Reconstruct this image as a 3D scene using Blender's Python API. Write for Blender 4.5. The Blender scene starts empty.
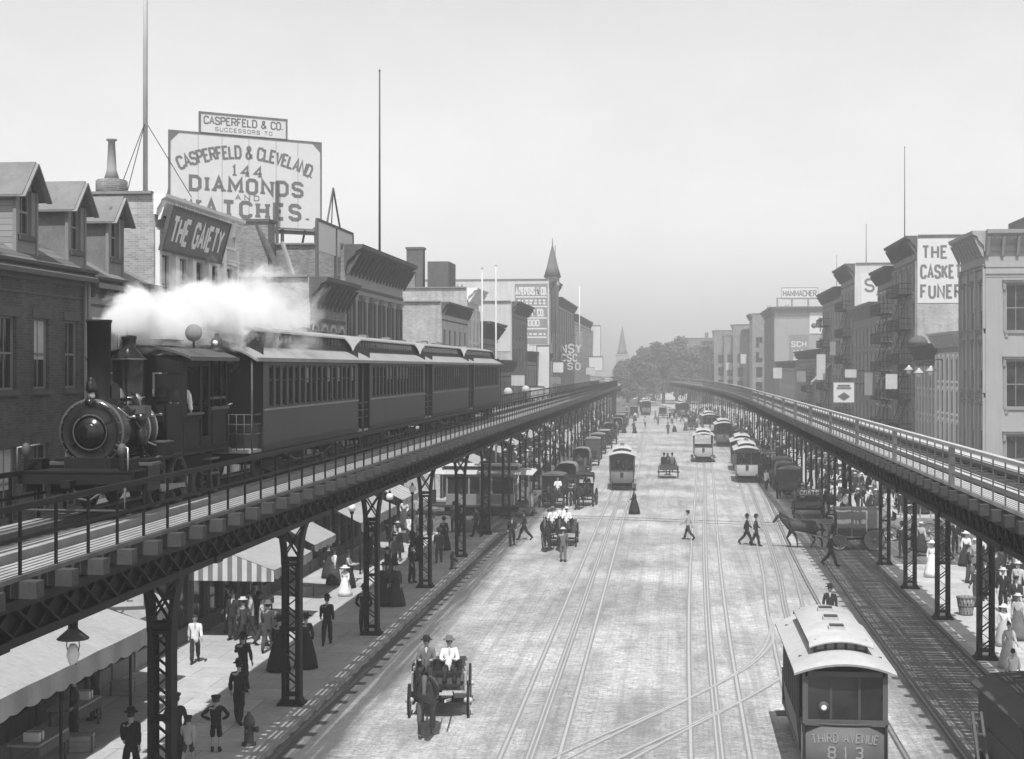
import bpy, math, random
from mathutils import Vector, Matrix, noise as mnoise
rnd = random.Random(11)
PI = math.pi
R = math.radians
sc = bpy.context.scene
col = sc.collection
V = Vector

# ------------------------------------------------------------------ survey helper: ground position of a sight line
CAM_H, YAW, FOC, HOR = 10.0, R(6.2), 1500.0, 368.0
SA, CA = math.sin(YAW), math.cos(YAW)
def gp(px, py, z=0.0):
    d = FOC * (CAM_H - z) / (py - HOR)
    r = (px - 512) / FOC * d
    return V((-d * SA + r * CA, d * CA + r * SA, z))

# ------------------------------------------------------------------ object helpers
def tag(o, label=None, cat=None, group=None, kind=None):
    if label: o['label'] = label
    if cat: o['category'] = cat
    if group: o['group'] = group
    if kind: o['kind'] = kind
    return o

def thing(name, label, cat, loc=(0, 0, 0), rz=0.0, group=None):
    o = bpy.data.objects.new(name, None)
    col.objects.link(o)
    o.empty_display_size = .3
    o.location = loc
    o.rotation_euler = (0, 0, rz)
    return tag(o, label, cat, group)

def place(name, me, parent=None, loc=(0, 0, 0), rz=0.0, mat=None):
    o = bpy.data.objects.new(name, me)
    col.objects.link(o)
    o.parent = parent
    o.location = loc
    o.rotation_euler = (0, 0, rz)
    if mat is not None: paint(o, mat)
    return o

def paint(o, *mats):
    for i, m in enumerate(mats):
        if m is None: continue
        o.material_slots[i].link = 'OBJECT'
        o.material_slots[i].material = m

KIDS = {}
def kids(o):
    return [c for c in o.children]

def dup(o, loc=None, rz=None, label=None, group=None, parent=None, scale=None, depth=0):
    c = o.copy()
    col.objects.link(c)
    if depth: c.parent = parent
    if loc is not None: c.location = loc
    if rz is not None: c.rotation_euler = (0, 0, rz)
    if scale is not None: c.scale = scale
    if label: c['label'] = label
    if group: c['group'] = group
    for k in list(o.children):
        dup(k, parent=c, depth=depth + 1)
    return c

class MB:
    """collects shapes and links them as one mesh object"""
    def __init__(s):
        s.v, s.f, s.m, s.mats, s.sm = [], [], [], [], []
    def mi(s, mat):
        if mat not in s.mats: s.mats.append(mat)
        return s.mats.index(mat)
    def add(s, vs, fs, mat, smooth=False, M=None):
        b = len(s.v)
        if M is not None: vs = [M @ V(p) for p in vs]
        s.v.extend([tuple(p) for p in vs])
        k = s.mi(mat)
        for f in fs:
            s.f.append([b + i for i in f]); s.m.append(k); s.sm.append(smooth)
        return s
    def box(s, x0, x1, y0, y1, z0, z1, mat, M=None):
        vs = [(x0, y0, z0), (x1, y0, z0), (x1, y1, z0), (x0, y1, z0), (x0, y0, z1), (x1, y0, z1), (x1, y1, z1), (x0, y1, z1)]
        return s.add(vs, [(3, 2, 1, 0), (4, 5, 6, 7), (0, 1, 5, 4), (1, 2, 6, 5), (2, 3, 7, 6), (3, 0, 4, 7)], mat, False, M)
    def quad(s, a, b, c, d, mat):
        return s.add([a, b, c, d], [(0, 1, 2, 3)], mat)
    def bar(s, p, q, w, h, mat, up=(0, 0, 1)):
        p, q = V(p), V(q)
        d = (q - p)
        if d.length < 1e-6: return s
        d.normalize()
        u = V(up)
        if abs(d.dot(u)) > .98: u = V((0, 1, 0)) if abs(d.y) < .9 else V((1, 0, 0))
        sx = d.cross(u).normalized() * (w / 2)
        sz = sx.cross(d).normalized() * (h / 2)
        vs = [p - sx - sz, p + sx - sz, p + sx + sz, p - sx + sz, q - sx - sz, q + sx - sz, q + sx + sz, q - sx + sz]
        return s.add(vs, [(0, 1, 2, 3), (7, 6, 5, 4), (0, 4, 5, 1), (1, 5, 6, 2), (2, 6, 7, 3), (3, 7, 4, 0)], mat)
    def tube(s, pts, r, mat, n=6, M=None, cap=True, smooth=True):
        pts = [V(p) for p in pts]
        k = len(pts)
        rs = [r] * k if not isinstance(r, (list, tuple)) else r
        vs, fs = [], []
        u = None
        for i in range(k):
            t = (pts[min(i + 1, k - 1)] - pts[max(i - 1, 0)]).normalized()
            if u is None:
                u = t.orthogonal().normalized()
            else:
                u = (u - t * u.dot(t))
                u = u.normalized() if u.length > 1e-5 else t.orthogonal().normalized()
            w = t.cross(u)
            for j in range(n):
                a = 2 * PI * j / n
                vs.append(pts[i] + (u * math.cos(a) + w * math.sin(a)) * rs[i])
        for i in range(k - 1):
            for j in range(n):
                fs.append((i * n + j, i * n + (j + 1) % n, (i + 1) * n + (j + 1) % n, (i + 1) * n + j))
        if cap:
            fs.append(tuple(range(n - 1, -1, -1)))
            fs.append(tuple((k - 1) * n + j for j in range(n)))
        return s.add(vs, fs, mat, smooth, M)
    def lathe(s, prof, mat, n=16, M=None, smooth=True):
        vs, fs = [], []
        for r, z in prof:
            for j in range(n):
                a = 2 * PI * j / n
                vs.append((r * math.cos(a), r * math.sin(a), z))
        for i in range(len(prof) - 1):
            for j in range(n):
                fs.append((i * n + j, i * n + (j + 1) % n, (i + 1) * n + (j + 1) % n, (i + 1) * n + j))
        if prof[0][0] > 1e-4: fs.append(tuple(range(n - 1, -1, -1)))
        if prof[-1][0] > 1e-4: fs.append(tuple((len(prof) - 1) * n + j for j in range(n)))
        return s.add(vs, fs, mat, smooth, M)
    def prism(s, poly, a0, a1, mat, axis='x', M=None):
        """polygon in the plane across the axis, swept from a0 to a1; axis x: poly is (y,z); axis y: (x,z); axis z: (x,y)"""
        n = len(poly)
        def mk(a, p):
            return (a, p[0], p[1]) if axis == 'x' else (p[0], a, p[1]) if axis == 'y' else (p[0], p[1], a)
        vs = [mk(a0, p) for p in poly] + [mk(a1, p) for p in poly]
        fs = [tuple(range(n - 1, -1, -1)), tuple(range(n, 2 * n))]
        fs += [(i, (i + 1) % n, n + (i + 1) % n, n + i) for i in range(n)]
        return s.add(vs, fs, mat, False, M)
    def mesh(s, name):
        me = bpy.data.meshes.new(name)
        me.from_pydata(s.v, [], s.f)
        for m in s.mats: me.materials.append(m)
        me.polygons.foreach_set('material_index', s.m)
        me.polygons.foreach_set('use_smooth', s.sm)
        me.update()
        return me
    def build(s, name, parent=None, loc=(0, 0, 0), rz=0.0):
        if not s.v: return None
        return place(name, s.mesh(name), parent, loc, rz)

def rotx(a): return Matrix.Rotation(a, 4, 'X')
def roty(a): return Matrix.Rotation(a, 4, 'Y')
def rotz(a): return Matrix.Rotation(a, 4, 'Z')
def tr(x, y, z): return Matrix.Translation((x, y, z))

def panel(mb, x0, x1, z0, z1, rects, mat, reveal=.2, y=0.0, M=None):
    """a wall panel in the xz plane facing -y with real openings and reveals"""
    xs = sorted({x0, x1} | {r[0] for r in rects} | {r[1] for r in rects})
    zs = sorted({z0, z1} | {r[2] for r in rects} | {r[3] for r in rects})
    vid, vs, fs = {}, [], []
    def vert(a, b):
        if (a, b) not in vid:
            vid[(a, b)] = len(vs); vs.append((a, y, b))
        return vid[(a, b)]
    for i in range(len(xs) - 1):
        for j in range(len(zs) - 1):
            cx, cz = (xs[i] + xs[i + 1]) / 2, (zs[j] + zs[j + 1]) / 2
            if any(r[0] < cx < r[1] and r[2] < cz < r[3] for r in rects): continue
            fs.append((vert(xs[i], zs[j]), vert(xs[i + 1], zs[j]), vert(xs[i + 1], zs[j + 1]), vert(xs[i], zs[j + 1])))
    mb.add(vs, fs, mat, False, M)
    for a, b, c, d in rects:
        q = y + reveal
        mb.add([(a, y, c), (b, y, c), (b, y, d), (a, y, d), (a, q, c), (b, q, c), (b, q, d), (a, q, d)],
               [(0, 1, 5, 4), (1, 2, 6, 5), (2, 3, 7, 6), (3, 0, 4, 7)], mat, False, M)

def skin(verts, edges, radii, root=0, sub=1):
    me = bpy.data.meshes.new('tmp')
    me.from_pydata([tuple(v) for v in verts], edges, [])
    o = bpy.data.objects.new('tmp', me)
    col.objects.link(o)
    o.modifiers.new('s', 'SKIN')
    sk = me.skin_vertices[0].data
    for i, r in enumerate(radii):
        sk[i].radius = (r, r) if not isinstance(r, tuple) else r
        sk[i].use_root = (i == root)
    if sub:
        m = o.modifiers.new('u', 'SUBSURF'); m.levels = sub; m.render_levels = sub
    dg = bpy.context.evaluated_depsgraph_get()
    out = bpy.data.meshes.new_from_object(o.evaluated_get(dg))
    bpy.data.objects.remove(o)
    bpy.data.meshes.remove(me)
    for p in out.polygons: p.use_smooth = True
    return out

# ------------------------------------------------------------------ materials (all neutral grey: the place is known from a black and white plate)
class NT:
    def __init__(s, m):
        m.use_nodes = True
        s.t = m.node_tree
        s.bsdf = s.t.nodes['Principled BSDF']
    def n(s, typ, **kw):
        nd = s.t.nodes.new(typ)
        for k, v in kw.items():
            if k in nd.inputs.keys() if isinstance(k, str) and k[0].isupper() else False:
                nd.inputs[k].default_value = v
            else:
                setattr(nd, k, v)
        return nd
    def l(s, a, b): s.t.links.new(a, b)
    def math(s, op, a, b=None, clamp=False):
        nd = s.t.nodes.new('ShaderNodeMath'); nd.operation = op; nd.use_clamp = clamp
        for i, q in enumerate((a, b)):
            if q is None: continue
            if isinstance(q, (int, float)): nd.inputs[i].default_value = q
            else: s.l(q, nd.inputs[i])
        return nd.outputs[0]
    def ramp(s, src, pts):
        nd = s.t.nodes.new('ShaderNodeValToRGB')
        el = nd.color_ramp.elements
        while len(el) < len(pts): el.new(.5)
        for e, (p, g) in zip(el, pts):
            e.position = p; e.color = (g, g, g, 1)
        s.l(src, nd.inputs[0])
        return nd.outputs[0]
    def mixc(s, fac, a, b, typ='MIX'):
        nd = s.t.nodes.new('ShaderNodeMix'); nd.data_type = 'RGBA'; nd.blend_type = typ
        for i, q in ((0, fac), (6, a), (7, b)):
            if isinstance(q, (int, float)):
                nd.inputs[i].default_value = q if i == 0 else (q, q, q, 1)
            else: s.l(q, nd.inputs[i])
        return nd.outputs[2]
    def noise(s, vec, scale, detail=4, rough=.55):
        nd = s.t.nodes.new('ShaderNodeTexNoise')
        nd.inputs['Scale'].default_value = scale
        nd.inputs['Detail'].default_value = detail
        nd.inputs['Roughness'].default_value = rough
        if vec is not None: s.l(vec, nd.inputs['Vector'])
        return nd.outputs[0]
    def objco(s):
        return s.t.nodes.new('ShaderNodeTexCoord').outputs['Object']
    def geo(s):
        return s.t.nodes.new('ShaderNodeNewGeometry').outputs['Position']
    def scale(s, vec, x, y, z):
        nd = s.t.nodes.new('ShaderNodeMapping')
        nd.inputs['Scale'].default_value = (x, y, z)
        s.l(vec, nd.inputs['Vector'])
        return nd.outputs[0]
    def bump(s, h, strength, dist=.02):
        nd = s.t.nodes.new('ShaderNodeBump')
        nd.inputs['Strength'].default_value = strength
        nd.inputs['Distance'].default_value = dist
        s.l(h, nd.inputs['Height'])
        s.l(nd.outputs[0], s.bsdf.inputs['Normal'])

MATS = {}
def mat(name, g, rough=.8, var=.25, sc_=2.0, bump=.0, streak=0.0, metal=0.0, spec=.3):
    """plain worn surface: base grey g with mottled variation and optional vertical streaking (rain, soot)"""
    key = name
    if key in MATS: return MATS[key]
    m = bpy.data.materials.new(name)
    t = NT(m)
    p = t.geo()
    n1 = t.noise(p, sc_, 5, .6)
    n2 = t.noise(p, sc_ * 9, 3, .6)
    s_ = t.math('ADD', t.math('MULTIPLY', n1, .65), t.math('MULTIPLY', n2, .35))
    if streak:
        n3 = t.noise(t.scale(p, 5, 5, .35), 1.0, 3)
        s_ = t.math('ADD', t.math('MULTIPLY', s_, 1 - streak), t.math('MULTIPLY', n3, streak))
    c = t.ramp(s_, [(.3, g * (1 - var)), (.7, g * (1 + var))])
    t.l(c, t.bsdf.inputs['Base Color'])
    t.bsdf.inputs['Roughness'].default_value = rough
    t.bsdf.inputs['Metallic'].default_value = metal
    t.bsdf.inputs['Specular IOR Level'].default_value = spec
    if bump: t.bump(n2, bump, .01)
    MATS[key] = m
    return m

def brick(name, g, mortar=None, var=.35, bw=.22, bh=.075, ms=.012, stain=.35):
    if name in MATS: return MATS[name]
    m = bpy.data.materials.new(name)
    t = NT(m)
    o = t.objco()
    sx = t.t.nodes.new('ShaderNodeSeparateXYZ'); t.l(o, sx.inputs[0])
    u = t.math('ADD', sx.outputs[0], sx.outputs[1])
    cb = t.t.nodes.new('ShaderNodeCombineXYZ'); t.l(u, cb.inputs[0]); t.l(sx.outputs[2], cb.inputs[1])
    b = t.t.nodes.new('ShaderNodeTexBrick')
    t.l(cb.outputs[0], b.inputs['Vector'])
    mg = mortar if mortar is not None else g * 1.5
    lo, hi = g * (1 - var), g * (1 + var)
    b.inputs['Color1'].default_value = (lo, lo, lo, 1)
    b.inputs['Color2'].default_value = (hi, hi, hi, 1)
    b.inputs['Mortar'].default_value = (mg, mg, mg, 1)
    b.inputs['Scale'].default_value = 1
    b.inputs['Brick Width'].default_value = bw
    b.inputs['Row Height'].default_value = bh
    b.inputs['Mortar Size'].default_value = ms
    b.inputs['Mortar Smooth'].default_value = .2
    p = t.geo()
    n1 = t.noise(p, .6, 6, .62)
    n3 = t.noise(t.scale(p, 2.5, 2.5, .22), 1.0, 4)
    mot = t.ramp(t.math('ADD', t.math('MULTIPLY', n1, .6), t.math('MULTIPLY', n3, .4)), [(.32, 1 - stain), (.68, 1 + stain * .6)])
    c = t.mixc(1.0, b.outputs[0], mot, 'MULTIPLY')
    t.l(c, t.bsdf.inputs['Base Color'])
    t.bsdf.inputs['Roughness'].default_value = .9
    t.bsdf.inputs['Specular IOR Level'].default_value = .2
    t.bump(b.outputs['Fac'], -.4, .01)
    MATS[name] = m
    return m

def glassy(name, g=.02, rough=.08):
    if name in MATS: return MATS[name]
    m = bpy.data.materials.new(name)
    t = NT(m)
    p = t.geo()
    n = t.noise(p, .9, 3)
    t.l(t.ramp(n, [(.35, g * .5), (.65, g * 1.8)]), t.bsdf.inputs['Base Color'])
    t.bsdf.inputs['Roughness'].default_value = rough
    t.bsdf.inputs['Specular IOR Level'].default_value = .5
    t.bump(t.noise(p, 1.6, 2), .25, .02)
    MATS[name] = m
    return m

def stripes(name, a, b, wid, axis=1):
    m = bpy.data.materials.new(name)
    t = NT(m)
    o = t.geo()
    sx = t.t.nodes.new('ShaderNodeSeparateXYZ'); t.l(o, sx.inputs[0])
    fr = t.math('FRACT', t.math('DIVIDE', sx.outputs[axis], wid))
    st = t.math('GREATER_THAN', fr, .5)
    n = t.ramp(t.noise(o, 2, 4), [(.3, .85), (.7, 1.1)])
    t.l(t.mixc(1.0, t.mixc(st, a, b), n, 'MULTIPLY'), t.bsdf.inputs['Base Color'])
    t.bsdf.inputs['Roughness'].default_value = .95
    return m

def planks(name, g, wid=.2, axis=0, var=.3):
    if name in MATS: return MATS[name]
    m = bpy.data.materials.new(name)
    t = NT(m)
    o = t.objco()
    sx = t.t.nodes.new('ShaderNodeSeparateXYZ'); t.l(o, sx.inputs[0])
    k = t.math('DIVIDE', sx.outputs[axis], wid)
    fr = t.math('FRACT', k)
    gap = t.math('LESS_THAN', fr, .07)
    idn = t.t.nodes.new('ShaderNodeTexWhiteNoise'); idn.noise_dimensions = '1D'
    t.l(t.math('FLOOR', k), idn.inputs['W'])
    grain = t.noise(t.scale(o, 9 if axis == 0 else .7, 9 if axis == 1 else .7, 9 if axis == 2 else .7), 1.5, 4)
    tone = t.math('ADD', t.math('MULTIPLY', idn.outputs[0], .5), t.math('MULTIPLY', grain, .5))
    c = t.ramp(tone, [(.15, g * (1 - var)), (.85, g * (1 + var))])
    t.l(t.mixc(gap, c, g * .15), t.bsdf.inputs['Base Color'])
    t.bsdf.inputs['Roughness'].default_value = .9
    t.bsdf.inputs['Specular IOR Level'].default_value = .2
    MATS[name] = m
    return m

M_IRON = mat('iron_dark_paint', .010, .65, .45, 1.5, spec=.2)
M_IRON2 = mat('iron_grey_paint', .07, .6, .3, 1.5)
M_BLACK = mat('loco_black', .007, .22, .5, 3.0, spec=.5)
M_BLACKM = mat('loco_sooty', .010, .7, .5, 3.0, spec=.2)
M_STEEL = mat('bright_steel', .4, .35, .3, 4.0, metal=.8)
M_RAIL = mat('rail_steel', .50, .35, .15, 4.0, metal=.35)
M_WOOD = mat('old_timber', .10, .9, .35, 2.5, bump=.2)
M_TIE = mat('sleeper_timber', .05, .9, .4, 2.5)
M_WOODL = mat('pale_timber', .28, .9, .25, 2.0)
M_WALK = mat('walkway_boards', .30, .9, .25, 1.4)
M_WALKR = mat('walkway_boards_pale', .40, .9, .2, 1.4)
M_COACH = mat('coach_paint', .048, .5, .2, 1.0, streak=.3)
M_COACHD = mat('coach_paint_dark', .022, .55, .2, 1.0)
M_ROOFC = mat('coach_roof_canvas', .27, .85, .2, 1.2, streak=.2)
M_GLASS = glassy('window_glass')
M_GLASSL = glassy('window_glass_pale', .12, .2)
M_SHADE = mat('window_blind', .5, .9, .2, 3.0)
M_WHITE = mat('white_paint', .74, .7, .08, 1.5)
M_SIGNW = mat('sign_white', .60, .75, .06, 1.2)
M_INK = mat('sign_ink', .10, .85, .2, 3.0)
M_INK2 = mat('sign_ink_faded', .15, .85, .25, 3.0)
M_TRIM = mat('grey_trim', .22, .8, .25, 1.5, streak=.4)
M_TRIMD = mat('dark_trim', .09, .8, .3, 1.5, streak=.3)
M_TRIML = mat('pale_trim', .48, .8, .2, 1.5, streak=.4)
M_STONE = mat('grey_stone', .31, .9, .14, .7, bump=.1, streak=.4)
M_STONEL = mat('pale_stone', .46, .9, .14, .7, bump=.1, streak=.4)
M_STONED = mat('dark_stone', .15, .9, .25, .7, bump=.1, streak=.4)
M_TIN = mat('roof_tin', .17, .7, .3, 1.0, streak=.2)
M_SHINGLE = planks('roof_shingle', .13, .25, 1, .35)
M_TAR = mat('roof_tar', .12, .95, .3, 1.5)
M_CANVAS = mat('awning_canvas', .36, .95, .22, .9, streak=.35)
M_CANVASD = mat('wagon_canvas', .20, .95, .25, 1.5)
M_AWNSTR = stripes('awning_stripes', .62, .2, .42)
M_AWNEND = stripes('awning_end_stripes', .62, .2, .36, 0)
M_CLAP = planks('clapboards', .30, .17, 2, .2)
M_FELT = mat('tarred_felt', .17, .9, .35, 1.2, bump=.3)
M_BR_D = brick('brick_sooty', .085, .115, .25)
M_BR_M = brick('brick_brown', .19, .28)
M_BR_L = brick('brick_pale', .37, .45, .22)
M_BR_R = brick('brick_weathered', .21, .30, .3)
M_BR_X = brick('brick_dark', .10, .15)
M_PAINTW = mat('painted_wall', .52, .9, .2, .5, streak=.5)
M_SKIN = mat('skin', .36, .6, .12, 6.0)
M_CLOTH = [mat('wool_black', .016, .95, .4, 4), mat('wool_charcoal', .032, .95, .35, 4), mat('wool_dark_grey', .06, .95, .3, 4),
           mat('wool_grey', .13, .95, .3, 4), mat('linen_pale', .40, .95, .15, 4), mat('cotton_white', .72, .95, .08, 4)]
M_HAIR = mat('dark_hair', .03, .8, .4, 8)
M_ROOFT = mat('streetcar_roof_canvas', .42, .85, .2, 1.2, streak=.25)
M_STRAW = mat('straw', .52, .9, .15, 8)
M_HORSE = [mat('horse_dark_bay', .035, .7, .35, 3), mat('horse_brown', .075, .7, .3, 3), mat('horse_grey', .28, .7, .25, 3)]
M_LEATHER = mat('harness_leather', .02, .6, .3, 5)
M_CARP = mat('streetcar_paint', .085, .55, .25, 1.2, streak=.35)
M_CARD = mat('streetcar_dark', .055, .6, .3, 1.2)
M_CARL = mat('streetcar_pale', .26, .6, .2, 1.2)
M_LEAF = mat('far_leaves', .12, .9, .5, .8)
M_BARK = mat('bark', .07, .95, .3, 3)
M_LAMP = mat('milk_glass', .8, .3, .05, 3, spec=.5)
M_RAILP = mat('railing_grey', .2, .8, .25, 1.5)
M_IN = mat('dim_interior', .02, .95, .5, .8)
# ------------------------------------------------------------------ sign painter's block letters, drawn stroke by stroke
GL = {
 'A': (4, [[(0, 0), (2, 6), (4, 0)], [(.75, 2), (3.25, 2)]]), 'B': (4, [[(0, 0), (0, 6), (3, 6), (4, 5.2), (4, 3.9), (3, 3.1), (0, 3.1)], [(3, 3.1), (4, 2.3), (4, .8), (3, 0), (0, 0)]]),
 'C': (4, [[(4, 4.6), (4, 5.2), (3.2, 6), (.9, 6), (0, 5), (0, 1), (.9, 0), (3.2, 0), (4, .8), (4, 1.4)]]), 'D': (4, [[(0, 0), (0, 6), (2.8, 6), (4, 4.8), (4, 1.2), (2.8, 0), (0, 0)]]),
 'E': (3.6, [[(3.6, 6), (0, 6), (0, 0), (3.6, 0)], [(0, 3.1), (2.7, 3.1)]]), 'F': (3.6, [[(3.6, 6), (0, 6), (0, 0)], [(0, 3.1), (2.7, 3.1)]]),
 'G': (4, [[(4, 4.7), (4, 5.2), (3.2, 6), (.9, 6), (0, 5), (0, 1), (.9, 0), (3.2, 0), (4, 1), (4, 2.7), (2.4, 2.7)]]), 'H': (4, [[(0, 0), (0, 6)], [(4, 0), (4, 6)], [(0, 3), (4, 3)]]),
 'I': (.6, [[(.3, 0), (.3, 6)]]), 'J': (3, [[(3, 6), (3, 1), (2.2, 0), (.8, 0), (0, 1), (0, 1.6)]]), 'K': (4, [[(0, 0), (0, 6)], [(4, 6), (0, 2.4)], [(1.4, 3.6), (4, 0)]]),
 'L': (3.6, [[(0, 6), (0, 0), (3.6, 0)]]), 'M': (5, [[(0, 0), (0, 6), (2.5, 1.6), (5, 6), (5, 0)]]), 'N': (4.2, [[(0, 0), (0, 6), (4.2, 0), (4.2, 6)]]),
 'O': (4, [[(1, 0), (0, 1), (0, 5), (1, 6), (3, 6), (4, 5), (4, 1), (3, 0), (1, 0)]]), 'P': (4, [[(0, 0), (0, 6), (3, 6), (4, 5.2), (4, 3.8), (3, 3), (0, 3)]]),
 'R': (4, [[(0, 0), (0, 6), (3, 6), (4, 5.2), (4, 3.8), (3, 3), (0, 3)], [(2, 3), (4, 0)]]), 'S': (4, [[(4, 4.6), (4, 5.1), (3.1, 6), (.9, 6), (0, 5.2), (0, 4), (.8, 3.2), (3.2, 2.8), (4, 2), (4, .8), (3.1, 0), (.9, 0), (0, .9), (0, 1.4)]]),
 'T': (4, [[(0, 6), (4, 6)], [(2, 6), (2, 0)]]), 'U': (4, [[(0, 6), (0, 1), (1, 0), (3, 0), (4, 1), (4, 6)]]), 'V': (4, [[(0, 6), (2, 0), (4, 6)]]),
 'W': (6, [[(0, 6), (1.5, 0), (3, 5), (4.5, 0), (6, 6)]]), 'X': (4, [[(0, 0), (4, 6)], [(0, 6), (4, 0)]]), 'Y': (4, [[(0, 6), (2, 3), (4, 6)], [(2, 3), (2, 0)]]),
 'Z': (4, [[(0, 6), (4, 6), (0, 0), (4, 0)]]), '1': (2, [[(.2, 5), (1, 6), (1, 0)]]), '2': (4, [[(0, 5), (1, 6), (3, 6), (4, 5), (4, 4), (0, 0), (4, 0)]]),
 '3': (4, [[(0, 5.2), (.9, 6), (3.1, 6), (4, 5.1), (4, 3.9), (3.2, 3.1), (1.6, 3.1)], [(3.2, 3.1), (4, 2.2), (4, .9), (3.1, 0), (.9, 0), (0, .8)]]),
 '4': (4, [[(3, 0), (3, 6), (0, 2), (4, 2)]]), '8': (4, [[(1, 3.1), (0, 4), (0, 5.1), (.9, 6), (3.1, 6), (4, 5.1), (4, 4), (3, 3.1), (1, 3.1), (0, 2.2), (0, .9), (.9, 0), (3.1, 0), (4, .9), (4, 2.2), (3, 3.1)]]),
 '&': (4.4, [[(4.4, 0), (.8, 4.6), (.8, 5.4), (1.5, 6), (2.4, 6), (3, 5.3), (3, 4.6), (.3, 2.4), (0, 1.6), (0, .8), (.8, 0), (2.2, 0), (4.2, 2.4)]]),
 '.': (.7, [[(.3, 0), (.3, .75)]]), "'": (.7, [[(.3, 5), (.3, 6)]]),
}
def strip(mb, pts, th, mat, M, y):
    """flat mitred stroke in the xz plane"""
    pts = [V((p[0], p[1])) for p in pts]
    closed = (pts[0] - pts[-1]).length < 1e-6
    n = len(pts)
    L, Rr = [], []
    for i in range(n):
        if closed: a, b, c = pts[(i - 1) % (n - 1)] if i in (0, n - 1) else pts[i - 1], pts[i], pts[1] if i in (0, n - 1) else pts[i + 1]
        else: a, b, c = pts[max(i - 1, 0)], pts[i], pts[min(i + 1, n - 1)]
        d1 = (b - a).normalized() if (b - a).length > 1e-6 else (c - b).normalized()
        d2 = (c - b).normalized() if (c - b).length > 1e-6 else d1
        n1, n2 = V((-d1.y, d1.x)), V((-d2.y, d2.x))
        m = n1 + n2
        m = m.normalized() if m.length > 1e-3 else n1
        k = th / 2 / max(.45, m.dot(n1))
        L.append(b + m * k); Rr.append(b - m * k)
    vs = [(p.x, y, p.y) for p in L] + [(p.x, y, p.y) for p in Rr]
    mb.add(vs, [(n + i, n + i + 1, i + 1, i) for i in range(n - 1)], mat, False, M)

def letters(mb, text, h, mat, M=None, width=None, th=.16, gap=.32, serif=0.0, arc=None, xs=1.0, slant=0.0):
    """text in the xz plane facing -y, centred on x=0 with its baseline at z=0; arc = radius bends the baseline upward"""
    M = M or Matrix()
    u = h / 6
    adv, x = [], 0.0
    for ch in text:
        w = 2.2 if ch == ' ' else GL[ch][0]
        adv.append((x, w)); x += w + gap * 6
    tot = x - gap * 6
    k = (width / (tot * u)) if width else xs
    cnt = 0
    for ch, (x0, w) in zip(text, adv):
        if ch == ' ': continue
        xc = (x0 + w / 2 - tot / 2) * u * k
        if arc:
            a = xc / arc
            T = M @ tr(arc * math.sin(a), 0, arc * math.cos(a) - arc) @ roty(a)
        else:
            T = M @ tr(xc, 0, 0)
        for st in GL[ch][1]:
            pts = [((p[0] - w / 2) * u * k + slant * p[1] * u, p[1] * u) for p in st]
            cnt += 1
            strip(mb, pts, h * th, mat, T, -.0006 * (cnt % 7))
            if serif:
                for e, f in ((0, 1), (-1, -2)):
                    if st[e][1] in (0, 6) and st[e] != st[-1 - e if e == 0 else 0] and abs(st[e][1] - st[f][1]) > 1:
                        cnt += 1
                        z = pts[e][1] + (h * th * .3 if st[e][1] == 0 else -h * th * .3)
                        strip(mb, [(pts[e][0] - h * serif, z), (pts[e][0] + h * serif, z)], h * th * .6, mat, T, -.0006 * (cnt % 7) - .005)
# ------------------------------------------------------------------ sky, sun, camera, haze
SUN_EL, SUN_AZ = R(61), R(177)      # azimuth from +Y towards +X: the sun stands behind the camera, a little to the right
def sky():
    w = bpy.data.worlds.new('World'); sc.world = w
    w.use_nodes = True
    nt = w.node_tree
    bg = nt.nodes['Background']
    st = nt.nodes.new('ShaderNodeTexSky'); st.sky_type = 'NISHITA'; st.sun_disc = False
    st.sun_elevation = SUN_EL; st.sun_rotation = SUN_AZ
    st.dust_density = 1.0; st.air_density = 1.0; st.altitude = 0
    # the plate of the 1890s saw blue only: take the sky's blue light as its grey
    bw = nt.nodes.new('ShaderNodeSeparateColor')
    nt.links.new(st.outputs[0], bw.inputs[0])
    # thin high cloud: slow, faint mottling
    tc = nt.nodes.new('ShaderNodeTexCoord')
    mp = nt.nodes.new('ShaderNodeMapping'); mp.inputs['Scale'].default_value = (1, 1, 2.0)
    nz = nt.nodes.new('ShaderNodeTexNoise'); nz.inputs['Scale'].default_value = 2.4; nz.inputs['Detail'].default_value = 10; nz.inputs['Roughness'].default_value = .68
    nt.links.new(tc.outputs['Generated'], mp.inputs[0]); nt.links.new(mp.outputs[0], nz.inputs['Vector'])
    rp = nt.nodes.new('ShaderNodeMapRange'); rp.inputs[1].default_value = .3; rp.inputs[2].default_value = .7
    rp.inputs[3].default_value = .92; rp.inputs[4].default_value = 1.06
    nt.links.new(nz.outputs[0], rp.inputs[0])
    mu = nt.nodes.new('ShaderNodeMath'); mu.operation = 'MULTIPLY'
    nt.links.new(bw.outputs['Blue'], mu.inputs[0]); nt.links.new(rp.outputs[0], mu.inputs[1])
    nt.links.new(mu.outputs[0], bg.inputs[0])
    bg.inputs[1].default_value = SKY_STRENGTH
    L = bpy.data.lights.new('sun', 'SUN'); L.energy = SUN_STRENGTH; L.angle = R(.53); L.color = (1, 1, 1)
    o = bpy.data.objects.new('sun', L); col.objects.link(o)
    to_sun = V((math.cos(SUN_EL) * math.sin(SUN_AZ), math.cos(SUN_EL) * math.cos(SUN_AZ), math.sin(SUN_EL)))
    o.rotation_euler = to_sun.to_track_quat('Z', 'Y').to_euler()
SKY_STRENGTH, SUN_STRENGTH, EXPOSURE, HAZE = .13, 4.2, .30, .0013
sky()
cam = bpy.data.cameras.new('camera'); co = bpy.data.objects.new('camera', cam); col.objects.link(co)
co.location = (0, 0, CAM_H); co.rotation_euler = (R(90), 0, YAW)
cam.sensor_width = 36; cam.lens = FOC / 1024 * 36
cam.shift_y = (HOR - 379.5) / 1024
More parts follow.
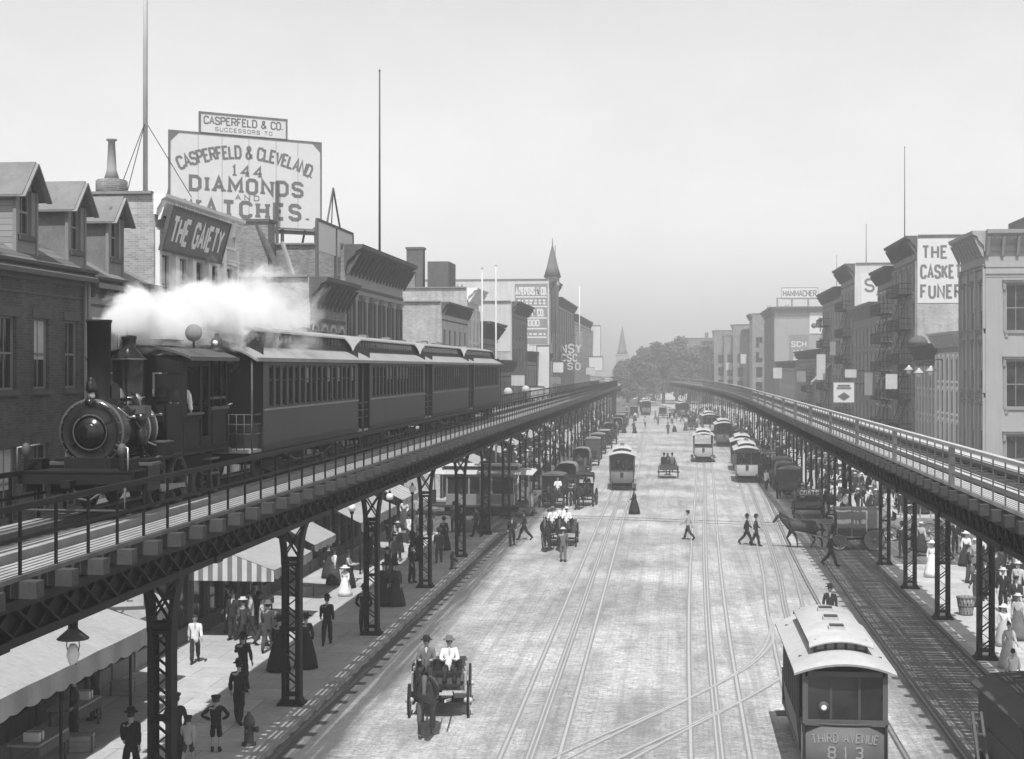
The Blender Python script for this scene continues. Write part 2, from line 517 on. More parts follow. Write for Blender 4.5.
cam.clip_end = 5000; cam.clip_start = .5
sc.camera = co
vs = sc.view_settings
vs.view_transform = 'Standard'; vs.look = 'None'; vs.gamma = 1; vs.exposure = EXPOSURE; vs.use_curve_mapping = False
cy = sc.cycles
cy.max_bounces = 6; cy.diffuse_bounces = 3; cy.glossy_bounces = 2; cy.transmission_bounces = 2; cy.volume_bounces = 3; cy.transparent_max_bounces = 6
cy.use_denoising = True
cy.caustics_reflective = False; cy.caustics_refractive = False

def haze():
    m = bpy.data.materials.new('haze_air'); m.use_nodes = True
    nt = m.node_tree; nt.nodes.remove(nt.nodes['Principled BSDF'])
    v = nt.nodes.new('ShaderNodeVolumePrincipled')
    v.inputs['Color'].default_value = (.97, .97, .97, 1); v.inputs['Density'].default_value = HAZE
    v.inputs['Anisotropy'].default_value = 0.5
    nt.links.new(v.outputs[0], nt.nodes['Material Output'].inputs['Volume'])
    b = MB(); b.box(-620, 620, -60, 1250, -1.2, 34, m)
    tag(b.build('haze'), 'pale summer haze filling the air along the street', 'haze', None, 'stuff')
haze()

# ------------------------------------------------------------------ ground, roadway, pavements
def bend_l(y): return -.0010 * max(0, y - 270) ** 2 if y < 420 else -.0010 * 150 ** 2 - .3 * (y - 420)
def bend_r(y): return -.00022 * max(0, y - 150) ** 2 if y < 420 else -.00022 * 270 ** 2 - .119 * (y - 420)

def setts_material():
    m = bpy.data.materials.new('granite_setts'); t = NT(m)
    p = t.geo()
    b = t.t.nodes.new('ShaderNodeTexBrick')
    wv = t.t.nodes.new('ShaderNodeTexNoise'); wv.inputs['Scale'].default_value = 1.1; wv.inputs['Detail'].default_value = 3; t.l(p, wv.inputs['Vector'])
    wa = t.t.nodes.new('ShaderNodeVectorMath'); wa.operation = 'MULTIPLY_ADD'; wa.inputs[1].default_value = (.22, .22, 0); t.l(wv.outputs[1], wa.inputs[0]); t.l(p, wa.inputs[2])
    t.l(wa.outputs[0], b.inputs['Vector'])
    b.inputs['Color1'].default_value = (.35,) * 3 + (1,); b.inputs['Color2'].default_value = (.53,) * 3 + (1,)
    b.inputs['Mortar'].default_value = (.30,) * 3 + (1,)
    b.inputs['Scale'].default_value = 1; b.inputs['Brick Width'].default_value = .30; b.inputs['Row Height'].default_value = .135
    b.inputs['Mortar Size'].default_value = .016; b.inputs['Mortar Smooth'].default_value = .4
    # worn, dusty patches and wheel lanes that run along the street
    n1 = t.noise(p, .22, 6, .65)
    lanes = t.noise(t.scale(p, 1.1, .035, 1), 1.0, 4, .6)
    n2 = t.noise(p, 2.2, 4, .6)
    s_ = t.math('ADD', t.math('ADD', t.math('MULTIPLY', n1, .4), t.math('MULTIPLY', lanes, .35)), t.math('MULTIPLY', n2, .25))
    mot = t.ramp(s_, [(.34, .72), (.5, .98), (.66, 1.22)])
    c = t.mixc(1.0, b.outputs[0], mot, 'MULTIPLY')
    dust = t.ramp(t.noise(p, .5, 5, .7), [(.42, 0), (.75, .55)])
    c = t.mixc(dust, c, .46)
    # dung, damp and soot trodden into the joints: irregular dark flecks and smears
    fl = t.ramp(t.noise(p, 3.4, 6, .75), [(.52, 0), (.68, .6)])
    c = t.mixc(fl, c, .12)
    sm = t.ramp(t.noise(t.scale(p, .55, .16, 1), 1.0, 7, .72), [(.45, 0), (.64, .58)])
    c = t.mixc(sm, c, .16)
    # ruts and spilled straw running along the street, dried puddles across it
    rut = t.ramp(t.noise(t.scale(p, 2.6, .05, 1), 1.0, 4, .6), [(.5, 0), (.62, .38)])
    c = t.mixc(rut, c, .2)
    gr = t.ramp(t.noise(p, 9.0, 3, .7), [(.3, .72), (.7, 1.25)])
    c = t.mixc(1.0, c, gr, 'MULTIPLY')
    pt = t.ramp(t.noise(p, .13, 3, .5), [(.42, .82), (.58, 1.12)])
    c = t.mixc(1.0, c, pt, 'MULTIPLY')
    # gutters blackened by dripped oil and water; right band also paints in deck shadow
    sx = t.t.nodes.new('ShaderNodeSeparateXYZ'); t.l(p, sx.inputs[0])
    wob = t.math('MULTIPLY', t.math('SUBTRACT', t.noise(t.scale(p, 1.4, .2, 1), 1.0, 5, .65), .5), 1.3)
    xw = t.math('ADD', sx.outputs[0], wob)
    drip_shade_r = t.ramp(t.math('DIVIDE', t.math('SUBTRACT', t.math('SUBTRACT', xw, t.math('MULTIPLY', t.math('MINIMUM', sx.outputs[1], 110.0), .035)), 4.6), 6.0), [(.0, 0), (.22, .75), (.8, .85)])
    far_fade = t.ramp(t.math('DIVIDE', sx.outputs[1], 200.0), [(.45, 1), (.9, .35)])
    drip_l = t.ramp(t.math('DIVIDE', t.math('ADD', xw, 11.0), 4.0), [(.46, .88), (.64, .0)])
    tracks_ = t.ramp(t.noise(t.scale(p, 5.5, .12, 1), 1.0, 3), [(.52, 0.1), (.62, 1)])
    d = t.math('MULTIPLY', t.math('MAXIMUM', t.math('MULTIPLY', drip_shade_r, far_fade), drip_l), t.math('SUBTRACT', 1.0, t.math('MULTIPLY', tracks_, .45)))
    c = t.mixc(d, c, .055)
    t.l(c, t.bsdf.inputs['Base Color'])
    t.bsdf.inputs['Roughness'].default_value = .85
    t.bsdf.inputs['Specular IOR Level'].default_value = .25
    t.bump(t.math('ADD', t.math('MULTIPLY', b.outputs['Fac'], -.8), t.math('MULTIPLY', n2, .5)), .6, .02)
    return m
def flags_material():
    m = bpy.data.materials.new('bluestone_flags'); t = NT(m)
    p = t.geo()
    b = t.t.nodes.new('ShaderNodeTexBrick')
    t.l(t.scale(p, 1, 1, 1), b.inputs['Vector'])
    b.inputs['Color1'].default_value = (.38,) * 3 + (1,); b.inputs['Color2'].default_value = (.47,) * 3 + (1,); b.inputs['Mortar'].default_value = (.2,) * 3 + (1,)
    b.inputs['Scale'].default_value = 1; b.inputs['Brick Width'].default_value = 2.2; b.inputs['Row Height'].default_value = 1.5; b.inputs['Mortar Size'].default_value = .014
    mot = t.ramp(t.math('ADD', t.math('MULTIPLY', t.noise(p, .5, 6, .65), .6), t.math('MULTIPLY', t.noise(p, 5, 3), .4)), [(.34, .74), (.66, 1.14)])
    t.l(t.mixc(1.0, b.outputs[0], mot, 'MULTIPLY'), t.bsdf.inputs['Base Color'])
    t.bsdf.inputs['Roughness'].default_value = .9
    return m
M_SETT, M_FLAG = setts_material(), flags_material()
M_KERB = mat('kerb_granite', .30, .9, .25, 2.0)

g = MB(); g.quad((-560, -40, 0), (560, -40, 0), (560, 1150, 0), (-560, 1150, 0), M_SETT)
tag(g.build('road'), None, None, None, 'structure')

def pavement(name, xi, xo, y0, y1, bend, step=15):
    """a raised pavement with a kerbstone edge; xi = kerb side, xo = building side"""
    b, k = MB(), MB()
    s = 1 if xo > xi else -1
    ys = [y0 + (y1 - y0) * i / max(1, int((y1 - y0) / step)) for i in range(int((y1 - y0) / step) + 1)] if y1 - y0 > step else [y0, y1]
    for a, c in zip(ys, ys[1:]):
        da, dc = bend(a), bend(c)
        b.quad((xi + s * .3 + da, a, .15), (xo + da, a, .15), (xo + dc, c, .15), (xi + s * .3 + dc, c, .15), M_FLAG)
        for i in range(int((c - a) / 2) + 1):
            t0, t1 = a + 2 * i, min(c, a + 2 * i + 1.98)
            if t1 <= t0: continue
            d0, d1 = bend(t0), bend(t1)
            p = [(xi + d0, t0), (xi + s * .3 + d0, t0), (xi + s * .3 + d1, t1), (xi + d1, t1)]
            if s < 0: p.reverse()
            k.prism(p, 0.0, .152 + .004 * ((i * 7) % 3), M_KERB, 'z')
    for yy in (y0, y1):
        d_ = bend(yy)
        b.quad((xi + d_, yy, 0), (xo + d_, yy, 0), (xo + d_, yy, .15), (xi + d_, yy, .15), M_KERB)
    o = b.build(name); tag(o, None, None, None, 'structure')
    k.build('kerb', o)
pavement('pavement', -10.45, -60, -10, 89, bend_l)
pavement('pavement', -10.45, -60, 111, 640, bend_l)
pavement('pavement', 10.1, 60, -10, 77, bend_r)
pavement('pavement', 10.1, 60, 101, 640, bend_r)

# streetcar rails let into the paving: two rails and the cable slot between them
TRK = []
def track(pts, gauge=1.5, slot=True, w=.075, rm=None, dm=None):
    rm, dm = rm or M_RAIL, dm or M_TRIM
    pts = [V((p[0], p[1], 0)) for p in pts]
    # smooth
    out = []
    for i in range(len(pts) - 1):
        p0, p1, p2, p3 = pts[max(i - 1, 0)], pts[i], pts[i + 1], pts[min(i + 2, len(pts) - 1)]
        for k in range(8):
            t = k / 8
            out.append(.5 * ((2 * p1) + (-p0 + p2) * t + (2 * p0 - 5 * p1 + 4 * p2 - p3) * t * t + (-p0 + 3 * p1 - 3 * p2 + p3) * t ** 3))
    out.append(pts[-1])
    b = MB()
    TRK.append(1); dz = .0022 * len(TRK)
    def line(off, z, w, m):
        z += dz + (.0007 if off > 0 else 0)
        vs = []
        for i, p in enumerate(out):
            d = (out[min(i + 1, len(out) - 1)] - out[max(i - 1, 0)]).normalized()
            n = V((d.y, -d.x, 0))
            vs += [p + n * (off - w / 2) + V((0, 0, z)), p + n * (off + w / 2) + V((0, 0, z))]
        b.add(vs, [(2 * i, 2 * i + 1, 2 * i + 3, 2 * i + 2) for i in range(len(out) - 1)], m)
    for sgn in (-1, 1):
        line(sgn * gauge / 2, .004, w * 2.4, dm)
        line(sgn * gauge / 2, .012, w, rm)
    if slot:
        line(-.06, .010, .05, rm); line(.06, .010, .05, rm); line(0, .006, .06, M_TRIM); line(-.115, .006, .05, M_TRIM); line(.115, .006, .05, M_TRIM)
    tag(b.build('streetcar_track'), None, None, None, 'structure')
track([(-3.5, -20), (-3.7, 36), (-3.95, 75), (-4.25, 115), (-4.6, 190), (-5.4, 290), (-9, 380), (-20, 470)])
track([(1.1, -20), (1.15, 36), (1.5, 75), (2.9, 150), (3.4, 210), (1.6, 330), (-4, 420)])
track([(4.0, -20), (4.0, 36), (4.45, 60), (5.2, 80), (6.3, 130), (6.8, 180), (5.9, 260), (2.6, 340), (-4, 430)])
track([(-4.2, 31), (-2.6, 36.5), (-.6, 41.5), (1.4, 46), (3.3, 51), (4.35, 56), (4.5, 61)], slot=False, w=.06, rm=M_RAIL, dm=M_KERB)
track([(-5.6, 27), (-4.2, 33.5), (-2.0, 39), (.2, 43.5), (2.2, 48), (3.7, 53), (4.4, 58)], slot=False, w=.06, rm=M_RAIL, dm=M_KERB)
track([(6.6, 20), (6.7, 50), (7.0, 80), (7.9, 120), (8.0, 160)], slot=False, rm=M_TRIM, dm=M_TRIMD)
# the cross-town line over the junction
track([(-50, 101.4), (-20, 101.2), (-6, 100.4), (10, 97), (50, 96)], slot=False)

# ------------------------------------------------------------------ the two elevated railways
RAIL_Z = 6.95
def column_mesh(h_b):
    """lattice column: two side channels, zigzag lacing on both faces, foot plate; head that flares to carry the girders"""
    b = MB()
    w, hw = .46, .2
    top = 4.15
    for s in (-1, 1):
        b.box(s * w / 2 - .04, s * w / 2 + .04, -hw, hw, .06, top, M_IRON)
        for f in (-hw - .002, hw + .002):
            b.box(s * (w / 2 - .03) - .06, s * (w / 2 - .03) + .06, f - .012, f + .012, .06, top, M_IRON)
    return b.mesh('column')
def lacing_mesh():
    b = MB()
    n, z0, z1 = 6, .3, 4.1
    for f in (-.22, .22):
        for i in range(n):
            a, c = z0 + (z1 - z0) * i / n, z0 + (z1 - z0) * (i + 1) / n
            mid = (a + c) / 2
            b.bar((-.2, f, a), (.2, f, mid), .02, .12, M_IRON, (0, 1, 0))
            b.bar((.2, f + .01, mid), (-.2, f + .01, c), .02, .12, M_IRON, (0, 1, 0))
    for z in (z0, (z0 + z1) / 2, z1): b.box(-.19, .19, -.21, .21, z - .03, z + .03, M_IRON)
    return b.mesh('lacing')
def foot_mesh():
    b = MB()
    b.box(-.38, .38, -.32, .32, 0, .07, M_IRON)
    for s in (-1, 1):
        b.prism([(s * .25, .07), (s * .36, .07), (s * .25, .26)][::s], -.2, .2, M_IRON, 'y')
    return b.mesh('foot_plate')
def head_mesh(gl, gr):
    """curved knees that reach out to the two girders (across the street) and fore and aft along them, with a crossed web inside"""
    b = MB()
    N = 9
    for s in (-1, 1):
        reach = .52
        pts = [(s * (.23 + reach * (1 - math.cos(PI / 2 * i / N)) ), 4.1 + 1.6 * math.sin(PI / 2 * i / N)) for i in range(N + 1)]
        for (o0, za), (o1, zb) in zip(pts, pts[1:]):
            b.bar((o0, 0, za), (o1, 0, zb), .42, .1, M_IRON, (1, 0, .2))
        for f in (-.19, .19):
            b.bar((-s * .24, f + .012 * s, 4.35), (s * .5, f + .012 * s, 5.5), .03, .13, M_IRON, (0, 1, 0))
    b.box(-.24, .24, -.22, .22, 4.2, 4.3, M_IRON)
    b.box(-.75, .75, -.23, .23, 5.5, 5.62, M_IRON)
    b.box(-abs(gl) - .2, abs(gr) + .2, -.22, .22, 5.62, 5.77, M_IRON)
    return b.mesh('head_bracket')
ME_COL, ME_LACE, ME_FOOT = column_mesh(0), lacing_mesh(), foot_mesh()

def elevated(name, label, xc, y0, y1, bend, col_x, cols, e_in, e_out, girders, pale):
    """xc = track centre; e_in / e_out = offsets of the deck's street edge and building edge from the track centre (signed)"""
    root = thing(name, label, 'elevated railway', (xc, 0, 0))
    wk = M_WALKR if pale else M_WALK
    rail_m = M_RAILP if pale else M_IRON
    step = 6.0
    ys = [y0 + step * i for i in range(int((y1 - y0) / step) + 1)]
    s = 1 if e_in > 0 else -1
    # girders: top chord, bottom chord, web of crossed bars
    for gx in girders:
        b = MB()
        for a, c in zip(ys, ys[1:]):
            da, dc = bend(a) + gx, bend(c) + gx
            b.bar((da, a, 6.42), (dc, c, 6.42), .34, .16, M_IRON)
            b.bar((da, a, 5.85), (dc, c, 5.85), .3, .14, M_IRON)
            b.bar((da, a, 6.14), (dc, c, 6.14), .03, .5, M_IRON)
            k = 7 if a < 170 else 4
            for i in range(k):
                u, v = i / k, (i + 1) / k
                ya, yb = a + (c - a) * u, a + (c - a) * v
                xa, xb = da + (dc - da) * u, da + (dc - da) * v
                b.bar((xa, ya, 5.9), (xb, yb, 6.38), .04, .2, M_IRON, (1, 0, 0))
                b.bar((xa + .045, ya, 6.38), (xb + .045, yb, 5.9), .04, .2, M_IRON, (1, 0, 0))
                b.box(xa - .05, xa + .0, ya - .07, ya + .07, 5.88, 6.38, M_IRON)
        b.build('girder', root)
    # cross frames between and beyond the girders
    b = MB()
    for y in [y0 + 2.7 * i for i in range(int((min(y1, 230) - y0) / 2.7))]:
        d = bend(y)
        b.bar((d + girders[0], y, 6.3), (d + girders[1], y, 5.95), .05, .1, M_IRON, (0, 1, 0))
        b.bar((d + girders[0], y + .06, 5.95), (d + girders[1], y + .06, 6.3), .05, .1, M_IRON, (0, 1, 0))
    for q in (.25, .75):
        for a, c in zip(ys, ys[1:]):
            if c < 236: b.bar((bend(a) + girders[0] + (girders[1] - girders[0]) * q, a, 6.08), (bend(c) + girders[0] + (girders[1] - girders[0]) * q, c, 6.08), .06, .14, M_IRON)
    b.build('cross_bracing', root)
    # columns
    ME_HEAD = head_mesh(girders[0] + xc - col_x, girders[1] + xc - col_x)
    for y in cols:
        d = bend(y)
        c = place('column', ME_COL, root, (col_x - xc + d, y, .15))
        place('lacing', ME_LACE, c); place('foot_plate', ME_FOOT, c)
        hd = place('head_bracket', ME_HEAD, c)
    # ties: every tie that runs out under the walkway
    lo, hi = min(e_in, e_out), max(e_in, e_out)
    t = MB(); t.box(lo, hi, -.14, .14, 6.52, 6.78, M_TIE)
    me_t = t.mesh('tie')
    t = MB(); t.box(-1.25, 1.25, -.1, .1, 6.52, 6.74, M_TIE)
    me_s = t.mesh('short_tie')
    n, y = 0, y0 + .5
    rest = MB()
    while y < y1 - 2:
        d = bend(y)
        sl = math.atan2(bend(y + 1) - d, 1)
        if n < 100 and y > 18: place('tie', me_t, root, (d, y, 0), -sl); n += 1
        else: rest.box(lo, hi, -.14, .14, 6.52, 6.78, M_TIE, tr(d, y, 0) @ rotz(-sl))
        y += 1.33
    o = rest.build('ties', root); o['kind'] = 'stuff'
    rest = MB(); y = y0 + .5
    while y < min(y1, 200):
        for q in (.445, .89):
            rest.box(-1.25, 1.25, -.1, .1, 6.52, 6.74, M_TIE, tr(bend(y + q), y + q, 0))
        y += 1.33
    o = rest.build('short_ties', root); o['kind'] = 'stuff'
    # running rails and guard timbers
    def line(nm, off, z0_, z1_, w, m):
        b = MB()
        for a, c in zip(ys, ys[1:]):
            b.bar((bend(a) + off, a, (z0_ + z1_) / 2), (bend(c) + off, c, (z0_ + z1_) / 2), w, z1_ - z0_, m)
        return b.build(nm, root)
    for q in (-.72, .72):
        line('running_rail', q, 6.79, 6.94, .07, M_RAIL)
        line('guard_timber', q + (.22 if q > 0 else -.22), 6.785, 6.94, .16, wk if pale else M_WOODL)
        line('guard_timber', q - (.2 if q > 0 else -.2), 6.785, 6.92, .14, M_WOOD)
    # walkway boards, with gaps between
    w0 = 1.2 if not pale else 1.22
    edge = abs(e_in) - .38
    nb = 5
    for i in range(nb):
        q = s * (w0 + (edge - w0) * (i + .5) / nb)
        line('walkway_board', q, 6.785, 6.835, (edge - w0) / nb * .66, wk)
    q0, q1 = 1.3, abs(e_out) - .1
    if q1 - q0 > .3:
        for i in range(2):
            line('walkway_board', -s * (q0 + (q1 - q0) * (i + .5) / 2), 6.785, 6.835, (q1 - q0) / 2 * .8, wk)
    # side timber under the rail posts
    line('edge_timber', s * (abs(e_in) - .32), 6.785, 6.86, .1, wk if pale else M_WOOD)
    # railings, both edges
    for edge_x, full in ((e_in, True), (e_out, False))[:1 if pale else 2]:
        x = edge_x - (.32 if edge_x > 0 else -.32)
        b = MB()
        hs = ((6.79 + 1.1, .075, .1), (6.79 + .62, .05, .06)) if not pale else ((6.79 + 1.12, .16, .09), (6.79 + .6, .05, .05), (6.79 + .86, .04, .04), (6.79 + .34, .04, .04))
        for a, c in zip(ys, ys[1:]):
            for z, w, h in hs:
                b.bar((bend(a) + x, a, z), (bend(c) + x, c, z), w, h, rail_m if not pale else M_WALKR if z > 7.8 else M_RAILP)
        rl = b.build('railing', root)
        pw = .016 if pale else .022
        pm = MB(); pm.box(-pw, pw, -pw, pw, 6.79, 7.87, rail_m); pm = pm.mesh('railing_post')
        hv = MB(); hv.box(-.07, .07, -.1, .1, 6.75, 7.93, M_WOODL); hv = hv.mesh('timber_post')
        y, k = y0 + .5, 0
        rest = MB()
        while y < min(y1 - 2, 260):
            thick = pale and k % 8 == 3
            if y > 20 and k < 100 and full:
                place('timber_post' if thick else 'railing_post', hv if thick else pm, rl, (bend(y) + x, y, 0))
            else:
                rest.box(bend(y) + x - .028, bend(y) + x + .028, y - .028, y + .028, 6.79, 7.87, rail_m)
            y += 1.33; k += 1
        o = rest.build('railing_posts', rl)
        if o: o['kind'] = 'stuff'
    return root

COLS_L = [21.2, 31.8, 43.0, 54.6, 66.6, 77.7, 88.3, 99, 110] + [121 + 11 * i for i in range(25)]
COLS_R = [27.6 + 8.2 * i for i in range(7)] + [93.5 + 8.8 * i for i in range(30)]
EL_L = elevated('elevated_railway', 'elevated railway on the left, dark iron structure carrying the steam train along the kerb', -11.9, 8, 400, bend_l, -11.15, COLS_L, 2.35, -1.5, (-.75, 1.85), False)
EL_R = elevated('elevated_railway', 'empty elevated railway on the right with pale boards and timber railings, curving left far off', 9.3, 16, 352, bend_r, 10.45, COLS_R, -2.15, 2.0, (-1.65, 1.5), True)
# ------------------------------------------------------------------ people: one continuous body each, clothes as children
def limb(pts, edges, radii, chain, rs, start):
    prev = start
    for p, r in zip(chain, rs):
        pts.append(V(p)); radii.append(r); edges.append((prev, len(pts) - 1)); prev = len(pts) - 1
    return prev

def pose(kind):
    """joint positions, facing -y, feet on z=0, adult 1.74 m"""
    P = {}
    P['pel'] = V((0, 0, .93)); P['waist'] = V((0, 0, 1.10)); P['chest'] = V((0, .005, 1.32)); P['neck'] = V((0, 0, 1.49))
    P['head'] = V((0, -.015, 1.58)); P['crown'] = V((0, -.005, 1.70))
    for s, k in ((-1, 'L'), (1, 'R')):
        P['sh' + k] = V((s * .185, .005, 1.40)); P['el' + k] = V((s * .25, .03, 1.13)); P['wr' + k] = V((s * .255, -.05, .89))
        P['hip' + k] = V((s * .09, 0, .90)); P['kn' + k] = V((s * .10, -.01, .49)); P['an' + k] = V((s * .10, .03, .09)); P['toe' + k] = V((s * .125, -.14, .035))
    def leg(k, a, b):
        h = P['hip' + k]; x = P['kn' + k].x
        kn = h + V((x - h.x, -.42 * math.sin(a), -.42 * math.cos(a)))
        an = kn + V((0, .41 * math.sin(b - a), -.41 * math.cos(b - a)))
        P['kn' + k] = kn; P['an' + k] = an
        t = .30 * (b - a)
        P['toe' + k] = an + V((0.02 if x > 0 else -.02, -.165 * math.cos(max(0, b - a) * .9), -.05 - .165 * math.sin(max(0, b - a) * .9)))
    def arm(k, a, b, out=.05):
        s = -1 if k == 'L' else 1
        sh = P['sh' + k]
        el = sh + V((s * out, -.28 * math.sin(a), -.28 * math.cos(a)))
        wr = el + V((s * .01, -.25 * math.sin(a + b), -.25 * math.cos(a + b)))
        P['el' + k], P['wr' + k] = el, wr
    if kind in ('walk', 'walk2', 'stride'):
        m = {'walk': .30, 'walk2': -.25, 'stride': .43}[kind]
        leg('L', m, .12 if m > 0 else .55 * abs(m) + .15); leg('R', -m, .55 * abs(m) + .15 if m > 0 else .12)
        arm('L', -m * 1.0, .3, .03); arm('R', m * .8, .6, .05)
    elif kind == 'stand':
        arm('L', -.05, .2); arm('R', .1, .25); leg('L', .04, .05); leg('R', -.06, .05)
    elif kind == 'hips':
        for k in 'LR':
            s = -1 if k == 'L' else 1
            P['el' + k] = P['sh' + k] + V((s * .2, .1, -.22)); P['wr' + k] = V((s * .16, -.05, 1.0))
    elif kind == 'pockets':
        for k in 'LR':
            s = -1 if k == 'L' else 1
            P['el' + k] = P['sh' + k] + V((s * .11, .08, -.26)); P['wr' + k] = V((s * .19, -.07, .93))
        leg('L', .1, .12); leg('R', -.04, .02)
    elif kind == 'gesture':
        arm('L', .1, .3); arm('R', .6, 1.3, .1); leg('L', -.08, .05); leg('R', .1, .12)
    elif kind == 'carry':
        arm('L', .35, 1.25, .02); arm('R', .35, 1.25, .02); leg('L', .25, .1); leg('R', -.2, .3)
    elif kind == 'lean':
        arm('L', .7, .6); arm('R', .2, .4)
        for k in ('waist', 'chest', 'neck', 'head', 'crown', 'shL', 'shR', 'elL', 'elR', 'wrL', 'wrR'):
            P[k] = P[k] + V((0, -.32 * (P[k].z - .93), -.04 * (P[k].z - .93)))
    elif kind == 'sit':
        dz = .45
        for k in list(P):
            if k[:2] not in ('kn', 'an', 'to'): P[k] = P[k] - V((0, 0, .38))
        for s, k in ((-1, 'L'), (1, 'R')):
            P['kn' + k] = V((s * .14, -.40, .53)); P['an' + k] = V((s * .14, -.42, .11)); P['toe' + k] = V((s * .15, -.59, .05))
            P['el' + k] = P['sh' + k] + V((s * .06, -.1, -.25)); P['wr' + k] = P['el' + k] + V((-s * .08, -.24, .02))
    lo = min(P['anL'].z, P['anR'].z) - .085
    if kind != 'sit':
        for k in P: P[k] = P[k] - V((0, 0, lo))
    return P

def hand(b, w, e, s, m):
    d = (w - e).normalized()
    side = V((s, 0, 0)) - d * d.x * s
    side = side.normalized() if side.length > .1 else V((0, 1, 0))
    fw = d.cross(side).normalized() * s
    across = V((0, -1, 0)) - d * (-d.y)
    across = across.normalized() if across.length > .1 else V((0, 0, 1))
    nrm = d.cross(across).normalized()
    b.tube([w - d * .02, w + d * .03, w + d * .085], [.024, .033, .036], m, 6)
    for i, L in enumerate((.075, .085, .08, .06)):
        o = w + d * .08 + across * (.027 - .018 * i)
        b.tube([o, o + d * L * .55, o + d * L - nrm * s * -.02], [.0095, .009, .007], m, 5)
    o = w + d * .02 + across * .03
    b.tube([o, o + d * .035 + across * .022, o + d * .07 + across * .024], [.012, .011, .008], m, 5)

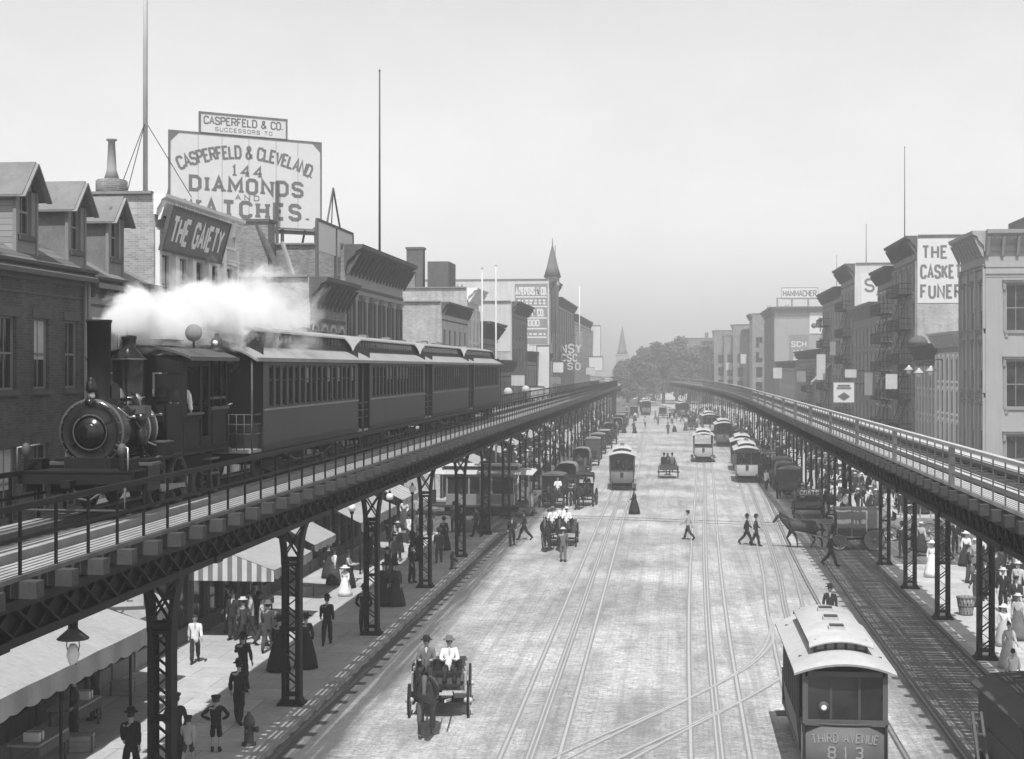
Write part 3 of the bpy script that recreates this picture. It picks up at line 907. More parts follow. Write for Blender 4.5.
def creased(me, amp, f):
    """folds in the cloth"""
    ns = [v.normal.copy() for v in me.vertices]
    for v, n in zip(me.vertices, ns):
        c = v.co
        v.co = c + n * amp * (mnoise.noise(V((c.x * f, c.y * f, c.z * f * .55))) + .5 * mnoise.noise(V((c.x * f * 2.3, c.y * f * 2.3, c.z * f * 1.6))))
    me.update()
    return me
BODY = {}
def body_set(kind, woman=False, child=False):
    """meshes of one pose: body, upper garment, lower garment, boots, hair"""
    key = (kind, woman, child)
    if key in BODY: return BODY[key]
    P = pose(kind)
    if woman:
        for k in ('shL', 'shR'): P[k].x *= .86
        for k in ('elL', 'elR', 'wrL', 'wrR'): P[k].x *= .9
    hs = 1.0
    if child:
        for k in ('head', 'crown', 'neck'): P[k] = P[k] + V((0, 0, .0))
        hs = 1.25
    N = ['pel', 'waist', 'chest', 'neck', 'head', 'crown']
    pts = [P[k] for k in N]; ed = [(0, 1), (1, 2), (2, 3), (3, 4), (4, 5)]
    ra = [(.12, .09), (.11, .085), (.13, .09), (.05, .05), (.072 * hs, .085 * hs), (.068 * hs, .08 * hs)]
    for s, k in ((-1, 'L'), (1, 'R')):
        limb(pts, ed, ra, [P['sh' + k], P['el' + k], P['wr' + k]], [.052, .04, .027], 2)
        limb(pts, ed, ra, [P['hip' + k], P['kn' + k], P['an' + k], P['toe' + k]], [.075, .05, .035, .035], 0)
    nose = P['head'] + V((0, -.095 * hs, .03))
    body = skin(pts, ed, ra)
    b = MB(); b.add([v.co for v in body.vertices], [tuple(p.vertices) for p in body.polygons], M_SKIN, True)
    for s, k in ((-1, 'L'), (1, 'R')): hand(b, P['wr' + k], P['el' + k], s, M_SKIN)
    h0 = P['head'] * .55 + P['crown'] * .45
    b.tube([h0 + V((0, -.075 * hs, .045)), h0 + V((0, -.105 * hs, -.0)), h0 + V((0, -.08 * hs, -.012))], [.01, .017, .012], M_SKIN, 5)   # nose
    b.box(-.024, .024, -.003, .003, -.004, .004, M_HORSE[1], tr(h0.x, h0.y - .083 * hs, h0.z - .05))   # mouth
    for s in (-1, 1):
        b.lathe([(.0, -.008), (.011, 0), (.0, .008)], M_HAIR, 6, tr(h0.x + s * .032, h0.y - .078 * hs, h0.z + .018))      # eyes
        b.tube([h0 + V((s * .075 * hs, .005, .03)), h0 + V((s * .085 * hs, .01, .0)), h0 + V((s * .075 * hs, .0, -.03))], [.012, .018, .01], M_SKIN, 5)   # ears
    out = {'body': b.mesh('person'), 'P': P, 'hs': hs, 'h0': h0}
    bpy.data.meshes.remove(body)
    # coat or blouse
    pts, ed, ra = [P['waist'] - V((0, 0, .02 if woman else .36)), P['waist'], P['chest'], P['neck'] - V((0, 0, .035))], [(0, 1), (1, 2), (2, 3)], \
        [(.17, .135) if not woman else (.115, .10), (.15, .115) if not woman else (.11, .095), (.155, .12), (.07, .07)]
    for s, k in ((-1, 'L'), (1, 'R')):
        wr = P['wr' + k] + (P['el' + k] - P['wr' + k]) * .12
        limb(pts, ed, ra, [P['sh' + k], (P['sh' + k] + P['el' + k]) / 2, P['el' + k], wr], [.066, .08 if woman else .066, .058, .046], 2)
    out['coat'] = creased(skin(pts, ed, ra, 0, 2), .022, 7)
    if woman:
        b = MB(); prof = []
        z0 = .03; zt = P['waist'].z
        prof = [(.40, z0), (.37, .25), (.29, .6), (.21, .9), (.155, zt - .06), (.13, zt + .02)]
        vs, fs, n = [], [], 20
        for i, (r, z) in enumerate(prof):
            for j in range(n):
                a = 2 * PI * j / n
                f = 1 + .06 * math.sin(a * 7 + i * .4) * (1 - i / 5)
                back = .06 * (1 - i / 5) * max(0, math.sin(a))
                vs.append((r * f * math.cos(a), r * f * .92 * math.sin(a) + back, z))
        for i in range(5):
            for j in range(n): fs.append((i * n + j, i * n + (j + 1) % n, (i + 1) * n + (j + 1) % n, (i + 1) * n + j))
        fs.append(tuple(range(n - 1, -1, -1)))
        b.add(vs, fs, M_CLOTH[0], True)
        out['low'] = b.mesh('skirt')
    else:
        pts, ed, ra = [P['pel'] + V((0, 0, .06)), P['pel']], [(0, 1)], [(.13, .10), (.13, .105)]
        for s, k in ((-1, 'L'), (1, 'R')):
            if child and kind != 'sit':
                limb(pts, ed, ra, [P['hip' + k], P['kn' + k] - V((0, 0, .03))], [.095, .075], 1)
            else:
                limb(pts, ed, ra, [P['hip' + k], P['kn' + k], P['an' + k] + (P['kn' + k] - P['an' + k]) * .02], [.105, .085, .075], 1)
        out['low'] = creased(skin(pts, ed, ra, 0, 2), .024, 8)
    b = MB()
    for k in 'LR':
        an, toe = P['an' + k], P['toe' + k]
        d = (toe - an); d.z = 0
        hl = an - d.normalized() * .05 if d.length > .02 else an
        b.tube([an + (P['kn' + k] - an) * .25, an + V((0, 0, .0)), an + (toe - an) * .4 + V((0, 0, .0)), toe], [.05, .048, .05, .036], M_CLOTH[0], 7)
        b.tube([hl - V((0, 0, .03)), an - V((0, 0, .04)), toe - V((0, 0, .005))], [.032, .04, .036], M_CLOTH[0], 6)
    out['boots'] = b.mesh('boots')
    b = MB(); cz, cn = P['chest'], P['neck']
    f = cz + (cn - cz) * .25 + V((0, -.128, 0))
    b.add([cn + V((-.03, -.062, .0)), cn + V((.03, -.062, .0)), f + V((.025, .0, .02)), f + V((0, -.006, -.07)), f + V((-.025, .0, .02))], [(0, 4, 3, 2, 1)], M_CLOTH[4])
    out['shirt'] = b.mesh('shirt_front')
    b = MB()
    hc = h0 + V((0, .012, .03))
    rr = .098 * hs
    prof = [(rr * .96, -.075 if not woman else -.06), (rr * 1.04, 0), (rr * .86, .065), (rr * .5, .098), (0, .108)]
    vs, fs, n = [], [], 12
    for i, (r, z) in enumerate(prof):
        for j in range(n):
            a = 2 * PI * j / n
            lift = .085 if (i == 0 and math.sin(a) < -.2) else (.04 if i == 1 and math.sin(a) < -.4 else 0)
            vs.append((hc.x + r * math.cos(a) * .88, hc.y + r * math.sin(a) * (1.05 if math.sin(a) > 0 else .85), hc.z + z + lift))
    for i in range(4):
        for j in range(n): fs.append((i * n + j, i * n + (j + 1) % n, (i + 1) * n + (j + 1) % n, (i + 1) * n + j))
    b.add(vs, fs, M_HAIR, True)
    if woman: b.lathe([(0, -.04), (.05, -.02), (.058, .02), (.03, .06), (0, .065)], M_HAIR, 10, tr(hc.x, hc.y + .06, hc.z + .08))
    out['hair'] = b.mesh('hair')
    BODY[key] = out
    return out

def hat_mesh(kind):
    key = 'hat_' + kind
    if key in BODY: return BODY[key]
    b = MB()
    if kind == 'bowler': b.lathe([(.165, .012), (.17, 0), (.105, .002), (.108, .06), (.09, .115), (.05, .138), (0, .142)], M_CLOTH[0], 14)
    elif kind == 'boater': b.lathe([(.175, .0), (.175, .012), (.1, .013), (.1, .085), (.095, .09), (0, .09)], M_STRAW, 14)
    elif kind == 'cap':
        b.lathe([(.105, 0), (.125, .045), (.11, .075), (0, .085)], M_CLOTH[1], 12)
        b.prism([(-.07, -.1), (.07, -.1), (.05, -.17), (-.05, -.17)], .002, .014, M_CLOTH[1], 'z')
    elif kind == 'bonnet':
        b.lathe([(.2, .0), (.2, .012), (.1, .02), (.095, .06), (.05, .09), (0, .095)], M_CLOTH[0], 14)
        for i in range(5):
            a = i * 1.3
            b.lathe([(0, -.03), (.035, 0), (0, .04)], M_CLOTH[2], 6, tr(.07 * math.cos(a), .07 * math.sin(a), .09))
    elif kind == 'sunhat': b.lathe([(.24, -.02), (.235, 0), (.11, .02), (.105, .08), (.06, .11), (0, .115)], M_CLOTH[5], 14)
    elif kind == 'fedora': b.lathe([(.18, .0), (.18, .012), (.105, .01), (.1, .1), (.08, .12), (0, .11)], M_CLOTH[3], 14)
    BODY[key] = b.mesh('hat')
    return BODY[key]
for p_ in M_CLOTH: pass

def person(loc, face, kind='stand', coat=0, low=0, hat='bowler', label='', group=None, h=1.74, woman=False, child=False, hatmat=None, apron=None, detail=True):
    """face: heading in degrees, 0 = towards +y (away from the camera), 180 = towards the camera, 90 = towards -x"""
    B = body_set(kind, woman, child)
    o = place('person', B['body'])
    o.location = loc
    o.rotation_euler = (0, 0, R(face + 180))
    k = h / 1.74
    o.scale = (k, k, k) if not child else (k * 1.08, k * 1.08, k)
    tag(o, label, 'person', group)
    me = B['coat']
    if not len(me.materials): me.materials.append(M_CLOTH[0])
    place('blouse' if woman else 'jacket', me, o, mat=M_CLOTH[coat])
    me = B['low']
    if not len(me.materials): me.materials.append(M_CLOTH[0])
    place('skirt' if woman else 'trousers', me, o, mat=M_CLOTH[low])
    if detail:
        if not woman: place('boots', B['boots'], o); place('shirt_front', B['shirt'], o)
        place('hair', B['hair'], o)
    if hat:
        h0 = B['h0']
        hm = place('hat', hat_mesh(hat), o, (h0.x, h0.y + .008, h0.z + .065))
        if B['hs'] > 1: hm.scale = (1.2, 1.2, 1.2)
        if hatmat is not None: paint(hm, M_CLOTH[hatmat])
    return o
# ------------------------------------------------------------------ horses, wagons, streetcars
def horse_mesh(step):
    P = [(0, .80, 1.28), (0, .45, 1.24), (0, 0, 1.17), (0, -.45, 1.22), (0, -.72, 1.36), (0, -1.02, 1.62), (0, -1.22, 1.80), (0, -1.36, 1.70), (0, -1.52, 1.46), (0, -1.58, 1.37)]
    ra = [(.25, .25), (.315, .30), (.33, .34), (.30, .32), (.22, .28), (.13, .20), (.095, .11), (.085, .11), (.06, .065), (.055, .055)]
    ed = [(i, i + 1) for i in range(9)]
    pts = [V(p) for p in P]
    for s in (-1, 1):
        f = .22 * step * s
        limb(pts, ed, ra, [(s * .16, .72, 1.02), (s * .17, .60 - f * .3, .80), (s * .165, .90 - f * .8, .52), (s * .165, .84 - f * 1.4, .16), (s * .165, .80 - f * 1.5, .05)], [(.17), .12, .062, .05, .065], 1)
        f = -f
        limb(pts, ed, ra, [(s * .15, -.55, 1.0), (s * .155, -.52 - f * .6, .78), (s * .155, -.54 - f * 1.2, .52), (s * .155, -.50 - f * 1.2 + max(0, f) * .8, .15), (s * .155, -.55 - f * 1.3 + max(0, f) * .8, .05)], [.15, .095, .06, .045, .06], 3)
    return skin(pts, ed, ra, root=2)
HM = {}
def horse(loc, rz, coat=0, step=1, label='', group=None, harness=True):
    if step not in HM:
        me = horse_mesh(step); me.materials.append(M_HORSE[0])
        b = MB()
        for i in range(14):
            t = i / 13
            y, z = -.62 - .58 * t, 1.60 + .34 * t
            b.tube([(0, y, z - .02), (.05, y + .04, z + .02), (.11, y + .08, z - .14)], [.03, .035, .012], M_LEATHER, 5)
        for s in (-1, 1): b.tube([(s * .06, -1.2, 1.87), (s * .075, -1.21, 1.95), (s * .07, -1.23, 2.02)], [.03, .028, .004], M_LEATHER, 5)
        mane = b.mesh('mane')
        b = MB(); b.tube([(0, .98, 1.36), (0, 1.1, 1.28), (0, 1.14, .95), (0, 1.1, .62)], [.045, .06, .075, .02], M_LEATHER, 7)
        tail = b.mesh('tail')
        b = MB()
        ring = [(.27 * math.sin(a), -.66 - .14 * math.cos(a) * .6, 1.34 + .36 * math.cos(a)) for a in [2 * PI * i / 14 for i in range(15)]]
        b.tube(ring, .055, M_LEATHER, 6)
        for y, w, zc, h in ((.0, .315, 1.17, .335), (.55, .30, 1.24, .30)):
            b.tube([(w * math.sin(a), y, zc + h * math.cos(a)) for a in [2 * PI * i / 16 for i in range(17)]], .022, M_LEATHER, 4)
        for s in (-1, 1):
            b.bar((s * .28, -.6, 1.2), (s * .33, 1.3, 1.0), .03, .06, M_LEATHER)
            b.box(s * .1 - .012, s * .1 + .012, -1.37, -1.24, 1.66, 1.8, M_LEATHER)
            b.tube([(s * .07, -1.5, 1.5), (s * .09, -1.3, 1.72), (s * .085, -1.17, 1.86)], .012, M_LEATHER, 4)
            b.tube([(s * .06, -1.54, 1.44), (s * .2, -.7, 1.6), (s * .12, .9, 1.62), (s * .12, 1.5, 1.75)], .012, M_LEATHER, 4)
        b.tube([(.09 * math.sin(a), -1.47 , 1.54 + .085 * math.cos(a)) for a in [2 * PI * i / 10 for i in range(11)]], .013, M_LEATHER, 4)
        HM[step] = (me, mane, tail, b.mesh('harness'))
    me, mane, tail, har = HM[step]
    o = place('horse', me, None, loc, rz, M_HORSE[coat])
    tag(o, label, 'horse', group)
    place('mane', mane, o); place('tail', tail, o)
    if harness: place('harness', har, o)
    return o

WH = {}
def wheel(parent, loc, r, m=M_WOODL, rz=0.0, spokes=10):
    key = (round(r, 2), m.name)
    if key not in WH:
        b = MB()
        b.lathe([(.0, -.13), (.06, -.12), (.09, -.05), (.09, .05), (.06, .12), (0, .13)], m, 10, roty(PI / 2))
        for i in range(spokes):
            a = 2 * PI * i / spokes
            b.bar((0, .07 * math.cos(a), .07 * math.sin(a)), (0, (r - .05) * math.cos(a), (r - .05) * math.sin(a)), .028, .03, m, (1, 0, 0))
        b.lathe([(r - .085, -.03), (r - .02, -.03), (r - .02, .03), (r - .085, .03), (r - .085, -.03)], m, 24, roty(PI / 2))
        t = MB(); t.lathe([(r - .022, -.034), (r, -.034), (r, .034), (r - .022, .034), (r - .022, -.034)], M_IRON, 24, roty(PI / 2))
        WH[key] = (b.mesh('wheel'), t.mesh('tyre'))
    w = place('wheel', WH[key][0], parent, loc, rz)
    place('tyre', WH[key][1], w)
    return w

def wagon(loc, rz, kind, label, group=None, name=None, body=M_CARD, top=M_CANVASD, L=2.7, W=1.35, wheels=M_WOOD):
    """faces -y; kinds: open (low slatted sides), covered (canvas tilt), van (closed box), buggy (hooded), stake (tall stakes)"""
    nm = name or {'open': 'open_wagon', 'covered': 'covered_wagon', 'van': 'delivery_van_wagon', 'buggy': 'hooded_buggy', 'stake': 'stake_wagon'}[kind]
    root = thing(nm, label, 'buggy' if kind == 'buggy' else 'wagon', loc, rz, group)
    rf, rr = (.46, .58) if kind != 'buggy' else (.5, .62)
    hy = L / 2
    for s in (-1, 1):
        wheel(root, (s * (W / 2 + .12), -hy + .35, rf), rf, wheels)
        wheel(root, (s * (W / 2 + .12), hy - .55, rr), rr, wheels)
    b = MB()
    b.bar((-W / 2 - .1, -hy + .35, rf), (W / 2 + .1, -hy + .35, rf), .08, .1, M_IRON)
    b.bar((-W / 2 - .1, hy - .55, rr), (W / 2 + .1, hy - .55, rr), .08, .1, M_IRON)
    for s in (-1, 1):
        b.tube([(s * .4, -hy + .35, rf + .06), (s * .4, -hy + .6, rf + .18), (s * .4, -hy + .1, rf + .22)], .03, M_IRON, 5)
        b.bar((s * .35, -hy + .35, rf + .02), (s * .3, -hy - 2.0, .95), .05, .07, wheels)     # shafts
    b.bar((0, -hy + .35, .5), (0, hy - .5, .6), .1, .1, M_IRON)
    b.bar((-.42, -hy - .02, .72), (.42, -hy - .02, .72), .06, .07, wheels)
    b.build('running_gear', root)
    z = .78
    b = MB()
    if kind == 'buggy':
        z = .8
        b.box(-W / 2 + .12, W / 2 - .12, -hy + .1, hy - .4, z - .1, z + .02, body)
        b.prism([(.1, z), (hy - .35, z), (hy - .3, z + .75), (hy - .42, z + .75), (hy - .55, z + .42), (.1, z + .42)], -W / 2 + .12, W / 2 - .12, body)
        b.prism([(-hy + .05, z + .45), (-hy + .2, z), (-hy + .26, z), (-hy + .1, z + .45)], -W / 2 + .15, W / 2 - .15, M_LEATHER)
    else:
        b.box(-W / 2, W / 2, -hy + .15, hy, z, z + .08, body)
        sh = {'open': .42, 'covered': .42, 'van': .0, 'stake': .3}[kind]
        if sh:
            for s in (-1, 1):
                for q in (0, 1, 2):
                    b.box(s * W / 2 - .02, s * W / 2 + .02, -hy + .15, hy, z + .1 + q * sh / 3, z + .1 + q * sh / 3 + sh / 3 - .03, body)
                for q in range(4):
                    yy = -hy + .25 + q * (L - .4) / 3
                    b.box(s * (W / 2 + .022) - .025, s * (W / 2 + .022) + .025, yy - .03, yy + .03, z - .04, z + sh + .1 + (.7 if kind == 'stake' else 0), wheels)
            b.box(-W / 2, W / 2, hy - .04, hy, z + .1, z + sh + .08, body)
    b.build('body', root)
    b = MB()
    if kind in ('open', 'stake', 'covered', 'van'):
        b.box(-W / 2 + .06, W / 2 - .06, -hy + .25, -hy + .65, z + .42, z + .48, M_LEATHER)
        b.box(-W / 2 + .06, W / 2 - .06, -hy + .62, -hy + .66, z + .48, z + .8, M_LEATHER)
        b.box(-W / 2 + .1, W / 2 - .1, -hy + .3, -hy + .6, z + .08, z + .42, body)
        b.prism([(-hy - .15, z + .25), (-hy - .12, z + .22), (-hy + .2, z + .06), (-hy + .2, z + .1)], -W / 2 + .1, W / 2 - .1, body)
    else:
        b.box(-W / 2 + .16, W / 2 - .16, .12, hy - .5, z + .42, z + .52, M_LEATHER)
    b.build('seat', root)
    if kind == 'covered':
        b = MB(); vs = []
        prof = [(-W / 2 - .05, z + .45), (-W / 2 - .05, z + 1.25), (-W / 2 + .15, z + 1.5), (0, z + 1.58), (W / 2 - .15, z + 1.5), (W / 2 + .05, z + 1.25), (W / 2 + .05, z + .45)]
        n = 9; yy = [-hy + .25 + (L + .1) * i / (n - 1) for i in range(n)]
        for i, y in enumerate(yy):
            for x, zz in prof:
                sag = (.035 if i % 2 else 0) + .012 * math.sin(x * 9 + y * 5)
                vs.append((x * (1 - sag), y - (.12 if zz > z + 1.3 and i == 0 else 0), zz - sag))
        k = len(prof)
        b.add(vs, [(i * k + j, i * k + j + 1, (i + 1) * k + j + 1, (i + 1) * k + j) for i in range(n - 1) for j in range(k - 1)], top, True)
        vs2 = [(p[0] * .98, p[1], p[2] - .012) for p in vs]
        b.add(vs2, [((i + 1) * k + j, (i + 1) * k + j + 1, i * k + j + 1, i * k + j) for i in range(n - 1) for j in range(k - 1)], M_FELT, True)
        b.build('canvas_cover', root)
        b = MB(); b.box(-W / 2 + .05, W / 2 - .05, hy - .35, hy - .3, z + .1, z + 1.35, M_CARD); b.build('rear_board', root)
    elif kind == 'van':
        b = MB()
        H = 1.55
        b.box(-W / 2, W / 2, -hy + .75, hy, z + .08, z + H, body)
        b.box(-W / 2 - .02, W / 2 + .02, -hy + .8, hy - .05, z + .62, z + .68, M_CARL)
        b.box(-W / 2 - .015, W / 2 + .015, hy - .4, hy - .3, z + .1, z + H, M_CARD)
        b.build('box', root)
        b = MB(); b.prism([(-W / 2 - .08, z + H), (-W / 2 * .6, z + H + .1), (0, z + H + .14), (W / 2 * .6, z + H + .1), (W / 2 + .08, z + H), (W / 2 + .08, z + H - .04), (-W / 2 - .08, z + H - .04)], -hy + .2, hy + .05, top, 'y')
        b.build('roof', root)
        b = MB()
        for s in (-1, 1): b.box(s * (W / 2 - .05) - .025, s * (W / 2 - .05) + .025, -hy + .27, -hy + .32, z + .1, z + H - .02, body)
        b.build('roof_post', root)
    elif kind == 'buggy':
        b = MB(); vs = []; n = 8
        for i in range(n):
            a = -.25 + (PI * .5 + .3) * i / (n - 1)
            cy_, cz = hy - .75, z + .85
            p = (cy_ + .75 * math.sin(a - .5) + .1, cz + .75 * math.cos(a - .5))
            vs += [(-W / 2 + .08, p[0], p[1]), (W / 2 - .08, p[0], p[1])]
        b.add(vs, [(2 * i, 2 * i + 1, 2 * i + 3, 2 * i + 2) for i in range(n - 1)], top, True)
        for s in (0, 1):
            b.add([vs[2 * i + s] for i in range(n)] + [((-1, 1)[s] * (W / 2 - .08), hy - .5, z + .6)], [tuple(range(n + 1))[::1 if s else -1]], top)
        b.build('hood', root)
    return root

def streetcar(loc, rz, label, group=None, open_=False, paint_=M_CARP, L=6.6, W=2.1, dash=None, number=None, front=False):
    """front faces -y, origin on the rail under the front dash"""
    root = thing('streetcar', label, 'streetcar', loc, rz, group)
    y0, y1 = 1.15, 1.15 + L - 2.2      # closed cabin
    ye = y1 + 1.15
    hw = W / 2
    zf, zs, zw, ze = .78, 1.52, 2.66, 2.86
    b = MB()
    if not open_:
        for s in (-1, 1):
            b.prism([(s * hw * .93, zf), (s * hw * .86, zf), (s * (hw - .08), zs), (s * hw, zs)][::s], y0, y1, paint_, 'y')
            b.box(s * (hw - .04) - .035, s * (hw - .04) + .035, y0, y1, zw, ze, paint_)
            n = 6
            for i in range(n + 1):
                yy = y0 + (y1 - y0) * i / n
                b.box(s * (hw - .04) - .04, s * (hw - .04) + .04, yy - (.05 if 0 < i < n else .0) - (.09 if i == n else 0), yy + (.05 if 0 < i < n else .0) + (.09 if i == 0 else 0), zs, zw, paint_)
        for yy in (y0, y1):
            for s in (-1, 1):
                b.box(s * (hw - .06) if s < 0 else .34, -.34 if s < 0 else hw - .06, yy - .03, yy + .03, zf, zs, paint_)
                b.box((-hw + .06) if s < 0 else .34, (-.34) if s < 0 else hw - .06, yy - .03, yy + .03, zw - .1, ze + .15, paint_)
                b.box(s * .38 - .05, s * .38 + .05, yy - .03, yy + .03, zs, zw, paint_)
            b.box(-.34, .34, yy - .03, yy + .03, zw - .15, ze + .15, paint_)
    else:
        for i in range(7):
            yy = .4 + (ye - .6) * i / 6
            for s in (-1, 1): b.box(s * (hw - .05) - .035, s * (hw - .05) + .035, yy - .035, yy + .035, zf, ze, paint_)
    b.box(-hw + .06, hw - .06, .05, ye, zf - .14, zf, M_CARD)
    b.build('body', root)
    if open_:
        for i in range(6):
            yy = .75 + (ye - .9) * i / 6
            q = MB(); q.box(-hw + .1, hw - .1, yy, yy + .4, zf + .4, zf + .46, M_WOOD); q.box(-hw + .1, hw - .1, yy + .37, yy + .42, zf + .46, zf + .85, M_WOOD)
            q.build('bench', root)
        for s in (-1, 1):
            q = MB(); q.box(s * (hw + .12) - .13, s * (hw + .12) + .13, .5, ye - .3, zf - .32, zf - .27, M_CARD); q.build('running_board', root)
    else:
        b = MB()
        for s in (-1, 1): b.box(s * (hw - .05) - .008, s * (hw - .05) + .008, y0 + .09, y1 - .09, zs, zw, M_GLASS)
        for s in (-1, 1): b.box(-hw + .1 if s < 0 else .43, -.43 if s < 0 else hw - .1, y0 - .01, y0 + .01, zs, zw - .1, M_GLASS)
        b.build('window_panes', root)
        b = MB(); b.box(-.33, .33, y0 - .02, y0 + .015, zf, zw - .15, M_CARD); b.box(-.24, .24, y0 - .028, y0 - .02, zs, zw - .25, M_GLASS); b.build('door', root)
        b = MB(); b.box(-.33, .33, y1 - .015, y1 + .02, zf, zw - .15, M_CARD); b.box(-.24, .24, y1 + .02, y1 + .028, zs, zw - .25, M_GLASS); b.build('door', root)
    # dashes, curved in plan
    for yy, sg in ((0.0, 1), (ye, -1)):
        b = MB(); n = 8; vs = []
        for i in range(n + 1):
            x = -hw * .96 + hw * 1.92 * i / n
            bow = .22 * (1 - (x / hw) ** 2)
            y = yy - sg * (bow - .16)
            vs += [(x, y, zf - .16), (x, y, zs + .08), (x, y + sg * .03, zf - .16), (x, y + sg * .03, zs + .08)]
        fs = []
        for i in range(n):
            a, c = 4 * i, 4 * i + 4
            fs += [(a, c, c + 1, a + 1), (a + 2, a + 3, c + 3, c + 2), (a + 1, c + 1, c + 3, a + 3)]
        if sg < 0: fs = [f[::-1] for f in fs]
        b.add(vs, fs, paint_, True)
        pts = [(-hw * .96 + hw * 1.92 * i / n, yy - sg * (.22 * (1 - (-.96 + 1.92 * i / n) ** 2) - .16), zs + .1) for i in range(n + 1)]
        b.tube(pts, .032, M_IRON2, 5)
        dsh = b.build('dash', root)
        if sg > 0 and dash:
            T = MB()
            letters(T, dash, .2, M_CARL, tr(0, -.085, 1.22), width=1.5, th=.15, gap=.3, arc=4.2)
            letters(T, number, .25, M_CARL, tr(0, -.085, .84), width=.78, th=.17, gap=.9)
            T.v = [(x, -(.22 * (1 - (x / hw) ** 2) - .16) - .012 + (y + .085) * .5, z) for x, y, z in T.v]
            T.build('lettering', dsh)
    if front:
        b = MB()
        for x in (-hw * .88, hw * .88): b.box(x - .06, x + .06, .0, .1, zs + .1, ze, paint_)
        b.box(-hw * .88, hw * .88, .0, .09, ze - .12, ze, paint_); b.box(-hw * .88, hw * .88, -.01, .1, zs + .06, zs + .2, paint_)
        for x in (-.33, .33): b.box(x - .03, x + .03, .02, .08, zs + .2, ze - .12, M_CARD)
        vf = b.build('front_frame', root)
        b = MB(); b.box(-hw * .84, hw * .84, .045, .055, zs + .2, ze - .12, M_GLASS); b.build('pane', vf)
        b = MB(); b.lathe([(0, -.03), (.11, -.02), (.12, .04), (.05, .1), (0, .1)], M_LAMP, 14, tr(-.5, .0, zs + .5) @ rotx(PI / 2)); b.lathe([(.125, -.03), (.14, .0), (.1, .09)], M_IRON2, 14, tr(-.5, .0, zs + .5) @ rotx(PI / 2)); b.build('lamp', vf)
    b = MB()
    for yy in (.08, ye - .08):
        for s in (-1, 1): b.tube([(s * hw * .9, yy, zf), (s * hw * .9, yy, ze)], .032, M_CARD, 6)
    b.build('platform_post', root)
    # roof: curved lower deck with hoods over the platforms, and a clerestory
    def arch(x, w, rise): return rise * (1 - (x / w) ** 2)
    b = MB(); n = 10; wr = hw + .14; vs = []
    rows = [(-.32, -.2, .45), (-.25, -.1, .62), (-.05, -.03, .8), (.35, 0, 1), (y0, .0, 1), (y1, 0, 1), (ye - .35, 0, 1), (ye + .05, -.03, .8), (ye + .25, -.1, .62), (ye + .32, -.2, .45)]
    for y, dz, kx in rows:
        for j in range(n + 1):
            x = -wr + 2 * wr * j / n
            if y < y0 - .5 or y > y1 + .5: yy = y + (.25 * (x / wr) ** 2) * (1 if y < 2 else -1) * (1 if kx < 1 else .3)
            else: yy = y
            vs.append((x, yy, ze + arch(x, wr, .36) + dz * (1 - .6 * (x / wr) ** 2) * .6))
    m_ = n + 1
    fs = [(i * m_ + j, i * m_ + j + 1, (i + 1) * m_ + j + 1, (i + 1) * m_ + j) for i in range(len(rows) - 1) for j in range(n)]
    b.add(vs, fs, M_ROOFT, True)
    b.add([(p[0], p[1], p[2] - .05) for p in vs], [f[::-1] for f in fs], M_CARD, True)
    rim = [k for k in range(m_)]
    for i in range(len(rows) - 1):
        for j in (0, n):
            a, c = i * m_ + j, (i + 1) * m_ + j
            q = [vs[a], vs[c], V(vs[c]) - V((0, 0, .05)), V(vs[a]) - V((0, 0, .05))]
            b.add(q if j == n else q[::-1], [(0, 1, 2, 3)], M_CARL)
    for i in (0, len(rows) - 1):
        for j in range(n):
            a, c = i * m_ + j, i * m_ + j + 1
            b.add([vs[a], V(vs[a]) - V((0, 0, .05)), V(vs[c]) - V((0, 0, .05)), vs[c]], [(0, 1, 2, 3)], M_CARL)
    rf = b.build('roof', root)
    if not open_ or True:
        b = MB(); cw = .62; c0, c1 = (y0 - .15, y1 + .15) if not open_ else (.5, ye - .4); zc = ze + .22
        for s in (-1, 1):
            b.box(s * cw - .02, s * cw + .02, c0, c1, zc - .05, zc + .27, M_CARD)
            for i in range(8):
                yy = c0 + (c1 - c0) * (i + .5) / 8
                b.box(s * (cw + .025) - .008, s * (cw + .025) + .008, yy - .22, yy + .22, zc + .08, zc + .22, M_GLASSL)
        for yy in (c0, c1):
            b.box(-cw, cw, yy - .02, yy + .02, zc - .05, zc + .36, M_CARD)
            for i in range(5):
                xx = -.48 + .24 * i
                b.box(xx - .085, xx + .085, yy - .03, yy + .03, zc + .12, zc + .28, M_GLASSL)
        b.build('clerestory', rf)
        b = MB(); n = 8; wr2 = cw + .14; vs = []
        rws = [(c0 - .28, -.1), (c0 - .05, 0), (c1 + .05, 0), (c1 + .28, -.1)]
        for y, dz in rws:
            for j in range(n + 1):
                x = -wr2 + 2 * wr2 * j / n
                vs.append((x, y + (.12 * (x / wr2) ** 2) * (1 if y < 2 else -1) * (1 if dz else 0), zc + .29 + arch(x, wr2, .17) + dz))
        m_ = n + 1
        fs = [(i * m_ + j, i * m_ + j + 1, (i + 1) * m_ + j + 1, (i + 1) * m_ + j) for i in range(3) for j in range(n)]
        b.add(vs, fs, M_ROOFT, True); b.add([(p[0], p[1], p[2] - .03) for p in vs], [f[::-1] for f in fs], M_CARD, True)
        for i in (0, 3):
            for j in range(n):
                a, c = i * m_ + j, i * m_ + j + 1
                b.add([vs[a], V(vs[a]) - V((0, 0, .03)), V(vs[c]) - V((0, 0, .03)), vs[c]], [(0, 1, 2, 3)], M_CARL)
        b.build('upper_roof', rf)
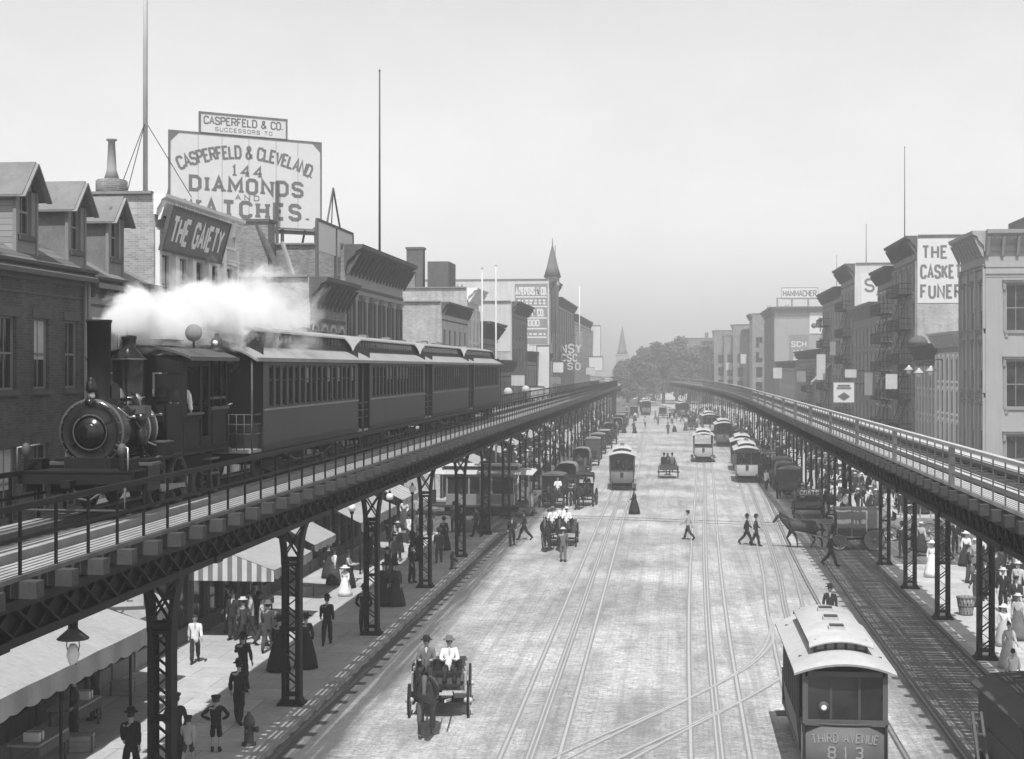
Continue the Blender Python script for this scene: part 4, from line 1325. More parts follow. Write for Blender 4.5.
        for i in range(3):
            yy = c0 + (c1 - c0) * (.2 + .3 * i)
            q = MB(); q.box(-.2, .2, yy - .14, yy + .14, zc + .45, zc + .53, M_ROOFT); q.box(-.17, .17, yy - .11, yy + .11, zc + .53, zc + .57, M_CARD); q.build('vent', rf)
    b = MB()
    b.tube([(.35, .06, zs - .5), (.35, .06, zs + .3)], .018, M_IRON2, 5); b.tube([(.33, .06, zs + .28), (.55, .06, zs + .32)], .016, M_IRON2, 5)
    b.build('brake_handle', root)
    b = MB(); b.lathe([(0, -.02), (.13, 0), (.14, .1), (.05, .18), (0, .18)], M_IRON2, 10, tr(0, -.12, zs - .05) @ rotx(PI / 2)) if not dash else None
    b.build('headlamp', root)
    tb = MB()
    tb.box(-hw * .78, hw * .78, 1.0, ye - 1.0, .3, .62, M_BLACKM)
    tb.prism([(-hw * .8, .12), (-hw * .8, .36), (hw * .8, .36), (hw * .8, .12)], -.1, .02, M_BLACKM, 'y')
    tk = tb.build('truck', root)
    for yy in (ye / 2 - .95, ye / 2 + .95):
        for s in (-1, 1):
            q = MB(); q.lathe([(0, -.05), (.38, -.05), (.4, 0), (.38, .04), (0, .04)], M_IRON, 16, tr(s * .75, yy, .38) @ roty(PI / 2)); q.build('wheel', tk)
    for s in (-1, 1):
        for yy in (.35, ye - .75):
            q = MB(); q.box(s * (hw - .02) - .17, s * (hw - .02) + .17, yy, yy + .5, .42, .46, M_IRON2); q.build('step', root)
    return root
# ------------------------------------------------------------------ the steam train
TX = -12.0
def lathe_y(b, prof, m, n, x, z, y0=0):
    """profile (r, y) spun about an axis along +y"""
    b.lathe([(r, -y) for r, y in prof][::-1], m, n, tr(x, y0, z) @ rotx(PI / 2))

def locomotive(y0):
    root = thing('steam_locomotive', 'small black steam locomotive with tall stack heading the train on the left railway', 'locomotive', (TX, y0, RAIL_Z))
    bz = 1.72
    b = MB()
    lathe_y(b, [(.66, .0), (.68, .04), (.68, .95), (.66, .97), (.58, 1.0), (.58, 2.75)], M_BLACK, 32, 0, bz)
    for y in (1.35, 1.9, 2.35): lathe_y(b, [(.585, y - .03), (.595, y - .02), (.595, y + .02), (.585, y + .03)], M_STEEL, 32, 0, bz)
    bo = b.build('boiler', root)
    b = MB()
    lathe_y(b, [(0, -.16), (.17, -.155), (.19, -.13), (.2, -.1), (.30, -.075), (.33, -.05), (.36, -.06), (.40, -.05), (.54, -.015), (.58, -.03), (.62, -.03), (.67, .01), (.69, .03)], M_BLACK, 32, 0, bz)
    for i in range(20):
        a = 2 * PI * i / 20
        b.lathe([(.018, 0), (.018, .03), (0, .035)], M_IRON2, 6, tr(.635 * math.cos(a), -.015, bz + .635 * math.sin(a)) @ rotx(PI / 2))
    for a in (.5, 2.1, 3.7, 5.3):
        b.bar((.36 * math.cos(a), -.07, bz + .36 * math.sin(a)), (.5 * math.cos(a), -.05, bz + .5 * math.sin(a)), .05, .04, M_IRON)
    d = b.build('smokebox_door', root)
    b = MB(); lathe_y(b, [(.345, -.075), (.36, -.085), (.375, -.075)], M_IRON2, 32, 0, bz); lathe_y(b, [(.68, -.0), (.70, .02), (.70, .05), (.68, .06)], M_IRON2, 36, 0, bz); b.build('door_ring', d)
    b = MB()
    b.lathe([(.34, bz + .50), (.30, bz + .62), (.235, bz + .72), (.225, bz + .75), (.25, 4.0), (.265, 4.0), (.27, 4.06), (.23, 4.06), (.22, 3.9), (0, 3.85)], M_BLACKM, 22, tr(0, .42, 0))
    b.build('smoke_stack', root)
    b = MB()
    b.lathe([(.0, 0), (.09, .02), (.1, .1), (.09, .2), (.0, .22)], M_BLACK, 12, tr(0, .05, bz + .62) @ rotx(PI / 2)); b.lathe([(.085, 0), (.0, .02)], M_LAMP, 12, tr(0, -.0, bz + .76) @ rotx(PI / 2) )
    b.box(-.1, .1, -.05, .2, bz + .58, bz + .66, M_BLACK)
    b.lathe([(.1, 0), (.12, .06), (.1, .2), (.06, .24), (.08, .28), (0, .3)], M_BLACK, 10, tr(0, .0, bz + .84))
    b.build('headlamp', root)
    b = MB()
    b.lathe([(.46, bz + .32), (.42, bz + .52), (.345, bz + .60), (.34, bz + .64), (.36, bz + .66), (.335, bz + .70), (.36, 3.2), (.375, 3.22), (.39, 3.27), (.16, 3.5), (.15, 3.52), (.15, 3.68), (.17, 3.7), (.17, 3.76), (0, 3.78)], M_BLACK, 26, tr(0, 2.15, 0))
    dm = b.build('steam_dome', root)
    b = MB(); b.lathe([(.345, bz + .665), (.365, bz + .68), (.345, bz + .70)], M_STEEL, 26, tr(0, 2.15, 0)); b.lathe([(.36, 3.22), (.392, 3.25), (.36, 3.29)], M_STEEL, 26, tr(0, 2.15, 0)); b.build('dome_band', dm)
    b = MB(); b.lathe([(.03, 0), (.03, .12), (.05, .13), (.05, .26), (0, .3)], M_STEEL, 8, tr(-.04, 2.15, 3.76)); b.build('whistle', dm)
    b = MB(); b.lathe([(.2, bz + .45), (.17, bz + .6), (.17, bz + .9), (.12, bz + 1.0), (0, bz + 1.03)], M_BLACK, 16, tr(0, 1.15, 0)); b.build('sand_dome', root)
    # fittings on the boiler flank: pump, pipes, handrail, toolbox
    b = MB()
    b.tube([(.45, .3, bz + .5), (.62, .5, bz + .3), (.64, 2.4, bz + .3)], .022, M_STEEL, 6)
    b.tube([(.6, 1.0, bz - .1), (.66, 1.2, bz - .45), (.7, 1.6, bz - .62), (.72, 2.3, bz - .5)], .03, M_IRON2, 6)
    ring = [(1.02, 1.2 + .36 * math.cos(a), .86 + .3 * math.sin(a)) for a in [2 * PI * i / 20 for i in range(12)]]
    b.tube(ring, .025, M_IRON2, 6)
    b.tube([(.5, .9, bz + .3), (.6, 1.1, bz + .55), (.45, 1.3, bz + .75), (.3, 1.5, bz + .8)], .03, M_IRON, 6)
    b.box(.42, .78, 1.0, 1.4, bz + .28, bz + .52, M_IRON2)
    b.lathe([(.13, 0), (.13, .34), (.09, .38), (.09, .5), (.12, .52), (.12, .7), (0, .72)], M_BLACK, 12, tr(.72, .95, bz - .35))
    b.tube([(-.45, .3, bz + .5), (-.62, .5, bz + .3), (-.64, 2.4, bz + .3)], .022, M_STEEL, 6)
    for y in (.75, 1.3, 1.85, 2.4): b.lathe([(.035, -.03), (.045, 0), (.035, .03)], M_STEEL, 8, tr(.635, y, bz + .3))
    b.tube([(.2, .7, bz + .62), (.5, .8, bz + .4), (.72, .9, bz + .05), (.74, .95, .95)], .045, M_BLACK, 8)
    b.tube([(.55, 1.6, bz - .25), (.75, 1.7, bz - .35), (.78, 2.55, bz - .3)], .028, M_STEEL, 6)
    b.box(.6, .95, 1.75, 2.3, 1.14, 1.42, M_BLACKM); b.box(.58, .97, 1.73, 2.32, 1.42, 1.45, M_IRON2)
    b.lathe([(.1, 0), (.1, .22), (.13, .24), (.05, .34), (0, .36)], M_STEEL, 10, tr(.4, 1.55, bz + .42))
    b.build('pipe_work', root)
    b = MB(); b.lathe([(.15, 0), (.14, .05), (.1, .14), (.07, .22), (0, .25)], M_STEEL, 12, tr(0, 1.55, bz + .66))
    for q in (-.17, .17): b.bar((q, 1.55, bz + .5), (q, 1.55, bz + .88), .03, .03, M_IRON)
    b.bar((-.17, 1.55, bz + .88), (.17, 1.55, bz + .88), .03, .03, M_IRON); b.build('bell', root)
    b = MB()
    b.box(.56, 1.05, .6, 6.3, 1.08, 1.14, M_BLACKM); b.box(-1.05, -.56, .6, 6.3, 1.08, 1.14, M_BLACKM)
    b.build('running_board', root)
    b = MB()
    for s in (-1, 1): b.box(s * .5 - .05, s * .5 + .05, -.8, 6.4, .5, .95, M_BLACKM)
    b.box(-.5, .5, -.2, .95, .55, 1.2, M_BLACKM)
    b.build('frame', root)
    b = MB()
    b.box(-1.22, 1.22, -1.0, -.8, .72, .95, M_BLACKM)
    for x in (-1.0, -.5, .5, 1.0): b.box(x - .04, x + .04, -.98, -.2, .55, .72, M_BLACKM)
    for s in (-1, 1):
        b.lathe([(.05, 0), (.05, .3), (.09, .32), (.09, .5), (.05, .55), (0, .57)], M_IRON2, 10, tr(s * 1.0, -.9, .98))
        b.tube([(s * 1.15, -.98, .98), (s * 1.15, -.98, 1.45), (s * .8, -.7, 1.5)], .02, M_STEEL, 6)
    b.box(-1.22, 1.22, -1.02, -.1, .955, .985, M_IRON)
    b.tube([(-1.1, -1.0, .66), (-1.1, -1.02, .2), (1.1, -1.02, .2), (1.1, -1.0, .66)], .03, M_IRON2, 6)
    for x in (-.95, .95): b.box(x - .14, x + .14, -.6, -.2, .99, 1.2, M_BLACKM)
    b.tube([(0, -1.0, .7), (.15, -1.12, .45), (.4, -1.1, .4), (.7, -1.02, .62)], .03, M_IRON2, 6)
    b.bar((0, -1.0, .74), (0, -1.35, .74), .18, .14, M_IRON)
    b.build('buffer_beam', root)
    for s in (-1, 1):
        b = MB(); b.box(s * .86 - .26, s * .86 + .26, .25, 1.0, .48, 1.02, M_BLACK); b.box(s * .88 - .3, s * .88 + .3, .32, .9, 1.02, 1.07, M_IRON2); b.build('cylinder', root)
    WHL = {}
    def drv(r):
        b = MB(); n = 12
        b.lathe([(r - .07, -.06), (r + .02, -.06), (r, .0), (r - .01, .06), (r - .07, .06), (r - .07, -.06)], M_IRON2, 26, roty(PI / 2))
        for i in range(n):
            a = 2 * PI * i / n
            b.bar((0, .08 * math.cos(a), .08 * math.sin(a)), (0, (r - .05) * math.cos(a), (r - .05) * math.sin(a)), .05, .06, M_BLACKM, (1, 0, 0))
        b.lathe([(0, -.09), (.11, -.09), (.11, .09), (0, .09)], M_BLACKM, 12, roty(PI / 2))
        return b.mesh('wheel')
    big, sml = drv(.54), drv(.36)
    for s in (-1, 1):
        for y in (1.75, 3.2): place('driving_wheel', big, root, (s * .74, y, .54))
        for y in (4.6, 5.9): place('trailing_wheel', sml, root, (s * .74, y, .36))
        b = MB(); b.bar((s * .9, 1.0, .52), (s * .9, 3.2, .40), .06, .1, M_STEEL); b.bar((s * .86, 1.75, .4), (s * .86, 3.2, .4), .05, .09, M_STEEL); b.build('side_rod', root)
    # cab
    cw = 1.0; c0, c1, c2 = 2.85, 4.75, 6.25
    cab = MB()
    for s in (-1, 1):
        M = tr(s * cw, 0, 0) @ rotz(PI / 2 * s) if s > 0 else tr(-cw, 0, 0) @ rotz(-PI / 2)
        # local x of the panel runs along +y for the right-hand side, -y for the left
        rects = [(c0 + .28, c0 + 1.22, 2.02, 3.08), (c0 + 1.38, c1 - .06, 1.45, 3.1)]
        if s < 0: rects = [(-r[1], -r[0], r[2], r[3]) for r in rects]
        x0, x1 = (c0, c1 + .1) if s > 0 else (-c1 - .1, -c0)
        panel(cab, x0, x1, 1.14, 3.32, rects, M_BLACKM, .05, 0, M)
        cab.bar((s * (cw - .03), c0 + .25, 2.0), (s * (cw + .03), c0 + 1.25, 2.0), .12, .05, M_IRON2)
    for xx in ((-cw, -.62), (.62, cw)):
        cab.box(xx[0], xx[1], c0 - .03, c0 + .01, 1.14, 2.25, M_BLACKM)
    cab.box(-cw, cw, c0 - .03, c0 + .01, 2.95, 3.34, M_BLACKM)
    cab.box(-.28, .28, c0 - .03, c0 + .01, 2.2, 2.95, M_BLACKM)
    for s in (-1, 1): cab.box(s * (cw - .04) - .04, s * (cw - .04) + .04, c0 - .03, c0 + .01, 2.25, 2.95, M_BLACKM)
    for s in (-1, 1):
        for ya, yb, za, zb in ((c0 + .08, c0 + 1.2, 1.22, 1.9), (c1 + .2, c2 - .1, 1.22, 1.98)):
            for q in ((ya, yb, za, za + .03), (ya, yb, zb - .03, zb)): cab.box(s * (cw + .012) - .012, s * (cw + .012) + .012, q[0], q[1], q[2], q[3], M_IRON)
            for q in (ya, yb): cab.box(s * (cw + .012) - .012, s * (cw + .012) + .012, q - .012, q + .012, za, zb, M_IRON)
    cab.box(-cw + .05, cw - .05, c0, c1, 1.12, 1.16, M_BLACKM)
    cab.box(-.55, .55, c0 + .02, c0 + .5, 1.16, 2.4, M_BLACKM)
    co_ = cab.build('cab', root)
    b = MB()
    for s in (-1, 1):
        b = MB(); b.box(s * .69 - .34, s * .69 + .34, c0 - .012, c0 - .006, 2.28, 2.92, M_GLASS); b.build('front_window', co_)
    b = MB()
    for s in (-1, 1):
        for y in (c1 + .35, c1 + 1.0, c2 - .05): b.box(s * (cw - .05) - .03, s * (cw - .05) + .03, y - .03, y + .03, 1.14, 3.3, M_BLACKM)
        b.box(s * (cw - .05) - .02, s * (cw - .05) + .02, c1, c2, 2.3, 2.36, M_IRON2)
    b.build('roof_post', co_)
    b = MB(); n = 12; vs = []
    for y in (c0 - .12, c2 + .12):
        for j in range(n + 1):
            x = -1.24 + 2.48 * j / n
            vs.append((x, y, 3.3 + .27 * (1 - (x / 1.24) ** 2)))
    m_ = n + 1
    b.add(vs, [(j, j + 1, m_ + j + 1, m_ + j) for j in range(n)], M_IRON2, True)
    b.add([(p[0], p[1], p[2] - .06) for p in vs], [(m_ + j, m_ + j + 1, j + 1, j) for j in range(n)], M_BLACKM, True)
    for k in (0, 1):
        for j in range(n):
            q = [vs[k * m_ + j], vs[k * m_ + j + 1]]
            b.add([q[0], q[1], (q[1][0], q[1][1], q[1][2] - .06), (q[0][0], q[0][1], q[0][2] - .06)], [(0, 1, 2, 3)], M_IRON2)
    for s in (-1, 1): b.box(s * 1.24 - .02, s * 1.24 + .02, c0 - .12, c2 + .12, 3.22, 3.31, M_IRON2)
    rf = b.build('cab_roof', root)
    b = MB(); b.box(-.45, .45, c0 + .3, c0 + 1.5, 3.57, 3.68, M_TRIML); b.box(-.5, .5, c0 + .25, c0 + 1.55, 3.68, 3.71, M_TRIM); b.build('roof_hatch', rf)
    b = MB(); b.lathe([(.13, 0), (.13, .05), (.1, .06), (.14, .12), (.14, .28), (.08, .34), (.05, .36), (.05, .44), (0, .45)], M_IRON2, 14, tr(.75, c2 - .1, 3.46)); b.lathe([(.08, 0), (0, .02)], M_LAMP, 12, tr(.75, c2 - .24, 3.66) @ rotx(PI / 2)); b.build('roof_lamp', rf)
    # bunker
    b = MB()
    b.box(-cw, cw, c1 + .1, c2, 1.14, 2.05, M_BLACKM); b.box(-cw - .03, cw + .03, c1 + .1, c2 + .03, 2.05, 2.12, M_IRON2)
    b.box(-cw - .02, cw + .02, c2 - .02, c2 + .25, .95, 1.08, M_IRON2)
    for i in range(7): b.lathe([(0, -.12), (.16, 0), (0, .12)], M_BLACK, 6, tr(-.7 + .23 * i, c1 + .6 + .15 * (i % 3), 2.18))
    b.build('coal_bunker', root)
    b = MB(); b.box(cw - .02, cw + .22, c1 - .5, c1 + .1, .55, .6, M_IRON2); b.box(cw - .02, cw + .22, c1 - .5, c1 + .1, .9, .94, M_IRON2); b.build('cab_step', root)
    # round target discs
    for x, y, r in ((-.05, c0 + .35, .21), (1.0, c0 + .75, .2)):
        b = MB(); b.lathe([(0, 0), (r, 0), (r, .03), (0, .03)], M_TRIM, 22, tr(x, y, 3.86) @ rotx(PI / 2)); b.bar((x, y, 3.5), (x, y, 3.86), .04, .04, M_IRON); b.build('target_disc', root)
    return root
LOCO_Y = 29.9
locomotive(LOCO_Y)

def coach_meshes():
    L, hw = 11.8, 1.3
    zf, zs, zw, ze = .92, 1.98, 3.12, 3.32
    N = 16
    o = {}
    b = MB()
    margin, pitch = .42, (L - .84) / N
    rects = [(margin + pitch * i + .1, margin + pitch * (i + 1) - .1, zs + .05, zw) for i in range(N)]
    for s in (-1, 1):
        M = tr(s * hw, 0, 0) @ rotz(PI / 2 * s)
        rr = rects if s > 0 else [(-r[1], -r[0], r[2], r[3]) for r in rects]
        panel(b, 0 if s > 0 else -L, L if s > 0 else 0, zf, ze, rr, M_COACH, .07, 0, M)
        b.box(s * hw - .03, s * hw + .03, 0, L, zs - .05, zs, M_TRIM)
        b.box(s * hw - .02, s * hw + .02, 0, L, zf, zf + .12, M_COACHD)
        b.box(s * hw - .025, s * hw + .025, 0, L, ze - .1, ze, M_COACHD)
    for y in (0, L):
        sg = -1 if y == 0 else 1
        for a, c in ((-hw, -.42), (.42, hw)):
            b.box(a + .003, c - .003, y - .03, y + .03, zf, ze + .3, M_COACHD)
        b.box(-.42, .42, y - .03, y + .03, 2.95, ze + .3, M_COACHD)
    b.box(-hw + .02, hw - .02, 0, L, zf - .05, zf + .02, M_COACHD)
    b.box(-hw + .1, hw - .1, -.95, L + .95, zf - .22, zf - .05, M_BLACKM)
    o['body'] = b.mesh('coach_body')
    w = pitch - .2; h = zw - zs - .05
    b = MB()
    for x0, x1, z0, z1 in ((-w / 2, -w / 2 + .035, 0, h), (w / 2 - .035, w / 2, 0, h), (-w / 2 + .035, w / 2 - .035, 0, .04), (-w / 2 + .035, w / 2 - .035, h - .06, h), (-w / 2 + .035, w / 2 - .035, h * .62, h * .62 + .04)):
        b.box(x0, x1, .04, .065, z0, z1, M_COACHD)
    o['win'] = b.mesh('window')
    b = MB(); b.quad((-w / 2, .06, 0), (w / 2, .06, 0), (w / 2, .06, h), (-w / 2, .06, h), M_GLASS); o['pane'] = b.mesh('pane')
    b = MB(); b.quad((-w / 2, .055, h * .55), (w / 2, .055, h * .55), (w / 2, .055, h), (-w / 2, .055, h), M_TRIM); o['blind'] = b.mesh('blind')
    b = MB(); b.box(-.4, .4, -.02, .02, zf, 2.95, M_COACHD); b.box(-.28, .28, -.028, .028, 1.95, 2.8, M_GLASS); o['door'] = b.mesh('end_door')
    # lower roof deck, running out over the platforms
    b = MB(); n = 12; wr = hw + .12; vs = []
    def prof(x): return .42 * (1 - abs(x / wr) ** 2.4)
    rows = [(-1.0, -.05), (-.2, 0), (L + .2, 0), (L + 1.0, -.05)]
    for y, dz in rows:
        for j in range(n + 1):
            x = -wr + 2 * wr * j / n
            vs.append((x, y, ze + prof(x) + dz))
    m_ = n + 1
    fs = [(i * m_ + j, i * m_ + j + 1, (i + 1) * m_ + j + 1, (i + 1) * m_ + j) for i in range(3) for j in range(n)]
    b.add(vs, fs, M_ROOFC, True); b.add([(p[0], p[1], p[2] - .06) for p in vs], [f[::-1] for f in fs], M_COACHD, True)
    for i in (0, 3):
        for j in range(n):
            a, c = vs[i * m_ + j], vs[i * m_ + j + 1]
            b.add([a, (a[0], a[1], a[2] - .06), (c[0], c[1], c[2] - .06), c], [(0, 1, 2, 3)], M_TRIM)
    for s in (-1, 1): b.box(s * wr - .025, s * wr + .025, -1.0, L + 1.0, ze - .1, ze - .0, M_TRIM)
    o['roof'] = b.mesh('roof')
    # clerestory whose ends sweep down to the hoods
    b = MB(); cw = .78
    def top(y):
        e = min(y + .9, L + .9 - y)
        return ze + .34 + .42 * min(1, max(0, e / 1.3)) ** .6
    ys = [-.9, -.7, -.4, 0, .4, 1.2] + [2 + (L - 4) * i / 6 for i in range(7)] + [L - 1.2, L - .4, L, L + .4, L + .7, L + .9]
    for s in (-1, 1):
        vs = []
        for y in ys: vs += [(s * cw, y, ze + .2), (s * cw, y, top(y))]
        b.add(vs, [((2 * i, 2 * i + 2, 2 * i + 3, 2 * i + 1) if s > 0 else (2 * i + 1, 2 * i + 3, 2 * i + 2, 2 * i)) for i in range(len(ys) - 1)], M_COACHD)
        for i in range(22):
            y = .5 + (L - 1) * (i + .5) / 22
            b.box(s * (cw + .012) - .008, s * (cw + .012) + .008, y - .19, y + .19, ze + .46, ze + .66, M_GLASSL if i % 5 == 9 else M_GLASS)
    o['clere'] = b.mesh('clerestory')
    b = MB(); n = 8; wr2 = cw + .13; vs = []
    for y in ys:
        for j in range(n + 1):
            x = -wr2 + 2 * wr2 * j / n
            vs.append((x, y, top(y) + .15 * (1 - (x / wr2) ** 2)))
    m_ = n + 1
    fs = [(i * m_ + j, i * m_ + j + 1, (i + 1) * m_ + j + 1, (i + 1) * m_ + j) for i in range(len(ys) - 1) for j in range(n)]
    b.add(vs, fs, M_ROOFC, True); b.add([(p[0], p[1], p[2] - .05) for p in vs], [f[::-1] for f in fs], M_COACHD, True)
    for s in (0, n):
        q = []
        for i in range(len(ys)): q += [vs[i * m_ + s], (vs[i * m_ + s][0], vs[i * m_ + s][1], vs[i * m_ + s][2] - .05)]
        b.add(q, [((2 * i, 2 * i + 1, 2 * i + 3, 2 * i + 2) if s == 0 else (2 * i, 2 * i + 2, 2 * i + 3, 2 * i + 1)) for i in range(len(ys) - 1)], M_TRIML)
    o['upper'] = b.mesh('upper_roof')
    b = MB(); b.box(-.16, .16, -.22, .22, 0, .09, M_TRIM); b.box(-.13, .13, -.19, .19, .09, .13, M_TRIMD); o['vent'] = b.mesh('vent')
    b = MB()
    for s in (-1, 1):
        b.tube([(s * (hw - .05), -.9, zf - .1), (s * (hw - .05), -.9, ze + .05)], .03, M_IRON2, 6)
        for z in (1.35, 1.6, 1.85):
            b.tube([(s * (hw - .05), -.9, z), (s * .45, -.92, z)], .018, M_IRON2, 5)
            b.tube([(s * (hw - .05), -.9, z), (s * (hw - .05), -.1, z)], .018, M_IRON2, 5)
        for k in range(5):
            x = .45 + (hw - .5) * k / 4
            b.tube([(s * x, -.92, zf), (s * x, -.92, 1.86)], .013, M_IRON2, 5)
        b.tube([(s * .55, -.85, zf), (s * .55, -.85, 2.1), (s * .72, -.85, 2.14)], .025, M_STEEL, 5)
    b.box(-hw + .05, hw - .05, -1.0, 0, zf - .05, zf + .02, M_WOODL)
    o['plat'] = b.mesh('end_platform')
    b = MB()
    for s in (-1, 1):
        b.box(s * .95 - .05, s * .95 + .05, -.95, .95, .36, .56, M_BLACKM)
        b.tube([(s * .97, -.9, .34), (s * .97, 0, .2), (s * .97, .9, .34)], .04, M_BLACKM, 5)
    b.box(-.95, .95, -.12, .12, .4, .7, M_BLACKM)
    o['truck'] = b.mesh('truck')
    b = MB(); b.lathe([(0, -.06), (.36, -.06), (.39, -.05), (.38, .0), (.36, .05), (.3, .03), (.1, .05), (0, .05)], M_IRON2, 20, roty(PI / 2)); o['wheel'] = b.mesh('wheel')
    b = MB()
    for s in (-1, 1): b.tube([(s * 1.1, 2.6, zf - .2), (s * 1.1, 4.2, .42), (s * 1.1, L - 4.2, .42), (s * 1.1, L - 2.6, zf - .2)], .025, M_IRON2, 5)
    b.box(-.6, .6, L / 2 - .9, L / 2 + .9, .35, .7, M_BLACKM)
    o['under'] = b.mesh('truss_rods')
    o.update(dict(L=L, hw=hw, pitch=pitch, margin=margin, zs=zs, N=N, top=top(5) + .15))
    return o
CM = coach_meshes()
def coach(y0, label):
    root = thing('railway_coach', label, 'railway coach', (TX, y0, RAIL_Z), 0, 'coaches of the elevated train')
    body = place('body', CM['body'], root)
    for i in range(CM['N']):
        y = CM['margin'] + CM['pitch'] * (i + .5)
        for s in (1, -1):
            w = place('window', CM['win'], root, (s * CM['hw'], y, CM['zs'] + .05), PI / 2 * s)
            place('pane', CM['pane'], w)
            if s > 0 and rnd.random() < .3: place('blind', CM['blind'], w)
    for y, q in ((0, 0), (CM['L'], PI)):
        place('end_door', CM['door'], root, (0, y, 0), q)
        place('end_platform', CM['plat'], root, (0, y, 0), q)
    rf = place('roof', CM['roof'], root)
    place('clerestory', CM['clere'], rf); place('upper_roof', CM['upper'], rf)
    for k in range(5): place('vent', CM['vent'], rf, (.32 * (1 if k % 2 else -1), 1.3 + 2.3 * k, CM['top'] - .035))
    for y in (2.0, CM['L'] - 2.0):
        t = place('truck', CM['truck'], root, (0, y, 0))
        for s in (-1, 1):
            for q in (-.65, .65): place('wheel', CM['wheel'], t, (s * .72, q, .38))
    place('truss_rods', CM['under'], root)
C0 = 38.3
for i, lab in enumerate(('first dark passenger coach, coupled directly behind the black locomotive', 'second dark passenger coach, between the first coach and the third coach of the train',
                         'third dark passenger coach of the train, next to the last coach', 'last and farthest dark passenger coach at the tail of the elevated train')):
    coach(C0 + 13.75 * i, lab)
# driver leaning in the cab
o = person((TX + .62, LOCO_Y + 3.75, RAIL_Z + 1.12), 200, 'lean', 5, 2, 'cap', 'engine driver in white shirt leaning by the open cab window')

# steam blown back over the train from the stack
def steam():
    x0, y0, z0 = TX, 30.75, RAIL_Z + 3.95
    Ln = 14.5
    m = bpy.data.materials.new('steam'); m.use_nodes = True
    nt = m.node_tree; nt.nodes.remove(nt.nodes['Principled BSDF'])
    def mth(op, a, b_=None, clamp=False):
        nd = nt.nodes.new('ShaderNodeMath'); nd.operation = op; nd.use_clamp = clamp
        for i, q in enumerate((a, b_)):
            if q is None: continue
            if isinstance(q, (int, float)): nd.inputs[i].default_value = q
            else: nt.links.new(q, nd.inputs[i])
        return nd.outputs[0]
    tc = nt.nodes.new('ShaderNodeTexCoord')
    sx = nt.nodes.new('ShaderNodeSeparateXYZ'); nt.links.new(tc.outputs['Object'], sx.inputs[0])
    t = mth('DIVIDE', sx.outputs[1], Ln, True)
    rad = mth('ADD', .16, mth('MULTIPLY', mth('POWER', t, .5), 1.3))
    cz = mth('ADD', .1, mth('MULTIPLY', t, .55))
    dz = mth('SUBTRACT', sx.outputs[2], cz)
    r = mth('SQRT', mth('ADD', mth('MULTIPLY', sx.outputs[0], sx.outputs[0]), mth('MULTIPLY', dz, dz)))
    rel = mth('SUBTRACT', 1.0, mth('DIVIDE', r, rad))
    nz = nt.nodes.new('ShaderNodeTexNoise'); nz.inputs['Scale'].default_value = .85; nz.inputs['Detail'].default_value = 8; nz.inputs['Roughness'].default_value = .66; nz.inputs['Distortion'].default_value = .5
    nt.links.new(tc.outputs['Object'], nz.inputs['Vector'])
    n = mth('MULTIPLY', mth('SUBTRACT', nz.outputs[0], .5), 3.6)
    fade = mth('SUBTRACT', 1.0, mth('POWER', t, 1.2))
    dens = mth('MULTIPLY', mth('ADD', mth('ADD', rel, n), -.12), 2.6, True)
    dens = mth('MULTIPLY', mth('MULTIPLY', dens, fade), 5.5)
    dens = mth('MULTIPLY', dens, mth('MULTIPLY', mth('ADD', sx.outputs[1], .1), 5.0, True))
    v = nt.nodes.new('ShaderNodeVolumePrincipled'); v.inputs['Color'].default_value = (1, 1, 1, 1); v.inputs['Anisotropy'].default_value = 0
    nt.links.new(dens, v.inputs['Density'])
    nt.links.new(v.outputs[0], nt.nodes['Material Output'].inputs['Volume'])
    b = MB(); prof = [(.1, -.35), (.5, -.2), (1.0, .6), (1.7, 2.5), (2.3, 7), (2.5, 12), (2.4, Ln)]
    vs, fs, k = [], [], 12
    for rr, y in prof:
        c = .1 + .55 * max(0, y / Ln)
        for j in range(k):
            a = 2 * PI * j / k
            vs.append((rr * math.cos(a), y, c + rr * math.sin(a)))
    for i in range(len(prof) - 1):
        for j in range(k): fs.append((i * k + j, (i + 1) * k + j, (i + 1) * k + (j + 1) % k, i * k + (j + 1) % k))
    fs.append(tuple(range(k))); fs.append(tuple((len(prof) - 1) * k + j for j in range(k - 1, -1, -1)))
    b.add(vs, fs, m)
    o = b.build('steam', None, (x0, y0, z0))
    tag(o, 'white cloud of steam trailing back from the locomotive stack', 'steam', None, 'stuff')
steam()
